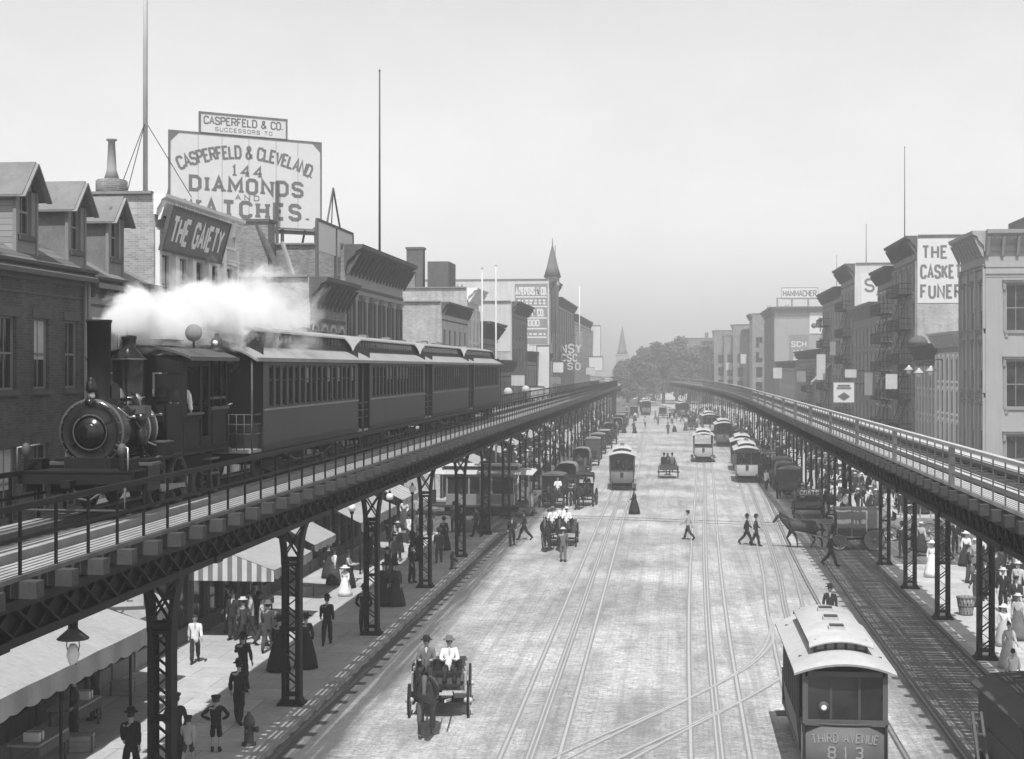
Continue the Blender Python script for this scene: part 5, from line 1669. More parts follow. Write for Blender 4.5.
# ------------------------------------------------------------------ buildings
WM = {}
def win_meshes(w, h, style, fm, tm):
    key = (round(w, 2), round(h, 2), style, fm.name, tm.name)
    if key in WM: return WM[key]
    f = .06
    b = MB()
    for x0, x1, z0, z1 in ((-w / 2, -w / 2 + f, 0, h), (w / 2 - f, w / 2, 0, h), (-w / 2 + f, w / 2 - f, 0, f), (-w / 2 + f, w / 2 - f, h - f, h)):
        b.box(x0, x1, .10, .19, z0, z1, fm)
    b.box(-w / 2 + f, w / 2 - f, .10, .16, h * .5 - .03, h * .5 + .03, fm)
    if w > .7:
        b.box(-.02, .02, .12, .165, f, h * .5 - .03, fm); b.box(-.02, .02, .12, .165, h * .5 + .03, h - f, fm)
    frame = b.mesh('window')
    b = MB(); b.quad((-w / 2, .15, 0), (w / 2, .15, 0), (w / 2, .15, h), (-w / 2, .15, h), M_GLASS); pane = b.mesh('pane')
    b = MB(); b.quad((-w / 2 + f, .135, h * .42), (w / 2 - f, .135, h * .42), (w / 2 - f, .135, h - f), (-w / 2 + f, .135, h - f), M_SHADE); blind = b.mesh('blind')
    b = MB(); b.box(-w / 2 - .14, w / 2 + .14, -.09, .1, -.16, -.003, tm)
    if style == 'bracket':
        for s in (-1, 1): b.box(s * (w / 2) - .09, s * (w / 2) + .09, -.07, .0, -.42, -.163, tm)
    sill = b.mesh('sill')
    b = MB()
    if style == 'arch':
        n = 8; vs = []
        for i in range(n + 1):
            a = PI * i / n
            for rr in (.0, .17):
                vs += [(-(w / 2 + rr) * math.cos(a), -.07, h + (.22 + rr) * math.sin(a)), (-(w / 2 + rr) * math.cos(a), .02, h + (.22 + rr) * math.sin(a))]
        for i in range(n):
            a, c = 4 * i, 4 * i + 4
            b.add([vs[a], vs[a + 2], vs[c + 2], vs[c], vs[a + 3], vs[c + 3], vs[a + 1], vs[c + 1]], [(0, 3, 2, 1), (1, 2, 5, 4), (0, 6, 7, 3)], tm)
    elif style in ('hood', 'bracket'):
        b.box(-w / 2 - .2, w / 2 + .2, -.2, .02, h + .14, h + .26, tm); b.box(-w / 2 - .1, w / 2 + .1, -.06, .02, h + .003, h + .137, tm)
        b.box(-w / 2 - .25, w / 2 + .25, -.25, .02, h + .263, h + .32, tm)
        if style == 'bracket':
            for s in (-1, 1):
                b.box(s * (w / 2 + .13) - .09, s * (w / 2 + .13) + .09, -.16, .02, h - .32, h + .137, tm)
                b.box(s * (w / 2 + .13) - .075, s * (w / 2 + .13) + .075, -.05, .02, .0, h - .323, tm)
    else:
        b.box(-w / 2 - .12, w / 2 + .12, -.03, .02, h + .003, h + .24, tm)
    lintel = b.mesh('lintel')
    WM[key] = (frame, pane, blind, sill, lintel)
    return WM[key]

def add_window(root, x, z, w, h, style='flat', fm=M_TRIMD, tm=M_TRIM, y=0.0, rz=0.0, lod=0, blind=.3, off=None):
    fr, pa, bl, si, li = win_meshes(w, h, style, fm, tm)
    loc = off if off else (x, y, z)
    o = place('window', fr, root, loc, rz)
    place('pane', pa, o)
    if rnd.random() < blind and lod < 2: place('blind', bl, o)
    if lod < 2: place('sill', si, o)
    place('lintel', li, o)
    return o

def shutters(root, x, z, w, h, m):
    b = MB()
    for s in (-1, 1):
        x0 = x + s * (w / 2 + .26)
        b.box(x0 - .25, x0 + .25, -.07, -.02, z, z + h, m)
        for i in range(int(h / .14)): b.box(x0 - .21, x0 + .21, -.085, -.07, z + .04 + i * .14, z + .1 + i * .14, m)
        b.build('shutter', root); b = MB()

def cornice(root, W, H, proj, hgt, m, brackets=True, ends=True, M=None, x0=0.0):
    b = MB()
    P = [(0.02, H - hgt), (-.08, H - hgt), (-.1, H - hgt * .72), (-proj * .55, H - hgt * .42), (-proj * .6, H - hgt * .28), (-proj * .95, H - hgt * .16), (-proj, H), (0.02, H)]
    b.prism([(p[0], p[1]) for p in P], -.12 if ends else 0, W + .12 if ends else W, m, 'x')
    if brackets:
        n = max(3, int(W / .95))
        for i in range(n + 1):
            x = .12 + (W - .24) * i / n
            b.prism([(-.09, H - hgt * 1.25), (-.18, H - hgt * 1.2), (-proj * .88, H - hgt * .3), (-.1, H - hgt * .3)], x - .09, x + .09, m, 'x')
        k = int(W / .24)
        for i in range(k):
            x = W * (i + .5) / k
            b.box(x - .06, x + .06, -proj * .55 - .08, -.05, H - hgt * .42, H - hgt * .3, m)
    b.box(0, W, -.05, .02, H - hgt * 1.75, H - hgt * 1.62, m)
    if M is not None: b.v = [tuple(M @ V(p)) for p in b.v]
    return b.build('cornice', root)

def fire_escape(root, x0, x1, levels, dz=2.9):
    """iron balconies with slanting ladders between"""
    for i, z in enumerate(levels):
        b = MB()
        b.box(x0, x1, -1.05, -.02, z - .06, z, M_IRON)
        for zz in (z + .45, z + .9):
            b.box(x0, x1, -1.07, -1.03, zz - .025, zz + .025, M_IRON)
            for x in (x0, x1): b.box(x - .02, x + .02, -1.03, -.02, zz - .025, zz + .025, M_IRON)
        n = int((x1 - x0) / .28)
        for k in range(n + 1): b.box(x0 + (x1 - x0) * k / n - .012, x0 + (x1 - x0) * k / n + .012, -1.06, -1.04, z, z + .9, M_IRON)
        if i + 1 < len(levels):
            for q in (-.25, .25): b.bar((x0 + .5, -.55 + q, z), (x1 - .5, -.55 + q, levels[i + 1]), .04, .1, M_IRON)
            for k in range(9):
                t = (k + .5) / 9
                b.box(x0 + .5 + (x1 - x0 - 1) * t - .05, x0 + .5 + (x1 - x0 - 1) * t + .05, -.8, -.3, z + (levels[i + 1] - z) * t - .01, z + (levels[i + 1] - z) * t + .01, M_IRON)
        b.build('fire_escape', root)

def shopfront(root, W, z1, m, lod=0):
    b = MB(); n = max(2, int(W / 1.7))
    b.box(0, W, -.14, .02, z1 - .75, z1 - .1, m); b.box(-.05, W + .05, -.3, .02, z1 - .1, z1, m)
    for i in range(n + 1):
        x = W * i / n
        b.box(max(0, x - .11), min(W, x + .11), -.1, .12, .15, z1 - .75, m)
    b.box(.11, W - .11, -.04, .1, .15, .7, m)
    sf = b.build('shopfront', root)
    b = MB(); b.quad((.05, .07, .7), (W - .05, .07, .7), (W - .05, .07, z1 - .75), (.05, .07, z1 - .75), M_GLASS); b.build('shop_window', sf)
    return sf

def building(label, side, xf, y0, y1, H, depth, wall, cat='building', name='row_building', nf=3, nb=3, ww=1.0, wh=1.9, style='flat', trim=M_TRIM, fm=M_TRIMD, top=M_TRIMD, corn=(.7, 1.0),
             z1=4.0, piers=False, bands=False, sidewin=None, escape=None, lod=0, group=None, chimneys=0, blind=.3, shut=None, shop=M_TRIMD, parapet=.25, skew=0.0, brackets=True, pier_m=None, sidewall=None, roofm=None, rows=None):
    W = y1 - y0
    if side == 'L': root = thing(name, label, cat, (xf, y0, 0), PI / 2 + skew, group)
    else: root = thing(name, label, cat, (xf, y1, 0), -PI / 2 - skew, group)
    pr = corn[1] if corn else .2
    zt = H - (pr * 1.75 if corn else .3)
    fh = (zt - z1) / nf
    xs = [W * (i + .5) / nb for i in range(nb)]
    rects = []
    for f in range(len(rows) if rows else nf):
        hh = wh if rows else min(wh, fh * .66)
        zz = rows[f] if rows else z1 + fh * f + (fh - hh) * .5
        for x in xs: rects.append((x - ww / 2, x + ww / 2, zz, zz + hh))
    b = MB()
    panel(b, 0, W, .0, H, rects + [(.02, W - .02, .16, z1 - .4)], wall, .22)
    # returns, back
    near = 0 if side == 'L' else W
    far = W - near
    sr = []
    if sidewin:
        for (u, z, w, h, st) in sidewin: sr.append((u - w / 2, u + w / 2, z, z + h))
    sw = sidewall or wall
    Mn = tr(0, 0, 0) @ rotz(-PI / 2) if side == 'L' else tr(W, 0, 0) @ rotz(PI / 2)
    # the near end wall: a panel turned so that it looks down the street towards the camera
    if side == 'L': panel(b, -depth, 0, 0, H, [(-r[1], -r[0], r[2], r[3]) for r in sr], sw, .22, 0, Mn)
    else: panel(b, 0, depth, 0, H, sr, sw, .22, 0, Mn)
    b.quad((W, 0, 0), (W, depth, 0), (W, depth, H), (W, 0, H), sw) if side == 'L' else b.quad((0, depth, 0), (0, 0, 0), (0, 0, H), (0, depth, H), sw)
    b.quad((W, depth, 0), (0, depth, 0), (0, depth, H), (W, depth, H), sw)
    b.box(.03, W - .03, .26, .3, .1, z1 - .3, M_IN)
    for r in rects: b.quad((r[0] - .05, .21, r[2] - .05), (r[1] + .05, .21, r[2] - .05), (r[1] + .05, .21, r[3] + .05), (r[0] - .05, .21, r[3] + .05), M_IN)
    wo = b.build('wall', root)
    b = MB(); b.quad((0.05, .05, H - parapet), (W - .05, .05, H - parapet), (W - .05, depth - .05, H - parapet), (.05, depth - .05, H - parapet), roofm or M_TAR)
    b.box(-.04, W + .04, depth - .3, depth + .04, H, H + .1, M_TRIM)
    for x in (0, W): b.box(x - .15, x + .15, .1, depth - .3, H, H + .09, M_TRIM)
    b.build('roof', root)
    for r in rects: add_window(root, (r[0] + r[1]) / 2, r[2], r[1] - r[0], r[3] - r[2], style, fm, trim, lod=lod, blind=blind)
    if shut is not None:
        for r in rects:
            if r[2] > z1 + fh * (nf - shut[1]) - .1: shutters(root, (r[0] + r[1]) / 2, r[2], r[1] - r[0], r[3] - r[2], shut[0])
    if sidewin:
        for (u, z, w, h, st) in sidewin:
            if side == 'L': add_window(root, 0, 0, w, h, st, fm, trim, rz=-PI / 2, off=(0, u, z), lod=lod)
            else: add_window(root, 0, 0, w, h, st, fm, trim, rz=PI / 2, off=(W, u, z), lod=lod)
            q = MB(); xx = .21 if side == 'L' else W - .21
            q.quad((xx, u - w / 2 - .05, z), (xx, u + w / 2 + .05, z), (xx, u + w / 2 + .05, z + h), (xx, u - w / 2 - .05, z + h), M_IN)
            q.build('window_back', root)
    if corn: cornice(root, W, H, corn[0], corn[1], top, brackets)
    if piers:
        b = MB()
        for i in range(nb + 1):
            x = W * i / nb
            b.box(max(0.0, x - .2), min(W, x + .2), -.16, .02, z1, zt, pier_m or trim)
        b.build('pilaster', root)
    if bands:
        b = MB()
        for f in range(nf + 1):
            z = z1 + fh * f
            b.box(0, W, -.1, .02, z - .1, z + .12, trim); b.box(0, W, -.18, .02, z + .12, z + .2, trim)
        b.build('string_course', root)
    shopfront(root, W, z1, shop, lod)
    if escape:
        fire_escape(root, escape[0] * W, escape[1] * W, [z1 + fh * f + fh * .12 for f in range(nf)])
    for k in range(chimneys):
        x = W * (k + .5) / chimneys; yy = depth * (.35 + .3 * (k % 2))
        b = MB(); b.box(x - .35, x + .35, yy - .5, yy + .5, H - parapet, H + 1.5, M_BR_M); b.box(x - .42, x + .42, yy - .57, yy + .57, H + 1.5, H + 1.65, M_TRIM)
        for q in (-.25, .25): b.lathe([(.12, 0), (.1, .5), (0, .5)], M_TRIM, 8, tr(x, yy + q, H + 1.65))
        b.build('chimney', root)
    return root

def wall_sign(root, name, x, z, w, h, texts, bg=M_SIGNW, ink=M_INK, rz=0.0, off=None, frame=None, label=None, thick=.03):
    """a board or painted panel with its lettering; texts = [(text, z, height, width, kwargs)] measured from the panel's lower middle; faces local -y"""
    b = MB(); b.box(-w / 2, w / 2, 0, thick, 0, h, bg)
    if frame:
        b.box(-w / 2 - .1, w / 2 + .1, -.03, thick + .03, -.1, 0, frame); b.box(-w / 2 - .1, w / 2 + .1, -.03, thick + .03, h, h + .1, frame)
        for s in (-1, 1): b.box(s * (w / 2 + .05) - .05, s * (w / 2 + .05) + .05, -.03, thick + .03, 0, h, frame)
    o = b.build(name, root, off or (x, -thick - .005, z), rz)
    T = MB()
    for tx, zz, hh, ww_, kw in texts:
        kw = dict(kw); xx = kw.pop('x', 0)
        letters(T, tx, hh, ink, tr(xx, -.006, zz), width=ww_, **kw)
    T.build('lettering', o)
    if label: o['label'] = label
    return o
# ------------------------------------------------------------------ left-hand row
XL = -17.5
def dormer(root, x0, x1, z0, zt, za, m_side, m_front, depth=3.4, arch=True):
    """x0..x1 along the eaves, face at local y=.5"""
    b = MB(); y0, y1 = .5, .5 + depth
    w = x1 - x0; xm = (x0 + x1) / 2; ww, wz0, wh = w * .56, z0 + .35, zt - z0 - .3
    panel(b, x0, x1, z0 - .8, zt, [(xm - ww / 2, xm + ww / 2, wz0, wz0 + wh)], m_front, .12, y0)
    b.add([(x0, y0, zt), (x1, y0, zt), (xm, y0, za)], [(0, 1, 2)], m_front)
    b.quad((x0, y1, z0 - .8), (x0, y0, z0 - .8), (x0, y0, zt), (x0, y1, zt), m_side)
    b.quad((x1, y0, z0 - .8), (x1, y1, z0 - .8), (x1, y1, zt), (x1, y0, zt), m_side)
    for x in (x0, x1): b.box(x - .05, x + .05, y0 - .05, y0 + .05, z0 - .5, zt, M_TRIM)
    b.quad((xm - ww / 2 - .1, y0 + .2, z0), (xm + ww / 2 + .1, y0 + .2, z0), (xm + ww / 2 + .1, y0 + .2, zt), (xm - ww / 2 - .1, y0 + .2, zt), M_IN)
    d = b.build('dormer', root)
    b = MB(); e = .22
    for s in (-1, 1):
        xe = xm + s * (w / 2 + e); ze = zt - e * (za - zt) / (w / 2)
        q = [(xm, y0 - .3, za + .05), (xe, y0 - .3, ze + .05), (xe, y1, ze + .05), (xm, y1, za + .05)]
        b.add(q + [(p[0], p[1], p[2] - .07) for p in q], [(0, 1, 2, 3)[::s], (7, 6, 5, 4)[::s], (0, 4, 5, 1)[::s], (1, 5, 6, 2)[::s]], M_TIN)
        b.bar((xm, y0 - .31, za - .03), (xe, y0 - .31, ze - .03), .05, .16, M_TRIM, (0, 1, 0))
    b.build('dormer_roof', d)
    add_window(d, xm, wz0, ww, wh, 'arch' if arch else 'flat', M_TRIM, M_TRIMD, off=(xm, y0, wz0), blind=0, lod=0)

def pitched(root, W, ze, zr, depth, m, over=.35, half=5.0):
    b = MB()
    for (ya, za), (yb, zb) in (((-over, ze - over * (zr - ze) / half), (half, zr)), ((half, zr), (2 * half + over, ze - over * (zr - ze) / half))):
        q = [(0, ya, za), (W, ya, za), (W, yb, zb), (0, yb, zb)]
        b.add(q + [(p[0], p[1], p[2] - .12) for p in q], [(0, 1, 2, 3), (7, 6, 5, 4), (0, 4, 5, 1), (1, 5, 6, 2), (2, 6, 7, 3), (3, 7, 4, 0)], m)
    b.build('pitched_roof', root)
    b = MB()
    for x in (0.02, W - .02): b.add([(x, 0, ze), (x, 2 * half, ze), (x, half, zr - .1)], [(0, 1, 2)], M_BR_D)
    b.build('gable', root)

# sooty brick house, nearest on the left
B1 = building('sooty dark brick house with dormer nearest the camera, behind the locomotive', 'L', XL, 20, 43.2, 12.9, 10, M_BR_D, 'house', 'brick_house', rows=[5.95, 9.42], nb=11, ww=1.0, wh=1.95, trim=M_TRIMD,
              fm=M_TRIM, top=M_TRIMD, corn=(.35, .5), z1=3.9, brackets=False, shop=M_TRIMD)
pitched(B1, 23.2, 12.9, 16.0, 10, M_SHINGLE, .4)
dormer(B1, 19.45, 20.8, 13.35, 14.95, 15.7, M_CLAP, M_TRIM)
dormer(B1, 15.6, 17.0, 13.35, 14.9, 15.65, M_CLAP, M_TRIM)
b = MB(); b.tube([(23.1, -.12, 12.6), (23.1, -.12, .3)], .07, M_TRIM, 8); b.tube([(22.85, -.12, 12.6), (22.85, -.12, 4)], .05, M_TRIM, 8); b.build('drainpipe', B1)
B2 = building('narrow pale house with two felt-clad dormers beside the sooty brick house', 'L', XL, 43.25, 49.15, 12.75, 10, M_STONE, 'house', 'narrow_house', rows=[6.0, 9.3], nb=3, ww=.95, wh=2.0, trim=M_WHITE,
              fm=M_WHITE, top=M_TRIMD, corn=(.4, .5), z1=3.9, shop=M_TRIM)
pitched(B2, 5.9, 12.75, 15.6, 10, M_TIN, .4)
dormer(B2, -.25, 1.05, 13.2, 14.9, 15.6, M_FELT, M_TRIM)
dormer(B2, 2.95, 4.2, 13.2, 14.85, 15.5, M_FELT, M_TRIM)

# theatre with the tilted name board
B3 = building('white theatre front with tilted name board and brick end wall above the dormers', 'L', XL, 49.2, 58.5, 15.9, 16, M_PAINTW, 'theatre', 'theatre', rows=[5.2, 8.8, 11.9], nb=5, ww=.95, wh=2.0, style='hood', trim=M_WHITE,
              top=M_WHITE, corn=(.42, .7), z1=4.2, sidewall=M_BR_L, piers=True, pier_m=M_WHITE)
o = wall_sign(B3, 'name_board', 0, 0, 6.5, 1.4, [('THE GAIETY', .3, .8, 5.6, dict(th=.23, gap=.3))], M_INK2, M_WHITE, off=(3.15, -.3, 14.05), frame=M_TRIMD, thick=.08)
o.rotation_euler = (R(15), 0, 0)
b = MB()
for x in (.6, 2.4, 4.2, 5.8): b.bar((x, -.25, 14.2), (x, 0, 14.1), .06, .06, M_IRON); b.bar((x, -.5, 15.1), (x, 0, 15.2), .06, .06, M_IRON)
b.build('board_bracket', B3)
b = MB(); b.lathe([(.55, 0), (.55, .75), (.5, .8)], M_BR_M, 16, tr(2.0, 2.3, 15.85)); b.lathe([(.28, .8), (.17, 1.15), (.12, 2.15), (.19, 2.2), (.19, 2.25), (0, 2.25)], M_STONE, 14, tr(2.0, 2.3, 15.85)); b.build('chimney', B3)

building('low grey shop building half hidden by steam, next beyond the theatre', 'L', XL, 58.55, 70.85, 11.3, 14, M_STONE, 'building', 'shop_building', nf=2, nb=5, trim=M_TRIM, corn=(.5, .7))
B5 = building('brick building with bracketed dark cornice and arched windows, roof sign frame on top', 'L', XL, 70.9, 78.55, 14.4, 16, M_BR_M, 'building', 'brick_building', nf=3, nb=4, ww=.95, wh=2.0, style='arch', trim=M_TRIML,
              top=M_TRIMD, corn=(.9, 1.2), sidewall=M_BR_L)
b = MB()
b.box(6.2, 7.6, 3.8, 6.2, 14.1, 17.7, M_BR_M); b.box(6.1, 7.7, 3.7, 6.3, 17.7, 17.85, M_TRIMD)
b.bar((5.6, 2.6, 14.2), (6.3, 4.4, 17.6), .3, .12, M_WOOD); b.bar((5.3, 2.0, 14.2), (6.1, 3.0, 16.6), .16, .16, M_WOODL)
b.build('chimney', B5)
B6 = building('tall building with heavy cornice and a top row of dark shutters before the side street', 'L', XL, 78.6, 95.6, 16.6, 18, M_STONE, 'building', 'shuttered_building', nf=3, nb=6, ww=1.05, wh=2.3, style='hood', trim=M_TRIM,
              top=M_TRIMD, corn=(1.0, 1.3), sidewall=M_BR_M, shut=(M_TRIMD, 1))
# roof frame sign along the eaves
s1 = thing('roof_sign_frame', 'open framed sign with pale panel standing on the roof edge above the arched windows', 'sign', (XL - .25, 73.3, 14.5), PI / 2)
b = MB()
for x in (0, 4.2, 8.3): b.box(x - .07, x + .07, -.07, .07, 0 if x < 5 else 2.1, 2.85, M_TRIMD)
b.box(0, 8.3, -.07, .07, 2.85, 2.98, M_TRIMD)
b.bar((2.2, 0, 2.95), (3.6, 0, 4.9), .08, .08, M_TRIMD); b.bar((3.6, 0, 4.9), (5.2, 0, 2.95), .08, .08, M_TRIMD); b.bar((3.2, 0, 2.95), (3.6, 0, 4.9), .05, .05, M_TRIMD)
b.build('frame', s1)
b = MB(); b.box(.07, 8.23, -.02, .02, 1.4, 2.85, M_SIGNW); b.build('panel', s1)

# the great jeweller's board on the roof
s2 = thing('rooftop_billboard', 'huge white jewellery billboard with dark block lettering on the left rooftops', 'billboard', (-24.2, 83.25, 18.1), R(37.4))
wall_sign(s2, 'board', 0, 0, 9.0, 5.0, [('CASPERFELD & CLEVELAND.', 3.82, .66, 8.1, dict(th=.21, arc=9.3, gap=.2)), ('144', 2.8, .55, 1.75, dict(th=.23, serif=.22, gap=.5)),
          ('DIAMONDS', 1.86, .74, 6.7, dict(th=.27, serif=.2, gap=.45)), ('AND', 1.45, .27, 1.4, dict(th=.2, gap=.6)), ('WATCHES.',   .5, .8, 7.5, dict(th=.28, serif=.2, gap=.5))], off=(0, 0, 0), frame=M_INK2, thick=.06, ink=M_INK2)
b = MB()
for s in (-1, 1):
    for z in (0, 1):
        b.prism([(s * 4.5, .0 if z == 0 else 5.0), (s * 4.0, .0 if z == 0 else 5.0), (s * 4.5, .5 if z == 0 else 4.5)][::(1 if (s > 0) == (z == 1) else -1)], -.02, -.012, M_INK2, 'y')
b.build('corner_brace', s2)
b = MB()
for x in (-2.9, -1.5, .1, 1.75, 3.1): b.box(x - .012, x + .012, -.004, .0, .05, 4.95, M_TRIM)
b.build('board_joint', s2)
wall_sign(s2, 'crest_board', -.35, 5.15, 5.1, 1.05, [('CASPERFELD & CO.', .5, .4, 4.7, dict(th=.2, gap=.25)), ('SUCCESSORS TO', .13, .2, 3.4, dict(th=.17, gap=.4))], off=(-.2, 0, 5.12), frame=M_INK2, thick=.06, ink=M_INK2)
b = MB()
for x in (-4.3, -2.2, 0, 2.2, 4.3):
    b.box(x - .08, x + .08, .07, .23, -1.7, 5.0, M_TRIMD)
    b.bar((x, .2, 3.2), (x, 2.6, -1.6), .1, .1, M_TRIMD)
b.box(-4.6, 4.6, .07, .2, -.35, -.12, M_TRIMD)
b.box(1.6, 1.75, -.4, -.25, -1.7, 2.6, M_TRIMD)
b.build('timber_frame', s2)

# beyond the side street
B7 = building('pale brick building with stepped end wall at the far corner of the left side street', 'L', XL, 112, 126, 15.0, 18, M_STONEL, 'building', 'corner_building', nf=3, nb=5, trim=M_TRIML, corn=(.6, .8), sidewall=M_BR_L, lod=1, chimneys=2)
B8 = building('slender white building with tall pilasters and stepped parapet, beyond the pale brick corner', 'L', XL, 126.05, 133.4, 16.8, 16, M_PAINTW, 'building', 'white_building', nf=3, nb=3, trim=M_WHITE, top=M_WHITE, corn=(.9, 1.0), piers=True, lod=1, sidewall=M_BR_L, chimneys=1)
B9 = building('dark building with broad overhanging cornice behind the train tail', 'L', XL, 133.45, 147, 14.2, 16, M_BR_M, 'building', 'brick_building', nf=3, nb=5, ww=1.1, trim=M_TRIM, corn=(1.1, 1.2), lod=1, chimneys=2)
building('low shop with flat roof between the dark corniced building and the painted end wall', 'L', XL, 147.05, 161, 10.8, 14, M_BR_M, 'building', 'shop_building', nf=2, nb=5, lod=1, chimneys=2)
B11 = building('building with painted advertisement on its end wall, left of the turret building', 'L', XL, 161.05, 178, 17.2, 18, M_BR_M, 'building', 'painted_building', nf=4, nb=5, lod=1, sidewall=M_BR_L, corn=(.9, 1.0), chimneys=2)
wall_sign(B11, 'painted_sign', 0, 0, 7.5, 5.0, [('STARR', .9, 1.0, 4.8, dict(th=.2, gap=.4))], M_PAINTW, M_TRIM, rz=-PI / 2, off=(-.04, 3.9, 11.8))
building('low row of shops with awnings just in front of the turret building', 'L', XL, 178.05, 209, 12.0, 14, M_STONE, 'building', 'shop_row', nf=2, nb=9, lod=1, chimneys=4)
B13 = building('large pale building with corner turret spire and end wall covered in painted lettering', 'L', XL, 209.05, 223, 22.4, 27, M_STONEL, 'building', 'turret_building', nf=5, nb=4, lod=1, sidewall=M_PAINTW, corn=(.9, 1.1), piers=True)
rows = [('A.PEIPERS & CO.', 17.6, 1.15, 9.2), ('UPHOLSTERY &', 15.7, .95, 7.6), ('FURNITURE', 14.3, .8, 7), ('BAKER & CO.', 12.3, 1.1, 7.8), ('BEDDING & WOOD', 10.4, 1.0, 7.6), ('STEEL', 8.8, .9, 5.5), ('AND', 7.4, .9, 4)]
rows = [('A.PEIPERS & CO.', 20.3, .95, 4.3), ('CKER & CO.', 17.3, .9, 3.6), ('WOOD', 15.9, .8, 2.2)]
wall_sign(B13, 'painted_sign', 0, 0, 4.6, 8.4, [(t_, z - 13.4, h, w, dict(th=.22, gap=.3)) for t_, z, h, w in rows], M_TRIM, M_SIGNW, rz=-PI / 2, off=(-.04, 2.5, 13.4))
b = MB()
for z in (19.85, 18.5, 16.9, 15.4, 14.2):
    b.box(-.05, -.02, .3, 4.7, z, z + .2, M_SIGNW)
for z in (18.9, 19.3, 14.6):
    y_ = .5
    while y_ < 4.4:
        w_ = rnd.uniform(.15, .5); b.box(-.05, -.02, y_, y_ + w_, z, z + .28, M_SIGNW); y_ += w_ + rnd.uniform(.12, .3)
b.build('painted_band', B13)
b = MB()
b.lathe([(.9, 15), (.9, 21.5), (1.15, 21.8), (1.0, 22.0), (1.0, 22.7), (1.2, 22.9)], M_STONE, 14, tr(3.4, -.2, 0))
b.lathe([(1.25, 22.9), (.8, 24.4), (.3, 26.6), (.08, 27.4), (.05, 28.4), (0, 28.5)], M_STONED, 14, tr(3.4, -.2, 0)); b.build('turret', B13)
building('dark ornate building with spiky pinnacles just beyond the turret', 'L', XL, 223.05, 260, 20.6, 18, M_STONE, 'building', 'ornate_building', nf=5, nb=8, lod=2, corn=(.8, 1.0), piers=True, chimneys=4)
building('plain grey block beyond the building with spiky pinnacles', 'L', XL, 260.05, 311, 19.4, 18, M_STONEL, 'building', nf=5, nb=10, lod=2, chimneys=2)
B16 = building('far block with a tall white hanging sign, near the end of the left row', 'L', XL - .6, 311.05, 355, 18.8, 18, M_STONEL, 'building', nf=5, nb=9, lod=2, skew=R(3))
building('faded far building that ends the left row before the trees', 'L', XL - 4.5, 355.5, 410, 16.6, 18, M_STONE, 'building', nf=4, nb=10, lod=2, skew=R(10))
building('lowest hazy block behind the railway bend, far left end', 'L', XL - 15, 409, 470, 14, 18, M_STONEL, 'building', nf=4, nb=8, lod=2, skew=R(15))
# a rear tenement with stacks that shows over the roofs
B19 = building('rear brick tenement rising over the roofs with a tall square stack', 'L', -25.6, 152, 170, 18.0, 14, M_BR_M, 'building', 'tenement', nf=5, nb=5, lod=2, corn=(.3, .4), brackets=False)
b = MB(); b.box(1.0, 2.5, .3, 2.0, 17.5, 22.3, M_BR_D); b.box(.9, 2.6, .2, 2.1, 22.3, 22.5, M_TRIMD); b.box(1.0, 6, -2.4, -.2, 17.0, 21, M_BR_D); b.build('stack', B19)

# hanging signs over the left pavement
def hanging_sign(x, y, z0, w, h, bg, label, texts=(), rz=0.0):
    o = thing('hanging_sign', label, 'sign', (x, y, z0), rz)
    wall_sign(o, 'board', 0, 0, w, h, list(texts), bg, M_INK, off=(0, 0, 0), frame=M_TRIMD, thick=.08)
    b = MB(); b.box(-w / 2 - 1.0, w / 2, .02, .07, h + .12, h + .18, M_IRON); b.build('bracket', o)
    return o
hanging_sign(-16.3, 186, 5.2, 1.5, 7.5, M_SIGNW, 'tall white vertical sign hanging before the turret building')
hanging_sign(-16.4, 176, 6.2, 2.1, 1.5, M_SIGNW, 'wide white signboard hanging over the pavement left of the tall vertical sign')
hanging_sign(-15.9, 205, 9.4, 1.4, 1.4, M_SIGNW, 'small square white sign hanging at the turret building')
hanging_sign(-15.2, 290, 9.5, 2.6, 2.6, M_SIGNW, 'square pale sign beside the railway near the far bend')
hanging_sign(-16.4, 312, 12.2, 2.0, 6.5, M_SIGNW, 'tall narrow pale sign high on the far left row')
o = thing('letter_sign', 'open sign of large white skeleton letters strung above the far left pavement', 'sign', (-15.6, 226, 10.4))
o.scale = (.46, .46, .46)
b = MB(); letters(b, 'NSY', 2.6, M_TRIML, tr(0, 0, 4.2), width=6.4, th=.22, gap=.4); letters(b, 'CSC', 2.2, M_TRIML, tr(-.6, 0, 1.4), width=5.0, th=.22, gap=.4); letters(b, 'SO', 2.0, M_TRIML, tr(1.0, 0, -1.3), width=4.0, th=.22, gap=.5)
b.build('letters', o)
b = MB()
for x in (-3.3, 0, 3.3): b.box(x - .05, x + .05, .05, .12, -2.0, 7.2, M_IRON2)
for z in (-1.4, 1.3, 4.1, 7.0): b.box(-3.4, 3.4, .06, .1, z, z + .06, M_IRON2)
b.bar((-3.4, .08, 2), (-5.4, .08, 2), .06, .06, M_IRON2); b.build('frame', o)

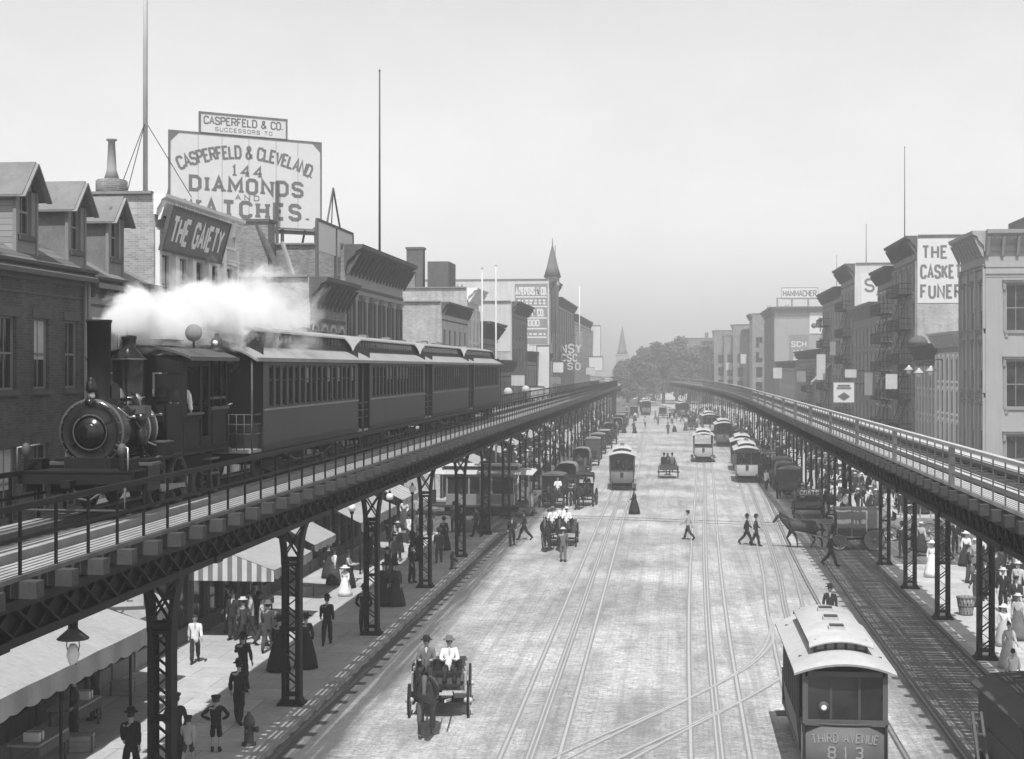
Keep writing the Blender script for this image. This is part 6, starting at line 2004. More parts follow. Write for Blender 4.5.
# poles
def pole(x, y, z0, z1, r0, r1, m, name, label, guys=0, cap=True, cat='flagpole'):
    o = thing(name, label, cat, (x, y, z0))
    b = MB(); h = z1 - z0
    b.tube([(0, 0, 0), (0, 0, h * .5), (0, 0, h)], [r0, (r0 + r1) / 2, r1], m, 8)
    b.build('pole', o)
    if cap: b = MB(); b.lathe([(0, -.1), (r1 * 1.8, 0), (0, .12)], m, 8, tr(0, 0, h)); b.build('ball_finial', o)
    for k in range(guys):
        a = 2 * PI * k / guys + .5
        b = MB(); b.tube([(0, 0, 2.6), (1.6 * math.cos(a), 1.6 * math.sin(a), 0.02)], .015, M_IRON, 4); b.build('guy_wire', o)
    return o
pole(-18.35, 50.6, 16.0, 28.8, .09, .08, M_TRIML, 'flagpole', 'thick pale flagpole rising behind the small dormers at upper left', 3)
pole(-16.7, 84.0, 16.4, 26.9, .07, .04, M_IRON2, 'flagpole', 'thin dark flagpole on the shuttered building, right of the billboard')
pole(-14.2, 110.2, 0.15, 17.4, .085, .06, M_TRIML, 'white_mast', 'tall white mast behind the train, left one of the close pair', cat='mast')
pole(-13.5, 113, 0.15, 17.8, .085, .06, M_TRIML, 'white_mast', 'tall white mast behind the train, right one of the close pair', cat='mast')
pole(-15.6, 196, 12.0, 26, .06, .04, M_IRON2, 'flagpole', 'hair-thin flagpole left of the turret spire')
pole(-15.2, 240, 12.0, 23, .09, .06, M_WHITE, 'flagpole', 'white flagpole in front of the building with spiky pinnacles')

# awnings along the left pavement
def awning(y0, y1, x_out, z_out, z_in, m, label, val=.35, scallop=True, sag=.04, name='shop_awning', posts=True, end=None):
    o = thing(name, label, 'awning', (XL, y0, 0), PI / 2)
    b = MB(); W = y1 - y0; D = abs(x_out - XL); n, k = max(4, int(W / .8)), 5; vs = []
    for i in range(n + 1):
        for j in range(k + 1):
            t = j / k
            x = W * i / n
            s_ = sag * math.sin(PI * t) * (1 + .8 * math.sin(x * 2.9 + 1)) + sag * .5 * abs(math.sin(PI * i / n * 3))
            vs.append((x, -D * t, z_in + (z_out - z_in) * t - s_))
    fs = [(i * (k + 1) + j, i * (k + 1) + j + 1, (i + 1) * (k + 1) + j + 1, (i + 1) * (k + 1) + j) for i in range(n) for j in range(k)]
    b.add(vs, fs, m, True); b.add([(p[0], p[1], p[2] - .015) for p in vs], [f[::-1] for f in fs], m, True)
    b.build('canvas', o)
    b = MB(); q = n * 4; vs = []
    for i in range(q + 1):
        x = W * i / q
        zt = z_out - sag * .5 * abs(math.sin(PI * i / q * 3))
        vs += [(x, -D - .012, zt), (x, -D - .02 - .02 * math.sin(i * .9), zt - val - (.07 * abs(math.sin(i * PI / 4)) if scallop else 0))]
    b.add(vs, [(2 * i, 2 * i + 1, 2 * i + 3, 2 * i + 2) for i in range(q)], m, True)
    vl = b.build('valance', o)
    if end is not None:
        b = MB(); b.add([(-.02, -.05, z_in - .03), (-.02, -D, z_out - .03), (-.02, -D, z_out - .42), (-.02, -.05, z_out - .42)], [(0, 1, 2, 3)], end); b.build('end_curtain', o)
    b = MB()
    b.tube([(0, -D + .02, z_out - .04), (W, -D + .02, z_out - .04)], .025, M_IRON, 5)
    for x in (.03, W - .03):
        b.tube([(x, -.02, z_in - .05), (x, -D + .02, z_out - .04)], .025, M_IRON, 5)
        b.tube([(x, -.02, z_out - .3), (x, -D + .02, z_out - .04)], .02, M_IRON, 5)
    b.build('awning_frame', o)
    if posts:
        for x in (.05, W / 2, W - .05):
            b = MB(); b.tube([(x, -D + .05, .15), (x, -D + .05, z_out - .03)], .04, M_IRON, 6); b.build('post', o)
    return o
awning(28.5, 41.2, -14.7, 2.75, 3.7, M_CANVAS, 'large pale canvas awning on posts at lower left corner', .45)
awning(41.6, 45.2, -15.5, 2.7, 3.8, M_CANVAS, 'awning with striped end curtain right behind the large pale canvas awning', .3, end=M_AWNEND)
awning(52.6, 58.2, -14.3, 2.75, 3.9, M_CANVAS, 'awning with boldly striped end curtain over the busy group of people', .3, posts=False, end=M_AWNEND)
awning(61.5, 65.5, -15.0, 2.6, 4.0, M_CANVAS, 'steep plain white awning beyond the boldly striped end curtain', .25, posts=False)
awning(70.4, 79.5, -14.9, 2.6, 3.9, M_CANVAS, 'long white awning with lettered valance beyond the steep plain awning', .4)
for i, (a, c, mm, lb) in enumerate(((82, 87, M_AWNSTR, 'striped awning at the corner before the left side street'), (113, 119, M_CANVAS, 'white awning on the far corner across the left side street'), (128, 134, M_CANVAS, 'white awning below the slender white building'),
         (141, 147, M_AWNSTR, 'striped awning below the dark corniced building'), (156, 166, M_CANVAS, 'pale awning under the painted end wall'), (182, 190, M_CANVAS, 'pale awning before the row of low shops'))):
    awning(a, c, -15.0, 2.7, 3.9, mm, lb, .3, posts=False)
o = thing('hotel_signboard', 'grey lettered signboard above the striped end curtain near the big pale awning', 'sign', (-15.9, 41.2, 3.2), R(20))
wall_sign(o, 'board', 0, 0, 1.7, .85, [('TOILET', .5, .18, 1.2, dict(th=.2)), ('HOTEL', .16, .2, 1.1, dict(th=.2))], M_TRIML, M_INK2, off=(0, 0, 0), frame=M_TRIMD)
b = MB(); b.tube([(0, .05, .9), (0, .05, 1.4), (0, 1.2, 1.6)], .025, M_IRON, 5); b.build('bracket', o)
# ------------------------------------------------------------------ right-hand row
XR = 20.0
sw = [(u, z, 1.25, 3.0, 'bracket') for u in (1.95, 5.0, 8.0, 11.0) for z in (12.4, 7.45, 2.6)]
C1 = building('large grey stone corner building with deep bracketed cornice at the right edge', 'R', XR, 100, 108.4, 18.9, 22, M_STONE, 'building', 'stone_building', rows=[4.6, 8.6, 12.5], nb=3, ww=1.15, wh=3.0, style='hood', trim=M_TRIM, top=M_STONE,
              corn=(.85, 1.35), bands=True, sidewin=sw, lod=0, piers=True, pier_m=M_STONE, fm=M_TRIM, blind=1.0)
cornice(C1, 22, 18.9, .85, 1.35, M_STONE, True, False, tr(8.4, 0, 0) @ rotz(PI / 2))
b = MB(); b.box(8.4, 8.43, .0, 22, 15.9, 16.1, M_STONE); b.box(8.4, 8.5, 0, 22, 16.1, 16.3, M_STONE)
for x, y, w, h in ((7.9, 2.9, .35, 1.9), (7.9, 6.0, .35, 2.7)): b.box(x - .3, x + .3, y, y + w + .5, 18.6, 18.9 + h * .6, M_STONE)
b.prism([(3, 18.7), (14, 18.7), (14, 22.6), (9, 22.0), (6.5, 20.4), (3, 20.0)], 1.2, 8.2, M_TIN, 'x'); b.build('attic', C1)
for s in ((2.05, 5.0), ):
    pass
C2 = building('small ornate front with white pilasters left of the grey stone corner building', 'R', XR, 108.45, 118, 12.6, 16, M_TRIM, 'building', 'ornate_building', nf=3, nb=5, ww=.7, wh=1.9, style='arch', trim=M_WHITE, corn=(.8, .9), piers=True, pier_m=M_WHITE, top=M_TRIML, lod=1)
b = MB()
b.lathe([(1.0, 0), (1.05, 1.1), (.8, 1.2), (.75, 2.0), (.5, 2.2), (.42, 2.9), (.2, 3.2), (.12, 4.2), (0, 4.3)], M_STONED, 8, tr(4.0, 4.2, 12.4))
b.box(1.6, 6.6, 3.4, 5.4, 12.4, 12.9, M_STONED)
for x in (1.9, 2.9, 5.4, 6.3): b.lathe([(.2, 0), (.12, .6), (.2, .7), (.1, 1.0), (0, 1.3)], M_STONED, 6, tr(x, 4.2, 12.9))
b.build('cupola', C2)
C3 = building('narrow shop front with curved hood and pale stone columns below the large painted wall', 'R', XR, 118.05, 127.6, 11.9, 16, M_STONED, 'building', 'narrow_building', nf=3, nb=6, ww=.6, wh=1.9, style='flat', trim=M_TRIML, corn=(.9, 1.0), piers=True, pier_m=M_TRIML, lod=1, top=M_TRIMD)
b = MB(); b.lathe([(.8, 0), (.75, .3), (.55, .6), (.25, .75), (0, .78)], M_TRIMD, 14, tr(1.3, -.1, 11.9)); b.build('curved_hood', C3)
C4 = building('tall dark tenement with painted white advertisement on its bare end wall', 'R', XR, 127.65, 141, 21.0, 22, M_BR_R, 'building', 'tenement', nf=5, nb=4, ww=1.05, wh=2.1, style='hood', trim=M_TRIM, corn=(.9, 1.2), escape=(.2, .8), lod=1, sidewall=M_BR_L, piers=True, pier_m=M_BR_R)
wall_sign(C4, 'painted_sign', 0, 0, 9.6, 5.35, [('THE', 3.75, .95, 1.95, dict(th=.2, gap=.4, x=-3.4)), ('T', 3.75, .95, .7, dict(th=.2, gap=.35, x=-1.7)), ('CASKET', 2.1, 1.0, 3.2, dict(th=.2, gap=.4, x=-2.9)), ('FUNER', .45, 1.0, 3.2, dict(th=.2, gap=.4, x=-2.9))],
          M_SIGNW, M_INK2, rz=PI / 2, off=(13.39, 4.85, 15.4))
C5 = building('dark tenement with fire escape just left of the large painted advertisement wall', 'R', XR, 141.05, 152, 19.4, 20, M_BR_M, 'building', 'tenement', nf=5, nb=4, ww=1.0, wh=2.0, style='hood', trim=M_TRIML, corn=(.9, 1.1), escape=(.25, .9), lod=1)
C6 = building('lower brick building with bracketed pale cornice, between two taller painted walls', 'R', XR, 152.05, 171, 16.6, 20, M_BR_R, 'building', 'brick_building', nf=4, nb=6, ww=1.0, wh=2.0, style='arch', trim=M_TRIM, corn=(.9, 1.2), top=M_TRIM, lod=1, bands=True)
C7 = building('tall building whose pale end wall carries faded painted letters, right row middle distance', 'R', XR, 171.05, 185, 21.7, 22, M_BR_R, 'building', 'tall_building', nf=5, nb=4, lod=1, sidewall=M_PAINTW, corn=(1.1, 1.3), escape=(.2, .8))
wall_sign(C7, 'painted_sign', 0, 0, 5.0, 4.2, [('STA', 2.2, 1.3, 3.4, dict(th=.2, x=-.3))], M_SIGNW, M_INK2, rz=PI / 2, off=(13.99, 3.2, 16.4))
C8 = building('brick tenement hung with fire escapes beyond the faded painted letters', 'R', XR, 185.05, 208, 19.9, 20, M_BR_R, 'building', 'tenement', nf=5, nb=7, lod=1, corn=(.9, 1.1), escape=(.1, .45), chimneys=2)
building('lower brown row left of the tenement hung with fire escapes', 'R', XR - .3, 208.05, 245, 12.6, 18, M_BR_M, 'building', 'row_building', nf=3, nb=10, lod=1, corn=(.8, 1.0), escape=(.5, .75))
building('low pale shops in front of the wide department store', 'R', XR - .8, 245.05, 283, 11.2, 18, M_STONE, 'building', 'shop_row', nf=2, nb=9, lod=2, corn=(.8, 1.0))
C11 = building('wide store with roof sign, ledge cornice and a playing-card poster on its end wall', 'R', 18.5, 283.1, 314, 21.4, 40, M_STONED, 'building', 'store', nf=5, nb=7, lod=2, corn=(1.0, 1.2), sidewall=M_STONE, piers=True,
               sidewin=[(u, z, 1.6, 2.4, 'flat') for u in (4, 9) for z in (13, 8.5)])
cornice(C11, 40, 21.4, 1.0, 1.2, M_TRIM, False, False, tr(30.9, 0, 0) @ rotz(PI / 2))
b = MB()
for u in (.3, 3, 6, 9, 12): b.box(30.6, 31.0, u, u + .3, 21.4, 23.0, M_TRIM)
b.box(30.8, 30.9, .3, 14, 22.9, 23.1, M_TRIM); b.build('roof_railing', C11)
wall_sign(C11, 'roof_sign', 0, 0, 6.6, 2.0, [('HAMMACHER', .5, 1.0, 6.0, dict(th=.2, gap=.25))], M_SIGNW, M_INK2, rz=PI / 2, off=(30.6, 4.6, 22.9), frame=M_TRIM)
o = wall_sign(C11, 'poster', 0, 0, 2.7, 3.9, [], M_SIGNW, M_INK, rz=PI / 2, off=(31.0, 7.7, 16.4))
b = MB(); b.lathe([(.5, 0), (.5, .02), (0, .02)], M_INK, 12, tr(-.55, -.02, 1.5) @ rotx(PI / 2)); b.lathe([(.45, 0), (.45, .02), (0, .02)], M_INK, 12, tr(.65, -.02, 2.6) @ rotx(PI / 2)); b.box(.5, .8, -.03, -.02, .4, 1.8, M_INK); b.build('poster_mark', o)
wall_sign(C11, 'painted_sign', 0, 0, 3.6, 5.6, [('SCH', 3.4, .9, 2.6, dict(th=.2)), ('HA', 1.9, .9, 1.8, dict(th=.2)), ('HA', .5, .9, 1.8, dict(th=.2))], M_TRIM, M_SIGNW, rz=PI / 2, off=(31.0, 4.4, 10.6))
def swin(D, H, n=4): return [(D * (i + .5) / n, z, 1.45, 2.3, 'flat') for i in range(n) for z in [4.6 + 3.3 * k for k in range(int((H - 5.5) / 3.3))]]
building('slim pale tower-like front left of the wide store with the roof sign', 'R', 17.0, 335, 348, 22.0, 12, M_STONE, sidewall=M_BR_M, cat='building', name='pale_building', nf=6, nb=3, lod=2, corn=(.8, 1.0), chimneys=2, sidewin=swin(12, 20.6))
building('short brick block tucked behind the slim pale front', 'R', 16.4, 348.5, 366, 19.0, 14, M_STONED, 'building', nf=4, nb=5, lod=2, corn=(.7, .9), sidewin=swin(14, 15))
building('hazy corniced block left of the slim pale front', 'R', 15.2, 366.5, 390, 20.5, 14, M_STONED, 'building', sidewall=M_BR_M, nf=5, nb=6, lod=2, skew=R(3), chimneys=3, sidewin=swin(14, 18.5))
building('narrow hazy house with tall chimney pots near the far end of the right row', 'R', 13.4, 391, 402, 18.4, 12, M_BR_R, 'building', nf=4, nb=3, lod=2, skew=R(4), chimneys=2, sidewin=swin(12, 15.4))
building('bright white-fronted far building, right row near the trees', 'R', 12.2, 403, 424, 20.0, 14, M_STONE, 'building', sidewall=M_BR_M, nf=5, nb=6, lod=2, skew=R(5), sidewin=swin(14, 17.2))
building('grey far building between the white-fronted one and the last of the right row', 'R', 9.8, 425, 445, 17.6, 12, M_BR_D, 'building', nf=4, nb=5, lod=2, skew=R(6), chimneys=2, sidewin=swin(12, 14.2))
building('last hazy building of the right row, touching the trees', 'R', 8.0, 446, 480, 18.8, 14, M_STONED, 'building', sidewall=M_BR_M, nf=4, nb=8, lod=2, skew=R(7), chimneys=3, sidewin=swin(14, 16.2))
building('long faint block closing the street far behind the trees', 'R', -40, 560, 640, 13, 20, M_STONE, 'building', nf=4, nb=14, lod=2, skew=R(60))
# church far away
o = thing('church', 'faint church steeple beyond the left row at the end of the street', 'church', (-19, 545, 0))
o.scale = (.72, .72, .77)
b = MB(); b.box(-3.2, 3.2, -3.2, 3.2, 0, 19, M_STONE); b.box(-3.4, 3.4, -3.4, 3.4, 19, 19.6, M_STONE); b.build('tower', o)
b = MB(); b.lathe([(2.9, 19.6), (2.3, 21), (1.3, 26), (.2, 32), (0, 33)], M_STONED, 8); b.build('spire', o)
b = MB(); b.prism([(-5, 0), (5, 0), (5, 9), (0, 14), (-5, 9)], 3.3, 26, M_STONE, 'y'); b.build('nave', o)

def pole_r(x, y, z0, z1, r, label): pole(x, y, z0, z1, r, r * .6, M_IRON2, 'flagpole', label)
pole_r(20.7, 139, 20.9, 30, .05, 'thin flagpole on the tenement with the white painted advertisement')
pole_r(22.5, 181, 21.6, 27, .05, 'thin flagpole on the building with faded painted letters')
pole_r(21.5, 204, 19.8, 25, .05, 'thin flagpole on the brick tenement hung with fire escapes')

# arc lamps with white hoods along the right row
def arc_lamp(x, y, z, label, reach=1.6):
    o = thing('arc_lamp', label, 'lamp', (x, y, z), 0, 'arc lamps on the right-hand fronts')
    b = MB(); b.tube([(reach, 0, .9), (reach * .5, 0, 1.0), (0, 0, .75), (0, 0, .5)], .03, M_IRON, 5); b.build('bracket', o)
    b = MB(); b.lathe([(.08, .5), (.1, .4), (.42, .12), (.4, .08), (.0, .1)], M_TRIML, 14); b.build('hood', o)
    b = MB(); b.lathe([(.0, -.22), (.15, -.15), (.19, 0), (.12, .1)], M_LAMP, 12); b.build('globe', o)
for (px, py, Y), lb in zip(((909, 370, 124), (919, 373, 119), (931, 371, 115)), ('left arc lamp with white hood on the narrow shop front', 'lowest arc lamp with white hood, between two others', 'arc lamp with white hood on the front with white pilasters')):
    d = Y * 1.0; r = (px - 512) / FOC; x = Y * math.tan(math.atan(r) - YAW)
    arc_lamp(x, Y, 10 - (py - HOR) * (Y * CA - x * SA) / FOC - .1, lb, max(.6, 20 - x))
# shop awnings and signs on the right
def flap(y0, y1, x_in, z_in, z_out, m, label, D=2.4):
    o = thing('shop_awning', label, 'awning', (x_in, y0, 0))
    b = MB(); W = y1 - y0
    q = [(0, 0, z_in), (0, W, z_in), (-D, W, z_out), (-D, 0, z_out)]
    b.add(q + [(p[0], p[1], p[2] - .03) for p in q], [(3, 2, 1, 0), (4, 5, 6, 7), (0, 4, 7, 3), (1, 2, 6, 5), (2, 3, 7, 6)], m); b.build('canvas', o)
    b = MB(); b.quad((-D - .01, 0, z_out), (-D - .01, W, z_out), (-D - .01, W, z_out - .35), (-D - .01, 0, z_out - .35), m); b.build('valance', o)
    b = MB()
    for y in (.05, W - .05): b.tube([(0, y, z_out - .2), (-D, y, z_out - .04)], .025, M_IRON, 5)
    b.build('awning_frame', o)
for i, (a, c, m) in enumerate(((102, 108, M_CANVAS), (118.5, 127, M_CANVAS), (142, 151, M_AWNSTR), (166, 176, M_CANVAS), (177, 186, M_AWNSTR), (198, 212, M_CANVAS), (232, 250, M_CANVAS), (254, 280, M_AWNSTR))):
    lb = ('pale awning at the foot of the grey stone corner building', 'pale awning below the narrow front with curved hood', 'striped awning below the dark tenement with fire escape', 'pale awning below the boundary of the bracketed brick building', 'striped awning under the building with faded painted letters',
          'pale awning at the far end of the tenement hung with fire escapes', 'pale awning at the far end of the lower brown row', 'long striped awning under the low pale shops')[i]
    flap(a, c, XR - (0 if a < 205 else .6), 4.0, 2.7, m, lb, 4.6)
flap(196, 199, XR, 10.6, 8.2, M_CANVAS, 'bright white awning slanting from an upper window in the right row')
for a, c, m, lb in ((112, 117, M_CANVAS, 'pale awning under the front with white pilasters'), (130, 138, M_AWNSTR, 'striped awning under the tenement with painted advertisement'), (156, 164, M_CANVAS, 'pale awning below the lower brick building'), (188, 196, M_CANVAS, 'pale awning below the brick tenement with fire escapes'), (215, 230, M_CANVAS, 'long pale awning under the lower brown row')):
    flap(a, c, XR, 3.9, 2.8, m, lb)
o = thing('square_signboard', 'white square signboard with dark diamond on the right row above the railway', 'sign', (16.6, 151, 6.6))
wall_sign(o, 'board', 0, 0, 2.0, 2.0, [('HATS', 1.35, .3, 1.4, dict(th=.2))][:0], M_SIGNW, M_INK, off=(0, 0, 0), frame=M_TRIMD)
b = MB(); b.add([(-.6, -.04, .6), (0, -.04, .2), (.6, -.04, .6), (0, -.04, 1.0)], [(0, 1, 2, 3)], M_INK); b.box(-.7, .7, -.04, -.036, 1.35, 1.5, M_INK2); b.box(-.6, .6, -.04, -.036, 1.6, 1.75, M_INK2); b.build('marking', o)
b = MB(); b.box(1.0, 3.4, .02, .08, 1.8, 1.88, M_IRON); b.build('bracket', o)

# small boards standing out from the fronts
def projecting(x, y, z, w, h, m, label):
    o = thing('projecting_sign', label, 'sign', (x, y, z))
    b = MB(); b.box(-w / 2, w / 2, -.04, .04, 0, h, m); b.build('board', o)
    b = MB(); s = 1 if x > 0 else -1
    b.box(min(s * w / 2, s * (w / 2 + .9)), max(s * w / 2, s * (w / 2 + .9)), -.03, .03, h * .8, h * .8 + .06, M_IRON); b.box(-w / 2 - .04, w / 2 + .04, -.055, .055, h, h + .06, M_TRIMD); b.build('bracket', o)
for x, y, z, w, h, m, lb in ((18.4, 131, 8.2, 1.3, 1.8, M_TRIML, 'white board projecting from the tenement with the painted advertisement'), (18.5, 146, 7.4, 1.4, 3.0, M_TRIM, 'tall grey board projecting from the dark tenement with fire escape'),
      (18.3, 160, 9.0, 1.6, 1.2, M_TRIML, 'white board projecting from the lower brick building with bracketed cornice'), (18.5, 178, 11.5, 1.4, 2.2, M_TRIM, 'pale board high on the building with faded painted letters'),
      (18.3, 192, 8.5, 1.5, 4.5, M_TRIML, 'long white vertical board on the tenement hung with fire escapes'), (18.0, 218, 8.0, 1.8, 2.2, M_TRIM, 'pale board projecting from the lower brown row'), (17.6, 262, 8.2, 2.0, 2.6, M_TRIML, 'white board projecting from the low pale shops'),
      (16.9, 296, 12.0, 1.6, 4.0, M_TRIM, 'pale vertical board on the wide store with the roof sign'), (15.4, 342, 11.0, 1.8, 3.0, M_TRIML, 'white board on the slim pale tower-like front'), (13.4, 378, 9.5, 2.0, 2.6, M_TRIML, 'white board on the hazy corniced block'),
      (-15.9, 116, 8.4, 1.3, 1.8, M_TRIML, 'white board projecting from the pale brick corner building'), (-16.0, 130, 7.9, 1.2, 3.2, M_TRIM, 'pale vertical board on the slender white building'), (-15.9, 152, 8.2, 1.8, 1.5, M_TRIML, 'white board projecting over the low flat-roofed shop'),
      (-15.8, 199, 7.9, 2.0, 1.3, M_TRIM, 'grey board projecting from the low row of shops before the turret'), (-15.6, 246, 12.5, 1.4, 5.0, M_TRIM, 'pale vertical board on the building with spiky pinnacles'), (-15.4, 275, 8.8, 2.2, 1.8, M_TRIML, 'white board on the plain grey block past the pinnacles')):
    projecting(x, y, z, w * .75, h * .72, m, lb)

# trees at the bend of the street
def tree(x, y, h, rad, label, seed):
    rs = random.Random(seed)
    o = thing('tree', label, 'tree', (x, y, 0), 0, 'trees at the far bend of the street')
    b = MB()
    b.tube([(0, 0, 0), (.1, 0, h * .25), (0, .1, h * .5), (.2, 0, h * .75)], [.5, .38, .26, .1], M_BARK, 8)
    cl = []
    for i in range(60):
        a, u = rs.uniform(0, 2 * PI), rs.uniform(.0, 1)
        r = rad * math.sqrt(rs.random()) * (1 - .45 * u)
        c = V((r * math.cos(a), r * math.sin(a), h * (.2 + .74 * u * rs.uniform(.75, 1.08))))
        cl.append((c, rs.uniform(.9, 2.0)))
        if i < 12: b.tube([(0, 0, h * (.25 + .4 * u)), tuple(c * .6 + V((0, 0, h * .12))), tuple(c)], [.16, .1, .03], M_BARK, 5)
    b.build('trunk', o)
    b = MB()
    for c, s in cl:
        for k in range(190):
            d = V((rs.gauss(0, 1), rs.gauss(0, 1), rs.gauss(0, .8)))
            p = c + d.normalized() * s * rs.uniform(.55, 1.1)
            n = V((rs.gauss(0, 1), rs.gauss(0, 1), rs.gauss(0, 1))).normalized()
            u_ = n.orthogonal().normalized() * rs.uniform(.18, .4); w_ = n.cross(u_).normalized() * rs.uniform(.14, .32)
            b.add([p - u_, p - w_, p + u_, p + w_], [(0, 1, 2, 3)], M_LEAF)
    b.build('crown', o)
for i, (x, y, h, rad, lb) in enumerate(((-9.5, 402, 14, 5.5, 'leftmost low tree at the far bend, nearest the church steeple'), (-3.2, 420, 17.8, 7, 'tallest broad tree at the far bend'), (3.8, 412, 17.2, 7, 'round tree right of the tallest tree at the far bend'),
       (9.4, 425, 16.5, 5.5, 'tree at the far bend touching the right-hand row'), (-13.5, 430, 12.5, 5, 'small tree at the far bend farthest left, beside the steeple'), (.5, 445, 18, 7, 'tree behind the others in the middle of the far clump'), (13.5, 450, 13, 5, 'small tree at the right end of the far clump'), (-6.5, 455, 17, 7, 'broad pale tree half hidden behind the left of the far clump'), (6.5, 460, 17.5, 7, 'broad pale tree half hidden behind the right of the far clump'))):
    tree(x, y, h, rad, lb, 40 + i)
# ------------------------------------------------------------------ streetcars and wagons in the roadway
streetcar((3.98, 35.9, 0), 0, 'large streetcar number 813 in the right foreground, roof seen from above', None, False, M_CARP, 6.6, 2.1, 'THIRD AVENUE', '813', True)
streetcar((-4.3, 122.5, 0), R(1.5), 'boxy closed streetcar coming down the left-hand track toward the camera', None, False, M_CARP, 6.4)
S3 = streetcar((3.0, 160, 0), 0, 'open-bench streetcar with arched roof on the middle track', None, True, M_CARL, 6.2)
streetcar((6.25, 132, 0), R(-1), 'closed streetcar on the right-hand track, left of the waiting wagons', None, False, M_CARL, 6.4)
streetcar((6.5, 147, 0), R(-1), 'streetcar following close behind the one on the right-hand track', None, False, M_CARP, 6.4)
streetcar((6.2, 192, 0), R(1), 'big dark streetcar right of the open-bench car', None, False, M_CARD, 6.6)
streetcar((5.2, 226, 0), R(3), 'pale-roofed streetcar just behind the big dark one', None, False, M_CARL, 6.4)
streetcar((2.0, 305, 0), R(8), 'hazy streetcar far off near the middle of the street', None, False, M_CARP, 6.4)
streetcar((-6.0, 318, 0), R(5), 'hazy streetcar far off at the left of the street', None, False, M_CARP, 6.4)
streetcar((-9.6, 101.25, 0), R(91), 'cross-town streetcar seen side-on in the left side street behind the iron columns', None, False, M_CARL, 6.8)

def seated(x, y, z, face, coat, low, hat, label, group=None, woman=False):
    return person((x, y, z - .45), face, 'sit', coat, low, hat, label, group, woman=False)

# cart with two men, coming towards the camera at left
wagon((-6.85, 43.6, 0), R(6), 'open', 'light open cart carrying two men, rolling toward the camera near the left kerb', None, 'open_cart', M_TRIMD, M_CANVASD, 2.7, 1.45, M_TRIML)
horse((-6.75, 40.5, 0), R(7), 1, 1, 'brown harnessed horse drawing the light cart with two men')
seated(-7.15, 42.9, 1.27, 185, 3, 1, 'bowler', 'driver in grey coat bent forward on the light cart')
seated(-6.5, 43.0, 1.27, 190, 5, 1, 'fedora', 'man in white sleeves and dark vest sitting on the light cart')
person((-4.6, 123.2, .78), 180, 'stand', 1, 1, 'cap', 'motorman on the left-hand streetcar')
person((6.0, 132.8, .78), 180, 'stand', 1, 1, 'cap', 'motorman on the nearest right-hand streetcar')
# pair of horses with a wagon of people
wagon((-6.4, 85.0, 0), R(1), 'open', 'open wagon carrying white-shirted people behind a pair of horses', None, 'open_wagon', M_CARD, M_CANVASD, 2.9, 1.5, M_WOOD)
horse((-7.0, 81.9, 0), R(1), 1, 1, 'left horse of the brown pair before the wagon of white-shirted people', 'pair of horses')
horse((-6.2, 82.0, 0), R(1), 1, -1, 'right horse of the brown pair before the wagon of white-shirted people', 'pair of horses')
for i, (dx, dy, c, lb) in enumerate(((-.45, -.9, 5, 'man in white shirt on the left of the wagon seat behind the brown pair'), (.35, -.9, 5, 'man in white shirt on the right of the wagon seat behind the brown pair'), (.0, .3, 5, 'white-shirted passenger in the bed of the wagon behind the brown pair'))):
    seated(-6.4 + dx, 85.0 + dy, 1.25, 180, c, 2, ('fedora', 'boater', 'cap')[i], lb)
# van and buggy just beyond
wagon((-8.7, 108.0, 0), R(-3), 'van', 'dark high-sided van waiting by the left kerb beyond the side street', None, None, M_CARD, M_TRIMD, 2.9, 1.5)
horse((-8.6, 104.6, 0), R(-3), 0, 1, 'dark horse in front of the high-sided van near the left kerb')
seated(-8.3, 106.7, 1.3, 180, 5, 2, None, 'driver in white shirt on the high-sided dark van')
wagon((-6.6, 109.3, 0), R(-6), 'buggy', 'hooded buggy with one driver, right of the high-sided dark van', None, None, M_LEATHER, M_LEATHER, 2.4, 1.4, M_WOOD)
horse((-6.8, 106.2, 0), R(-6), 0, -1, 'dark horse pulling the hooded buggy beside the dark van')
seated(-6.4, 109.7, 1.3, 180, 1, 1, 'bowler', 'driver in dark coat under the buggy hood')
# the wagon seen from behind in mid-street
wagon((-.6, 137.5, 0), R(181), 'open', 'open wagon seen from behind in mid-street with two people on the seat', None, None, M_CARD, M_CANVASD, 2.7, 1.5, M_WOOD)
horse((-.65, 141.0, 0), R(181), 1, 1, 'brown horse mostly hidden ahead of the mid-street wagon')
seated(-1.0, 138.2, 1.25, 0, 0, 1, 'bowler', 'left of two people on the mid-street wagon, dark coat')
seated(-.25, 138.2, 1.25, 0, 3, 1, 'bowler', 'right of two people on the mid-street wagon, grey coat')
# covered wagon crossing at right
wagon((10.0, 84.6, 0), R(-90), 'covered', 'canvas-covered wagon crossing the street at right, drawn by one dark horse', None, None, M_CARD, M_CANVASD, 2.8, 1.5, M_TRIM)
horse((7.0, 84.6, 0), R(-90), 0, 1, 'dark horse with white chest strap pulling the canvas-covered wagon')
seated(9.1, 84.6, 1.25, 90, 1, 1, 'cap', 'driver in the shade of the wagon canvas')
wagon((13.6, 89.5, 0), R(-90), 'stake', 'slat-sided wagon standing in the side street behind the canvas-covered wagon', None, None, M_CARL, M_CANVASD, 3.0, 1.6, M_WOODL)
W7 = wagon((8.9, 102.5, 0), R(178), 'stake', 'stake-sided wagon with lettered tailboard standing behind the dark horse', None, None, M_CARD, M_CANVASD, 3.0, 1.7, M_WOOD)
wall_sign(W7, 'tailboard', 0, 0, 1.6, .5, [('COATS', .12, .25, 1.2, dict(th=.2))], M_TRIMD, M_SIGNW, rz=PI, off=(0, 1.58, 1.5))
seated(8.6, 103.0, 1.25, 0, 4, 2, 'boater', 'man in pale coat aboard the stake-sided wagon')
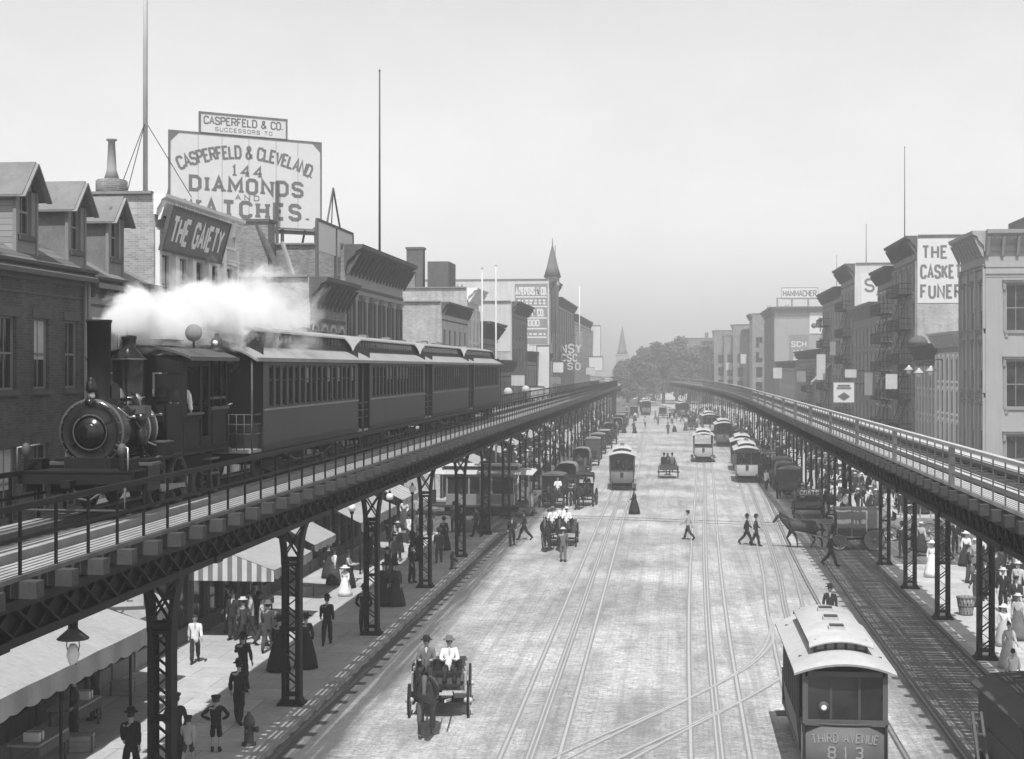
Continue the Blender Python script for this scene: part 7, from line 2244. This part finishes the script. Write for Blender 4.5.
wagon((9.0, 129, 0), R(178), 'van', 'covered van with horses standing right of the right-hand streetcar', None, None, M_CARD, M_TRIM, 3.0, 1.6)
horse((8.2, 126.4, 0), R(20), 1, 1, 'brown horse standing beside the covered van on the right')
# lunch wagon, cut by the lower right corner
lw = thing('lunch_wagon', 'dark roofed lunch wagon with HOT lettering at the lower right corner', 'wagon', (8.35, 35.0, 0), R(2))
b = MB(); b.box(-1.05, 1.05, -2.0, 2.0, .7, 2.45, M_CARD); b.box(-1.08, 1.08, -2.03, 2.03, 1.5, 1.56, M_TRIMD); b.build('body', lw)
b = MB(); b.prism([(-1.2, 2.45), (-.7, 2.66), (0, 2.72), (.7, 2.66), (1.2, 2.45), (1.2, 2.39), (-1.2, 2.39)], -2.25, 2.2, M_CARD, 'y'); b.build('roof', lw)
T = MB(); letters(T, 'HOT E', .22, M_TRIML, tr(0, -2.04, 2.08), width=1.5, th=.2); T.build('lettering', lw)
b = MB(); b.box(-.8, -.1, -2.02, -1.99, 1.62, 2.0, M_GLASS); b.build('window', lw)
b = MB(); b.box(.1, .8, -2.02, -1.99, 1.62, 2.0, M_GLASS); b.build('window', lw)
for s in (-1, 1):
    for y in (-1.2, 1.2): wheel(lw, (s * 1.18, y, .5), .5, M_TRIMD)
b = MB()
for x in (-1.45, -1.25): b.bar((x, -.2, .3), (x, .9, 2.0), .06, .08, M_TRIMD)
for k in range(5): b.box(-1.45, -1.25, .0 + k * .2, .05 + k * .2, .6 + k * .31, .64 + k * .31, M_TRIMD)
b.build('side_ladder', lw)

# round signal targets beyond the train's tail
for x, y, lb in ((-13.9, 125, 'round white signal target beside the railway just past the train tail'), (-13.9, 140, 'round white signal target farther along the railway past the train tail')):
    o = thing('signal_target', lb, 'signal', (x, y, 6.7))
    b = MB(); b.tube([(0, 0, 0), (0, 0, 1.4)], .05, M_IRON, 6); b.build('post', o)
    b = MB(); b.lathe([(0, -.02), (.36, -.02), (.36, .02), (0, .02)], M_TRIML, 20, tr(0, -.08, 1.3) @ rotx(PI / 2)); b.build('target', o)

# far traffic along both kerbs and in the middle distance
kinds = ['van', 'covered', 'open', 'buggy', 'stake', 'van', 'open', 'covered']
FARW = {}
def far_wagon(kind, x, y, rz, group, side):
    lab = {'van': 'box-bodied van in the line of wagons along the %s kerb', 'covered': 'canvas-topped wagon in the line along the %s kerb', 'open': 'open wagon in the line along the %s kerb', 'buggy': 'hooded buggy in the line along the %s kerb',
           'stake': 'stake-sided wagon in the line along the %s kerb'}[kind] % side
    if kind not in FARW:
        FARW[kind] = wagon((x, y, 0), rz, kind, lab, group, None, M_CARD, M_CANVASD if kind == 'covered' else M_TRIM, 2.8, 1.5)
    else: dup(FARW[kind], (x, y, 0), rz, lab, group)
    f = -1
    hx, hy = x + math.sin(rz) * 3.0, y - math.cos(rz) * 3.0
    horse((hx, hy, 0), rz, rnd.choice((0, 0, 1, 2)), rnd.choice((1, -1)), 'harnessed horse standing with the line of wagons along the %s kerb' % side, 'horses along the %s kerb' % side, False)
y = 116.0
for i in range(17):
    far_wagon(kinds[i % 8], 8.6 + bend_r(y) + rnd.uniform(-.5, .5), y + 1, R(rnd.choice((180, 180, 180, 170, 0))), 'wagons along the right kerb', 'right')
    y += rnd.uniform(7.5, 10)
y = 122.0
for i in range(14):
    far_wagon(kinds[(i * 3 + 1) % 8], -8.9 + bend_l(y) + rnd.uniform(-.4, .4), y, R(rnd.choice((0, 0, 0, 8, 180))), 'wagons along the left kerb', 'left')
    y += rnd.uniform(9, 14)
for kind, px, py, rz, lb in (('van', 620, 429, 0, 'white-topped van far off near the left kerb line'), ('van', 634, 418, 0, 'hazy dark van left of the far left streetcar'), ('covered', 663, 418, 180, 'hazy canvas-topped wagon right of the far left streetcar'),
                         ('open', 692, 430, 180, 'small far wagon with two people, left of the open-bench streetcar'), ('buggy', 672, 421, 0, 'hooded buggy among the far mid-street walkers')):
    p = gp(px, py)
    dup(FARW[kind], (p.x, p.y, 0), R(rz), lb, 'scattered far traffic')
    horse((p.x, p.y + (-3 if rz == 0 else 3), 0), R(rz), 0, 1, 'horse of a far vehicle in mid-street', 'horses of the scattered far traffic', False)
p = gp(692, 430)
seated(p.x - .35, p.y + .7, 1.25, 0, 0, 1, 'bowler', 'left rider on the small far wagon'); seated(p.x + .35, p.y + .7, 1.25, 0, 0, 1, 'bowler', 'right rider on the small far wagon')

# ------------------------------------------------------------------ pedestrians
def at(px, py, *a, **k): return person(gp(px, py, k.pop('z', .15)), *a, **k)
# left pavement, from the camera outwards
at(131, 783, 5, 'walk', 0, 0, 'bowler', 'man in black coat and derby at bottom left, seen from behind')
at(176, 765, 0, 'pockets', 1, 1, 'cap', 'man in dark coat half hidden by the nearest column')
at(188, 766, 0, 'walk', 4, 2, 'cap', 'small boy in pale shirt walking away beside the nearest column', h=1.22, child=True)
at(216, 752, 10, 'hips', 0, 0, 'cap', 'youth in black knee breeches near the hydrant', h=1.42, child=True)
at(239, 724, 0, 'walk2', 0, 0, 'bowler', 'tall man in black walking away, left of the hydrant')
at(243, 692, 355, 'gesture', 0, 1, 'bowler', 'man in black coat directly ahead of the tall man in black')
at(195, 663, 195, 'walk', 5, 1, None, 'boy in bright white shirt and dark trousers walking toward the camera', h=1.6)
at(279, 671, 0, 'stand', 0, 0, 'bonnet', 'woman in wide black dress beside the second iron column', woman=True)
at(306, 668, 15, 'stand', 1, 0, 'bonnet', 'woman in black skirt half hidden by the second iron column', woman=True)
at(233, 640, 170, 'stand', 1, 1, 'cap', 'man in charcoal jacket at the left of the group under the striped awning')
at(243, 648, 60, 'pockets', 2, 1, 'boater', 'man in straw hat in the group under the striped awning')
at(251, 640, 110, 'carry', 4, 1, 'cap', 'man in pale shirt reaching out in the group under the striped awning')
at(262, 646, 280, 'carry', 4, 2, 'bowler', 'man in pale shirt holding paper in the group under the striped awning')
at(268, 652, 0, 'walk', 2, 2, 'fedora', 'man in dark grey suit leaving the group under the striped awning')
at(256, 630, 180, 'gesture', 0, 1, 'bowler', 'man in derby at the back of the group under the striped awning')
at(228, 633, 90, 'stand', 0, 0, 'cap', 'man in black by the shop window left of the awning group')
at(327, 645, 8, 'walk', 0, 0, 'bowler', 'man in black suit striding away alone between the second and third columns')
at(364, 633, 0, 'pockets', 0, 0, 'bowler', 'man in black leaning beside the third iron column')
at(384, 606, 170, 'stand', 1, 0, 'bonnet', 'woman in dark dress, left one of the pair right of the third column', woman=True)
at(396, 606, 180, 'stand', 2, 1, 'bonnet', 'woman in grey-brown dress, right one of the pair right of the third column', woman=True)
at(412, 583, 250, 'gesture', 0, 0, 'bowler', 'man in black with a cane beside the fourth column')
at(345, 596, 185, 'walk', 5, 5, 'sunhat', 'little girl in white dress and sun hat on the sunny pavement', h=1.28, woman=True, child=True, hatmat=5)
at(396, 552, 185, 'walk', 5, 1, 'bonnet', 'woman in white blouse and dark skirt walking toward the camera', woman=True)
at(409, 543, 190, 'walk', 5, 1, 'cap', 'youth with white shirt front walking right of the white-bloused woman', h=1.6)
at(419, 541, 180, 'stand', 3, 2, 'bowler', 'man in grey behind the youth with white shirt front')
at(439, 563, 5, 'walk', 2, 2, 'fedora', 'man in worn grey suit walking away left of the far hydrant')
at(444, 550, 0, 'stand', 1, 0, 'bonnet', 'woman in dark cape just beyond the man in worn grey', woman=True)
at(404, 527, 180, 'pockets', 5, 2, 'boater', 'person in white blouse farther along the sunny left pavement', woman=True)
for px, py, f, po, c, l, h, w, lb in ((430, 535, 180, 'stand', 1, 1, 'bowler', False, 'man in charcoal suit waiting near the cross-town car, left end'), (454, 532, 0, 'stand', 3, 1, 'bowler', False, 'man in grey jacket watching the cross-town car'),
      (462, 536, 170, 'walk', 0, 0, 'bowler', False, 'man in black crossing behind the fifth column'), (476, 537, 90, 'walk', 1, 0, 'cap', False, 'man in cap walking left before the cross-town car'), (484, 533, 180, 'stand', 0, 0, 'bonnet', True, 'woman in black waiting by the cross-town car'),
      (417, 524, 180, 'stand', 4, 2, 'boater', False, 'man in pale jacket and boater by the corner awning')):
    at(px, py, f, po, c, l, h, lb, woman=w)
# people in the roadway
R0 = dict(z=0.0)
at(512, 546, 185, 'stride', 0, 0, 'cap', 'man in dark clothes hurrying past the left kerb corner, left of two', z=0)
at(524, 540, 100, 'stride', 1, 0, 'bowler', 'man in charcoal coat hurrying past the left kerb corner, right of two', z=0)
at(563, 562, 10, 'gesture', 3, 3, 'boater', 'man in grey coat and straw hat standing right of the brown pair', z=0)
at(634, 514, 80, 'walk', 1, 0, 'bonnet', 'woman in long black dress with white bundle crossing before the left streetcar', woman=True, z=0)
at(688, 540, 60, 'stride', 4, 1, 'cap', 'young man in pale shirt and cap striding across mid-street', z=0)
at(747, 545, 265, 'stride', 0, 0, 'bowler', 'man in dark suit, left one of the two walking side by side', z=0)
at(756, 546, 262, 'walk', 1, 0, 'bowler', 'man in dark suit, right one of the two walking side by side', z=0)
at(831, 566, 255, 'stride', 0, 0, 'bowler', 'man in black striding before the canvas-covered wagon', z=0)
at(830, 632, 175, 'stand', 1, 1, 'bowler', 'man with folded arms half hidden behind the large streetcar', z=0)
for px, py, f, po, c, l, h, lb in ((645, 427, 20, 'walk', 4, 1, 'bowler', 'far walker in pale coat in mid-street, left one'), (635, 421, 180, 'stand', 5, 1, 'bonnet', 'far person in white blouse near the left of the street'), (668, 434, 0, 'walk', 2, 1, 'bowler', 'far walker in grey in the exact middle of the street'),
      (682, 422, 120, 'stride', 1, 0, 'bowler', 'far walker in dark coat between the mid-street wagons'), (624, 433, 180, 'stand', 0, 0, 'bonnet', 'far dark-dressed woman by the white-topped van'), (672, 424, 0, 'stand', 4, 2, 'boater', 'far walker in pale jacket among the mid-street wagons')):
    at(px, py, f, po, c, l, h, lb, z=0, woman=(h == 'bonnet'))
# right pavement, near group
for px, py, f, po, c, l, h, w, hh, lb in (
      (966, 566, 180, 'stand', 5, 1, 'sunhat', True, 1.68, 'woman in white blouse with wide white hat on the right pavement'), (975, 574, 160, 'stand', 4, 3, 'boater', True, 1.66, 'woman in pale blouse and straw hat right of the wide white hat'),
      (981, 568, 0, 'stand', 5, 0, 'boater', True, 1.66, 'woman in white blouse and black skirt near the fruit basket'), (976, 607, 40, 'stand', 2, 2, 'cap', False, 1.74, 'man in grey coat standing over the fruit basket'),
      (985, 600, 180, 'walk', 1, 1, 'bowler', False, 1.74, 'man in charcoal suit behind the fruit basket'), (1003, 612, 175, 'stand', 0, 0, 'boater', False, 1.74, 'man in black with a boater right of the nearest right column'),
      (1016, 622, 180, 'stand', 1, 1, 'cap', False, 1.74, 'man in dark jacket with white collar at the right edge'), (1010, 596, 0, 'walk', 0, 0, 'bowler', False, 1.74, 'man in black derby farther back at the right edge'),
      (1004, 646, 185, 'walk', 5, 4, 'sunhat', True, 1.45, 'girl in white with sun hat right of the nearest right column'), (1009, 668, 190, 'walk', 4, 4, None, True, 1.5, 'girl in long pale dress at the right edge'),
      (1013, 694, 0, 'stand', 5, 2, None, False, 1.35, 'boy in white shirt beside the lunch wagon'), (932, 577, 175, 'stand', 5, 5, 'sunhat', True, 1.66, 'woman all in white between the second and third right columns'),
      (902, 556, 0, 'stand', 1, 1, 'bowler', False, 1.74, 'man in charcoal beside the third right column'), (955, 553, 180, 'stand', 0, 0, 'bowler', False, 1.74, 'man in black left of the women in white blouses'),
      (946, 560, 90, 'walk', 3, 1, 'boater', False, 1.72, 'man in grey jacket and boater walking left on the right pavement'), (921, 553, 180, 'walk', 4, 1, 'boater', True, 1.64, 'woman in pale blouse near the side-street corner at right'),
      (990, 556, 180, 'stand', 4, 1, 'bonnet', True, 1.64, 'woman in pale bodice and dark skirt behind the men in black'), (913, 548, 270, 'stand', 0, 1, 'cap', False, 1.7, 'man in black cap at the side-street corner at right')):
    at(px, py, f, po, c, l, h, lb, h=hh, woman=w)

for px, py, f, po, c, l, h, w, hh, lb in (
      (1018, 603, 180, 'walk', 4, 1, 'boater', False, 1.72, 'man in pale jacket at the right edge behind the dark jackets'), (996, 588, 20, 'pockets', 1, 1, 'bowler', False, 1.74, 'man in charcoal with hands in pockets right of the fruit basket'),
      (1021, 585, 180, 'stand', 5, 0, 'sunhat', True, 1.65, 'woman in white blouse under the conical hanging lamp'), (1001, 572, 160, 'gesture', 2, 1, 'cap', False, 1.72, 'man in grey cap gesturing on the far side of the right pavement'),
      (963, 552, 200, 'walk', 1, 0, 'bowler', False, 1.74, 'man in charcoal walking toward the white-bloused women'), (940, 552, 180, 'stand', 0, 0, 'bonnet', True, 1.64, 'woman in black near the side-street corner at right'),
      (1008, 565, 0, 'walk2', 0, 0, 'bowler', False, 1.74, 'man in black walking away at the right edge of the pavement'), (1018, 640, 170, 'stand', 4, 3, 'boater', True, 1.64, 'woman in pale dress at the right edge above the lunch wagon'),
      (968, 583, 270, 'gesture', 1, 2, 'cap', False, 1.7, 'man in dark cap reaching toward the fruit basket')):
    at(px, py, f, po, c, l, h, lb, h=hh, woman=w)
# the crowds under the two railways, farther on
PROT = {}
def crowd(n, xr, yr, bend, side, z=.15, seed=5):
    rs = random.Random(seed)
    pts = []
    for i in range(n * 30):
        if len(pts) >= n: break
        y = yr[0] + (yr[1] - yr[0]) * rs.random() ** 1.35; x = rs.uniform(*xr)
        if all((x - q[0]) ** 2 + (y - q[1]) ** 2 > .5 for q in pts): pts.append((x, y))
    for x, y in pts:
        wom = rs.random() < .38
        key = (rs.choice(('pockets', 'walk', 'walk2', 'gesture') if not wom else ('stand', 'walk', 'walk2', 'carry')), wom, rs.choice((0, 0, 1, 1, 2, 3, 4, 5) if not wom else (0, 1, 3, 4, 5, 5)), rs.choice((0, 1, 2)), rs.choice(('bowler', 'boater', 'cap')) if not wom else rs.choice(('bonnet', 'sunhat', 'boater')))
        tone = ('black', 'charcoal', 'dark grey', 'grey', 'pale', 'white')[key[2]]
        lab = ('far woman in %s bodice in the crowd under the %s-hand railway' if wom else 'far man in %s coat in the crowd under the %s-hand railway') % (tone, side)
        grp = 'crowd under the %s-hand railway' % side
        loc = (x + bend(y), y, z)
        f = R(rs.uniform(0, 360))
        if key not in PROT: PROT[key] = person(loc, 0, key[0], key[2], key[3], key[4], lab, grp, h=1.62 if wom else 1.74, woman=wom, detail=False); PROT[key].rotation_euler[2] = f
        else: dup(PROT[key], loc, f, lab, grp)
crowd(105, (10.9, 17.0), (102.5, 190), bend_r, 'right', .15, 5)
crowd(18, (6.8, 9.8), (120, 210), bend_r, 'right', 0, 6)
crowd(52, (-16.5, -11.6), (112.5, 180), bend_l, 'left', .15, 7)
crowd(10, (-9.8, 4), (230, 330), bend_l, 'left', 0, 8)
crowd(12, (-16.6, -12.5), (66, 87), bend_l, 'left', .15, 9)

def far_mass():
    """the rest of the throng, too far off to tell one walker from the next"""
    rs = random.Random(21); b = MB()
    for k in range(230):
        if k < 150: y = rs.uniform(188, 340); x = rs.uniform(7.2, 16.5) + bend_r(y)
        else: y = rs.uniform(178, 300); x = rs.uniform(-16.5, -10.8) + bend_l(y)
        h = rs.uniform(1.55, 1.78); m = rs.choice(M_CLOTH); m2 = rs.choice(M_CLOTH[:3]); w = rs.uniform(.2, .26)
        T = tr(x, y, .15 if abs(x) > 10.5 else 0) @ rotz(rs.uniform(0, 6))
        b.lathe([(w if rs.random() < .4 else .13, 0), (.15, h * .5)], m2, 6, T)
        b.lathe([(.15, h * .48), (.2, h * .62), (w, h * .8), (.07, h * .86)], m, 7, T @ Matrix.Diagonal((1, .65, 1, 1)))
        b.lathe([(.05, h * .85), (.09, h * .92), (.09, h * .95)], M_SKIN, 6, T)
        b.lathe([(.16, h * .955), (.1, h * .96), (.09, h * 1.02), (0, h * 1.03)], rs.choice((M_CLOTH[0], M_CLOTH[0], M_STRAW)), 7, T)
    o = b.build('crowd'); tag(o, 'far throng of people under both elevated railways', 'crowd', None, 'stuff')
far_mass()

# ------------------------------------------------------------------ street furniture
def hydrant(px, py, lb):
    o = thing('fire_hydrant', lb, 'hydrant', gp(px, py, .15))
    b = MB(); b.lathe([(.19, 0), (.19, .06), (.13, .08), (.12, .5), (.16, .53), (.16, .6), (.14, .62), (.13, .72), (.06, .8), (.05, .86), (0, .87)], M_IRON2, 14); b.build('barrel', o)
    b = MB(); b.lathe([(.07, 0), (.07, .1), (.085, .1), (.085, .16), (0, .17)], M_IRON2, 10, tr(.1, -.02, .42) @ roty(PI / 2)); b.build('nozzle', o)
    b = MB(); b.lathe([(.05, 0), (.05, .1), (.065, .1), (.065, .15), (0, .16)], M_IRON2, 10, tr(0, -.1, .4) @ rotx(PI / 2)); b.build('nozzle', o)
hydrant(249, 745, 'squat iron hydrant by the kerb in the left foreground')
hydrant(453, 569, 'iron hydrant farther off beside the fourth column')
o = thing('fruit_basket', 'tapered slatted basket of goods standing on the right pavement', 'basket', gp(966, 615, .15))
b = MB()
for i in range(14):
    a = 2 * PI * i / 14
    b.bar((.24 * math.cos(a), .24 * math.sin(a), .0), (.36 * math.cos(a), .36 * math.sin(a), .72), .09, .02, M_WOODL, (math.cos(a), math.sin(a), 0))
for r_, z in ((.25, .05), (.31, .38), (.365, .7)): b.lathe([(r_, z - .03), (r_ + .02, z - .03), (r_ + .02, z + .03), (r_, z + .03)], M_WOOD, 16)
b.build('basket', o)
b = MB()
for i in range(9):
    a = 2 * PI * i / 8
    b.lathe([(0, -.09), (.08, -.03), (.08, .04), (0, .09)], M_TRIM, 8, tr(.2 * math.cos(a) * (i < 8), .2 * math.sin(a) * (i < 8), .7))
b.build('fruit', o)
def globe_lamp(x, y, zb, zt, lb, r=.19):
    o = thing('globe_lamp', lb, 'lamp', (x, y, zb))
    h = zt - zb
    b = MB(); b.lathe([(.16, 0), (.14, .3), (.07, .4), (.05, h - .35), (.1, h - .3), (.1, h - .22)], M_IRON, 10); b.build('post', o)
    b = MB(); b.lathe([(0, -r), (r * .75, -r * .7), (r, 0), (r * .75, r * .7), (0, r)], M_LAMP, 14, tr(0, 0, h - .05)); b.build('globe', o)
    b = MB(); b.lathe([(.08, 0), (.05, .1), (0, .18)], M_IRON, 8, tr(0, 0, h + r - .07)); b.build('finial', o)
globe_lamp(-13.4, 76, .15, 3.85, 'right globe lamp of the pair beyond the third left column')
globe_lamp(-14.0, 73, .15, 3.7, 'left globe lamp of the pair beyond the third left column')
globe_lamp(-14.6, 67, .15, 3.7, 'globe lamp beside the long white awning')
for i, (y, lb) in enumerate(((113, 'white globe lamp at the far corner of the left side street'), (124, 'second white globe lamp past the left side street'), (137, 'third white globe lamp past the left side street'), (152, 'white globe lamp far along the left railway'))):
    globe_lamp(-12.3, y, .15, 4.4, lb, .24)
def hung_lamp(x, y, z, zt, lb, hood=M_WHITE):
    o = thing('hanging_arc_lamp', lb, 'lamp', (x, y, z))
    b = MB(); b.tube([(0, 0, zt - z), (0, 0, .55)], .025, M_IRON, 5); b.box(-.3, .3, -.03, .03, .95, 1.0, M_IRON); b.lathe([(.1, .55), (.12, .95), (.05, 1.0)], M_IRON, 10)
    for s in (-1, 1): b.tube([(s * .1, 0, .6), (s * .14, 0, .2), (s * .06, 0, -.2)], .012, M_IRON, 4)
    b.build('suspension', o)
    b = MB(); b.lathe([(.06, .62), (.12, .55), (.34, .36), (.33, .34), (0, .42)], hood, 14); b.build('hood', o)
    b = MB(); b.lathe([(0, -.2), (.09, -.15), (.14, .0), (.11, .15), (.06, .24)], M_LAMP, 14); b.build('globe', o)
hung_lamp(-12.6, 30.4, 3.95, 6.5, 'arc lamp with clear globe hanging below the left railway at lower left', M_IRON2)
hung_lamp(12.3, 56.0, 3.5, 6.5, 'arc lamp with white cone hood hanging below the right railway at the right edge')
hung_lamp(8.2, 74, 3.6, 6.5, 'arc lamp hanging below the right railway beyond the second column', M_IRON2)
# shop goods under the big awning
def stall(x, y, rz, lb):
    o = thing('market_stall', lb, 'stall', (x, y, .15), rz)
    b = MB(); b.box(-.9, .9, -.4, .4, .72, .78, M_WOODL); b.box(-.9, .9, -.42, -.4, .5, .72, M_WOOD); b.build('top', o)
    for sx_ in (-.82, .82):
        for sy_ in (-.34, .34):
            b = MB(); b.box(sx_ - .03, sx_ + .03, sy_ - .03, sy_ + .03, 0, .72, M_WOOD); b.build('leg', o)
    return o
stall(-15.6, 35.5, R(90), 'wooden stall in the shade under the large pale awning, nearer one')
stall(-16.2, 39.2, R(90), 'wooden stall in the shade under the large pale awning, farther one')
stall(-16.3, 57.5, R(90), 'wooden stall beside the group under the striped awning')
def sack(x, y, z, lb):
    o = thing('paper_bundle', lb, 'bundle', (x, y, z)); b = MB()
    b.box(-.2, .2, -.15, .15, 0, .22, M_SIGNW); b.box(-.21, .21, -.02, .02, 0, .225, M_WOOD); b.build('bundle', o)
def crate(x, y, z, rz, lb, m=M_WOODL):
    o = thing('wooden_crate', lb, 'crate', (x, y, z), rz); b = MB()
    b.box(-.3, .3, -.22, .22, .02, .42, m)
    for q in (.02, .16, .3):
        for s in (-1, 1): b.box(-.32, .32, s * .235 - .012, s * .235 + .012, q, q + .11, M_WOODL)
    for sx_ in (-.3, .3):
        for s in (-1, 1): b.box(sx_ - .03, sx_ + .03, s * .26 - .012, s * .26 + .012, 0, .42, M_WOOD)
    b.build('box', o)
crate(-15.2, 37.2, .15, R(15), 'pale crate on the ground between the two shaded stalls')
crate(-16.4, 33.6, .15, R(80), 'crate by the shop wall at the near end under the large pale awning')
crate(-16.3, 33.9, .58, R(60), 'upper crate stacked at the near end under the large pale awning')
crate(-16.6, 43.8, .15, R(10), 'crate by the wall under the awning with striped end curtain')
crate(-16.5, 55.2, .15, R(85), 'crate beside the stall near the group under the boldly striped curtain')
crate(-15.9, 63.5, .15, R(30), 'crate under the steep plain white awning')
sack(-15.5, 35.0, .94, 'white paper bundle on the nearer stall'); sack(-16.1, 39.6, .94, 'white paper bundle on the farther stall')
at(74, 742, 120, 'pockets', 2, 1, 'fedora', 'shaded stallkeeper in soft hat under the large pale awning')
at(95, 720, 90, 'gesture', 1, 1, 'cap', 'dark figure standing deep under the large pale awning')
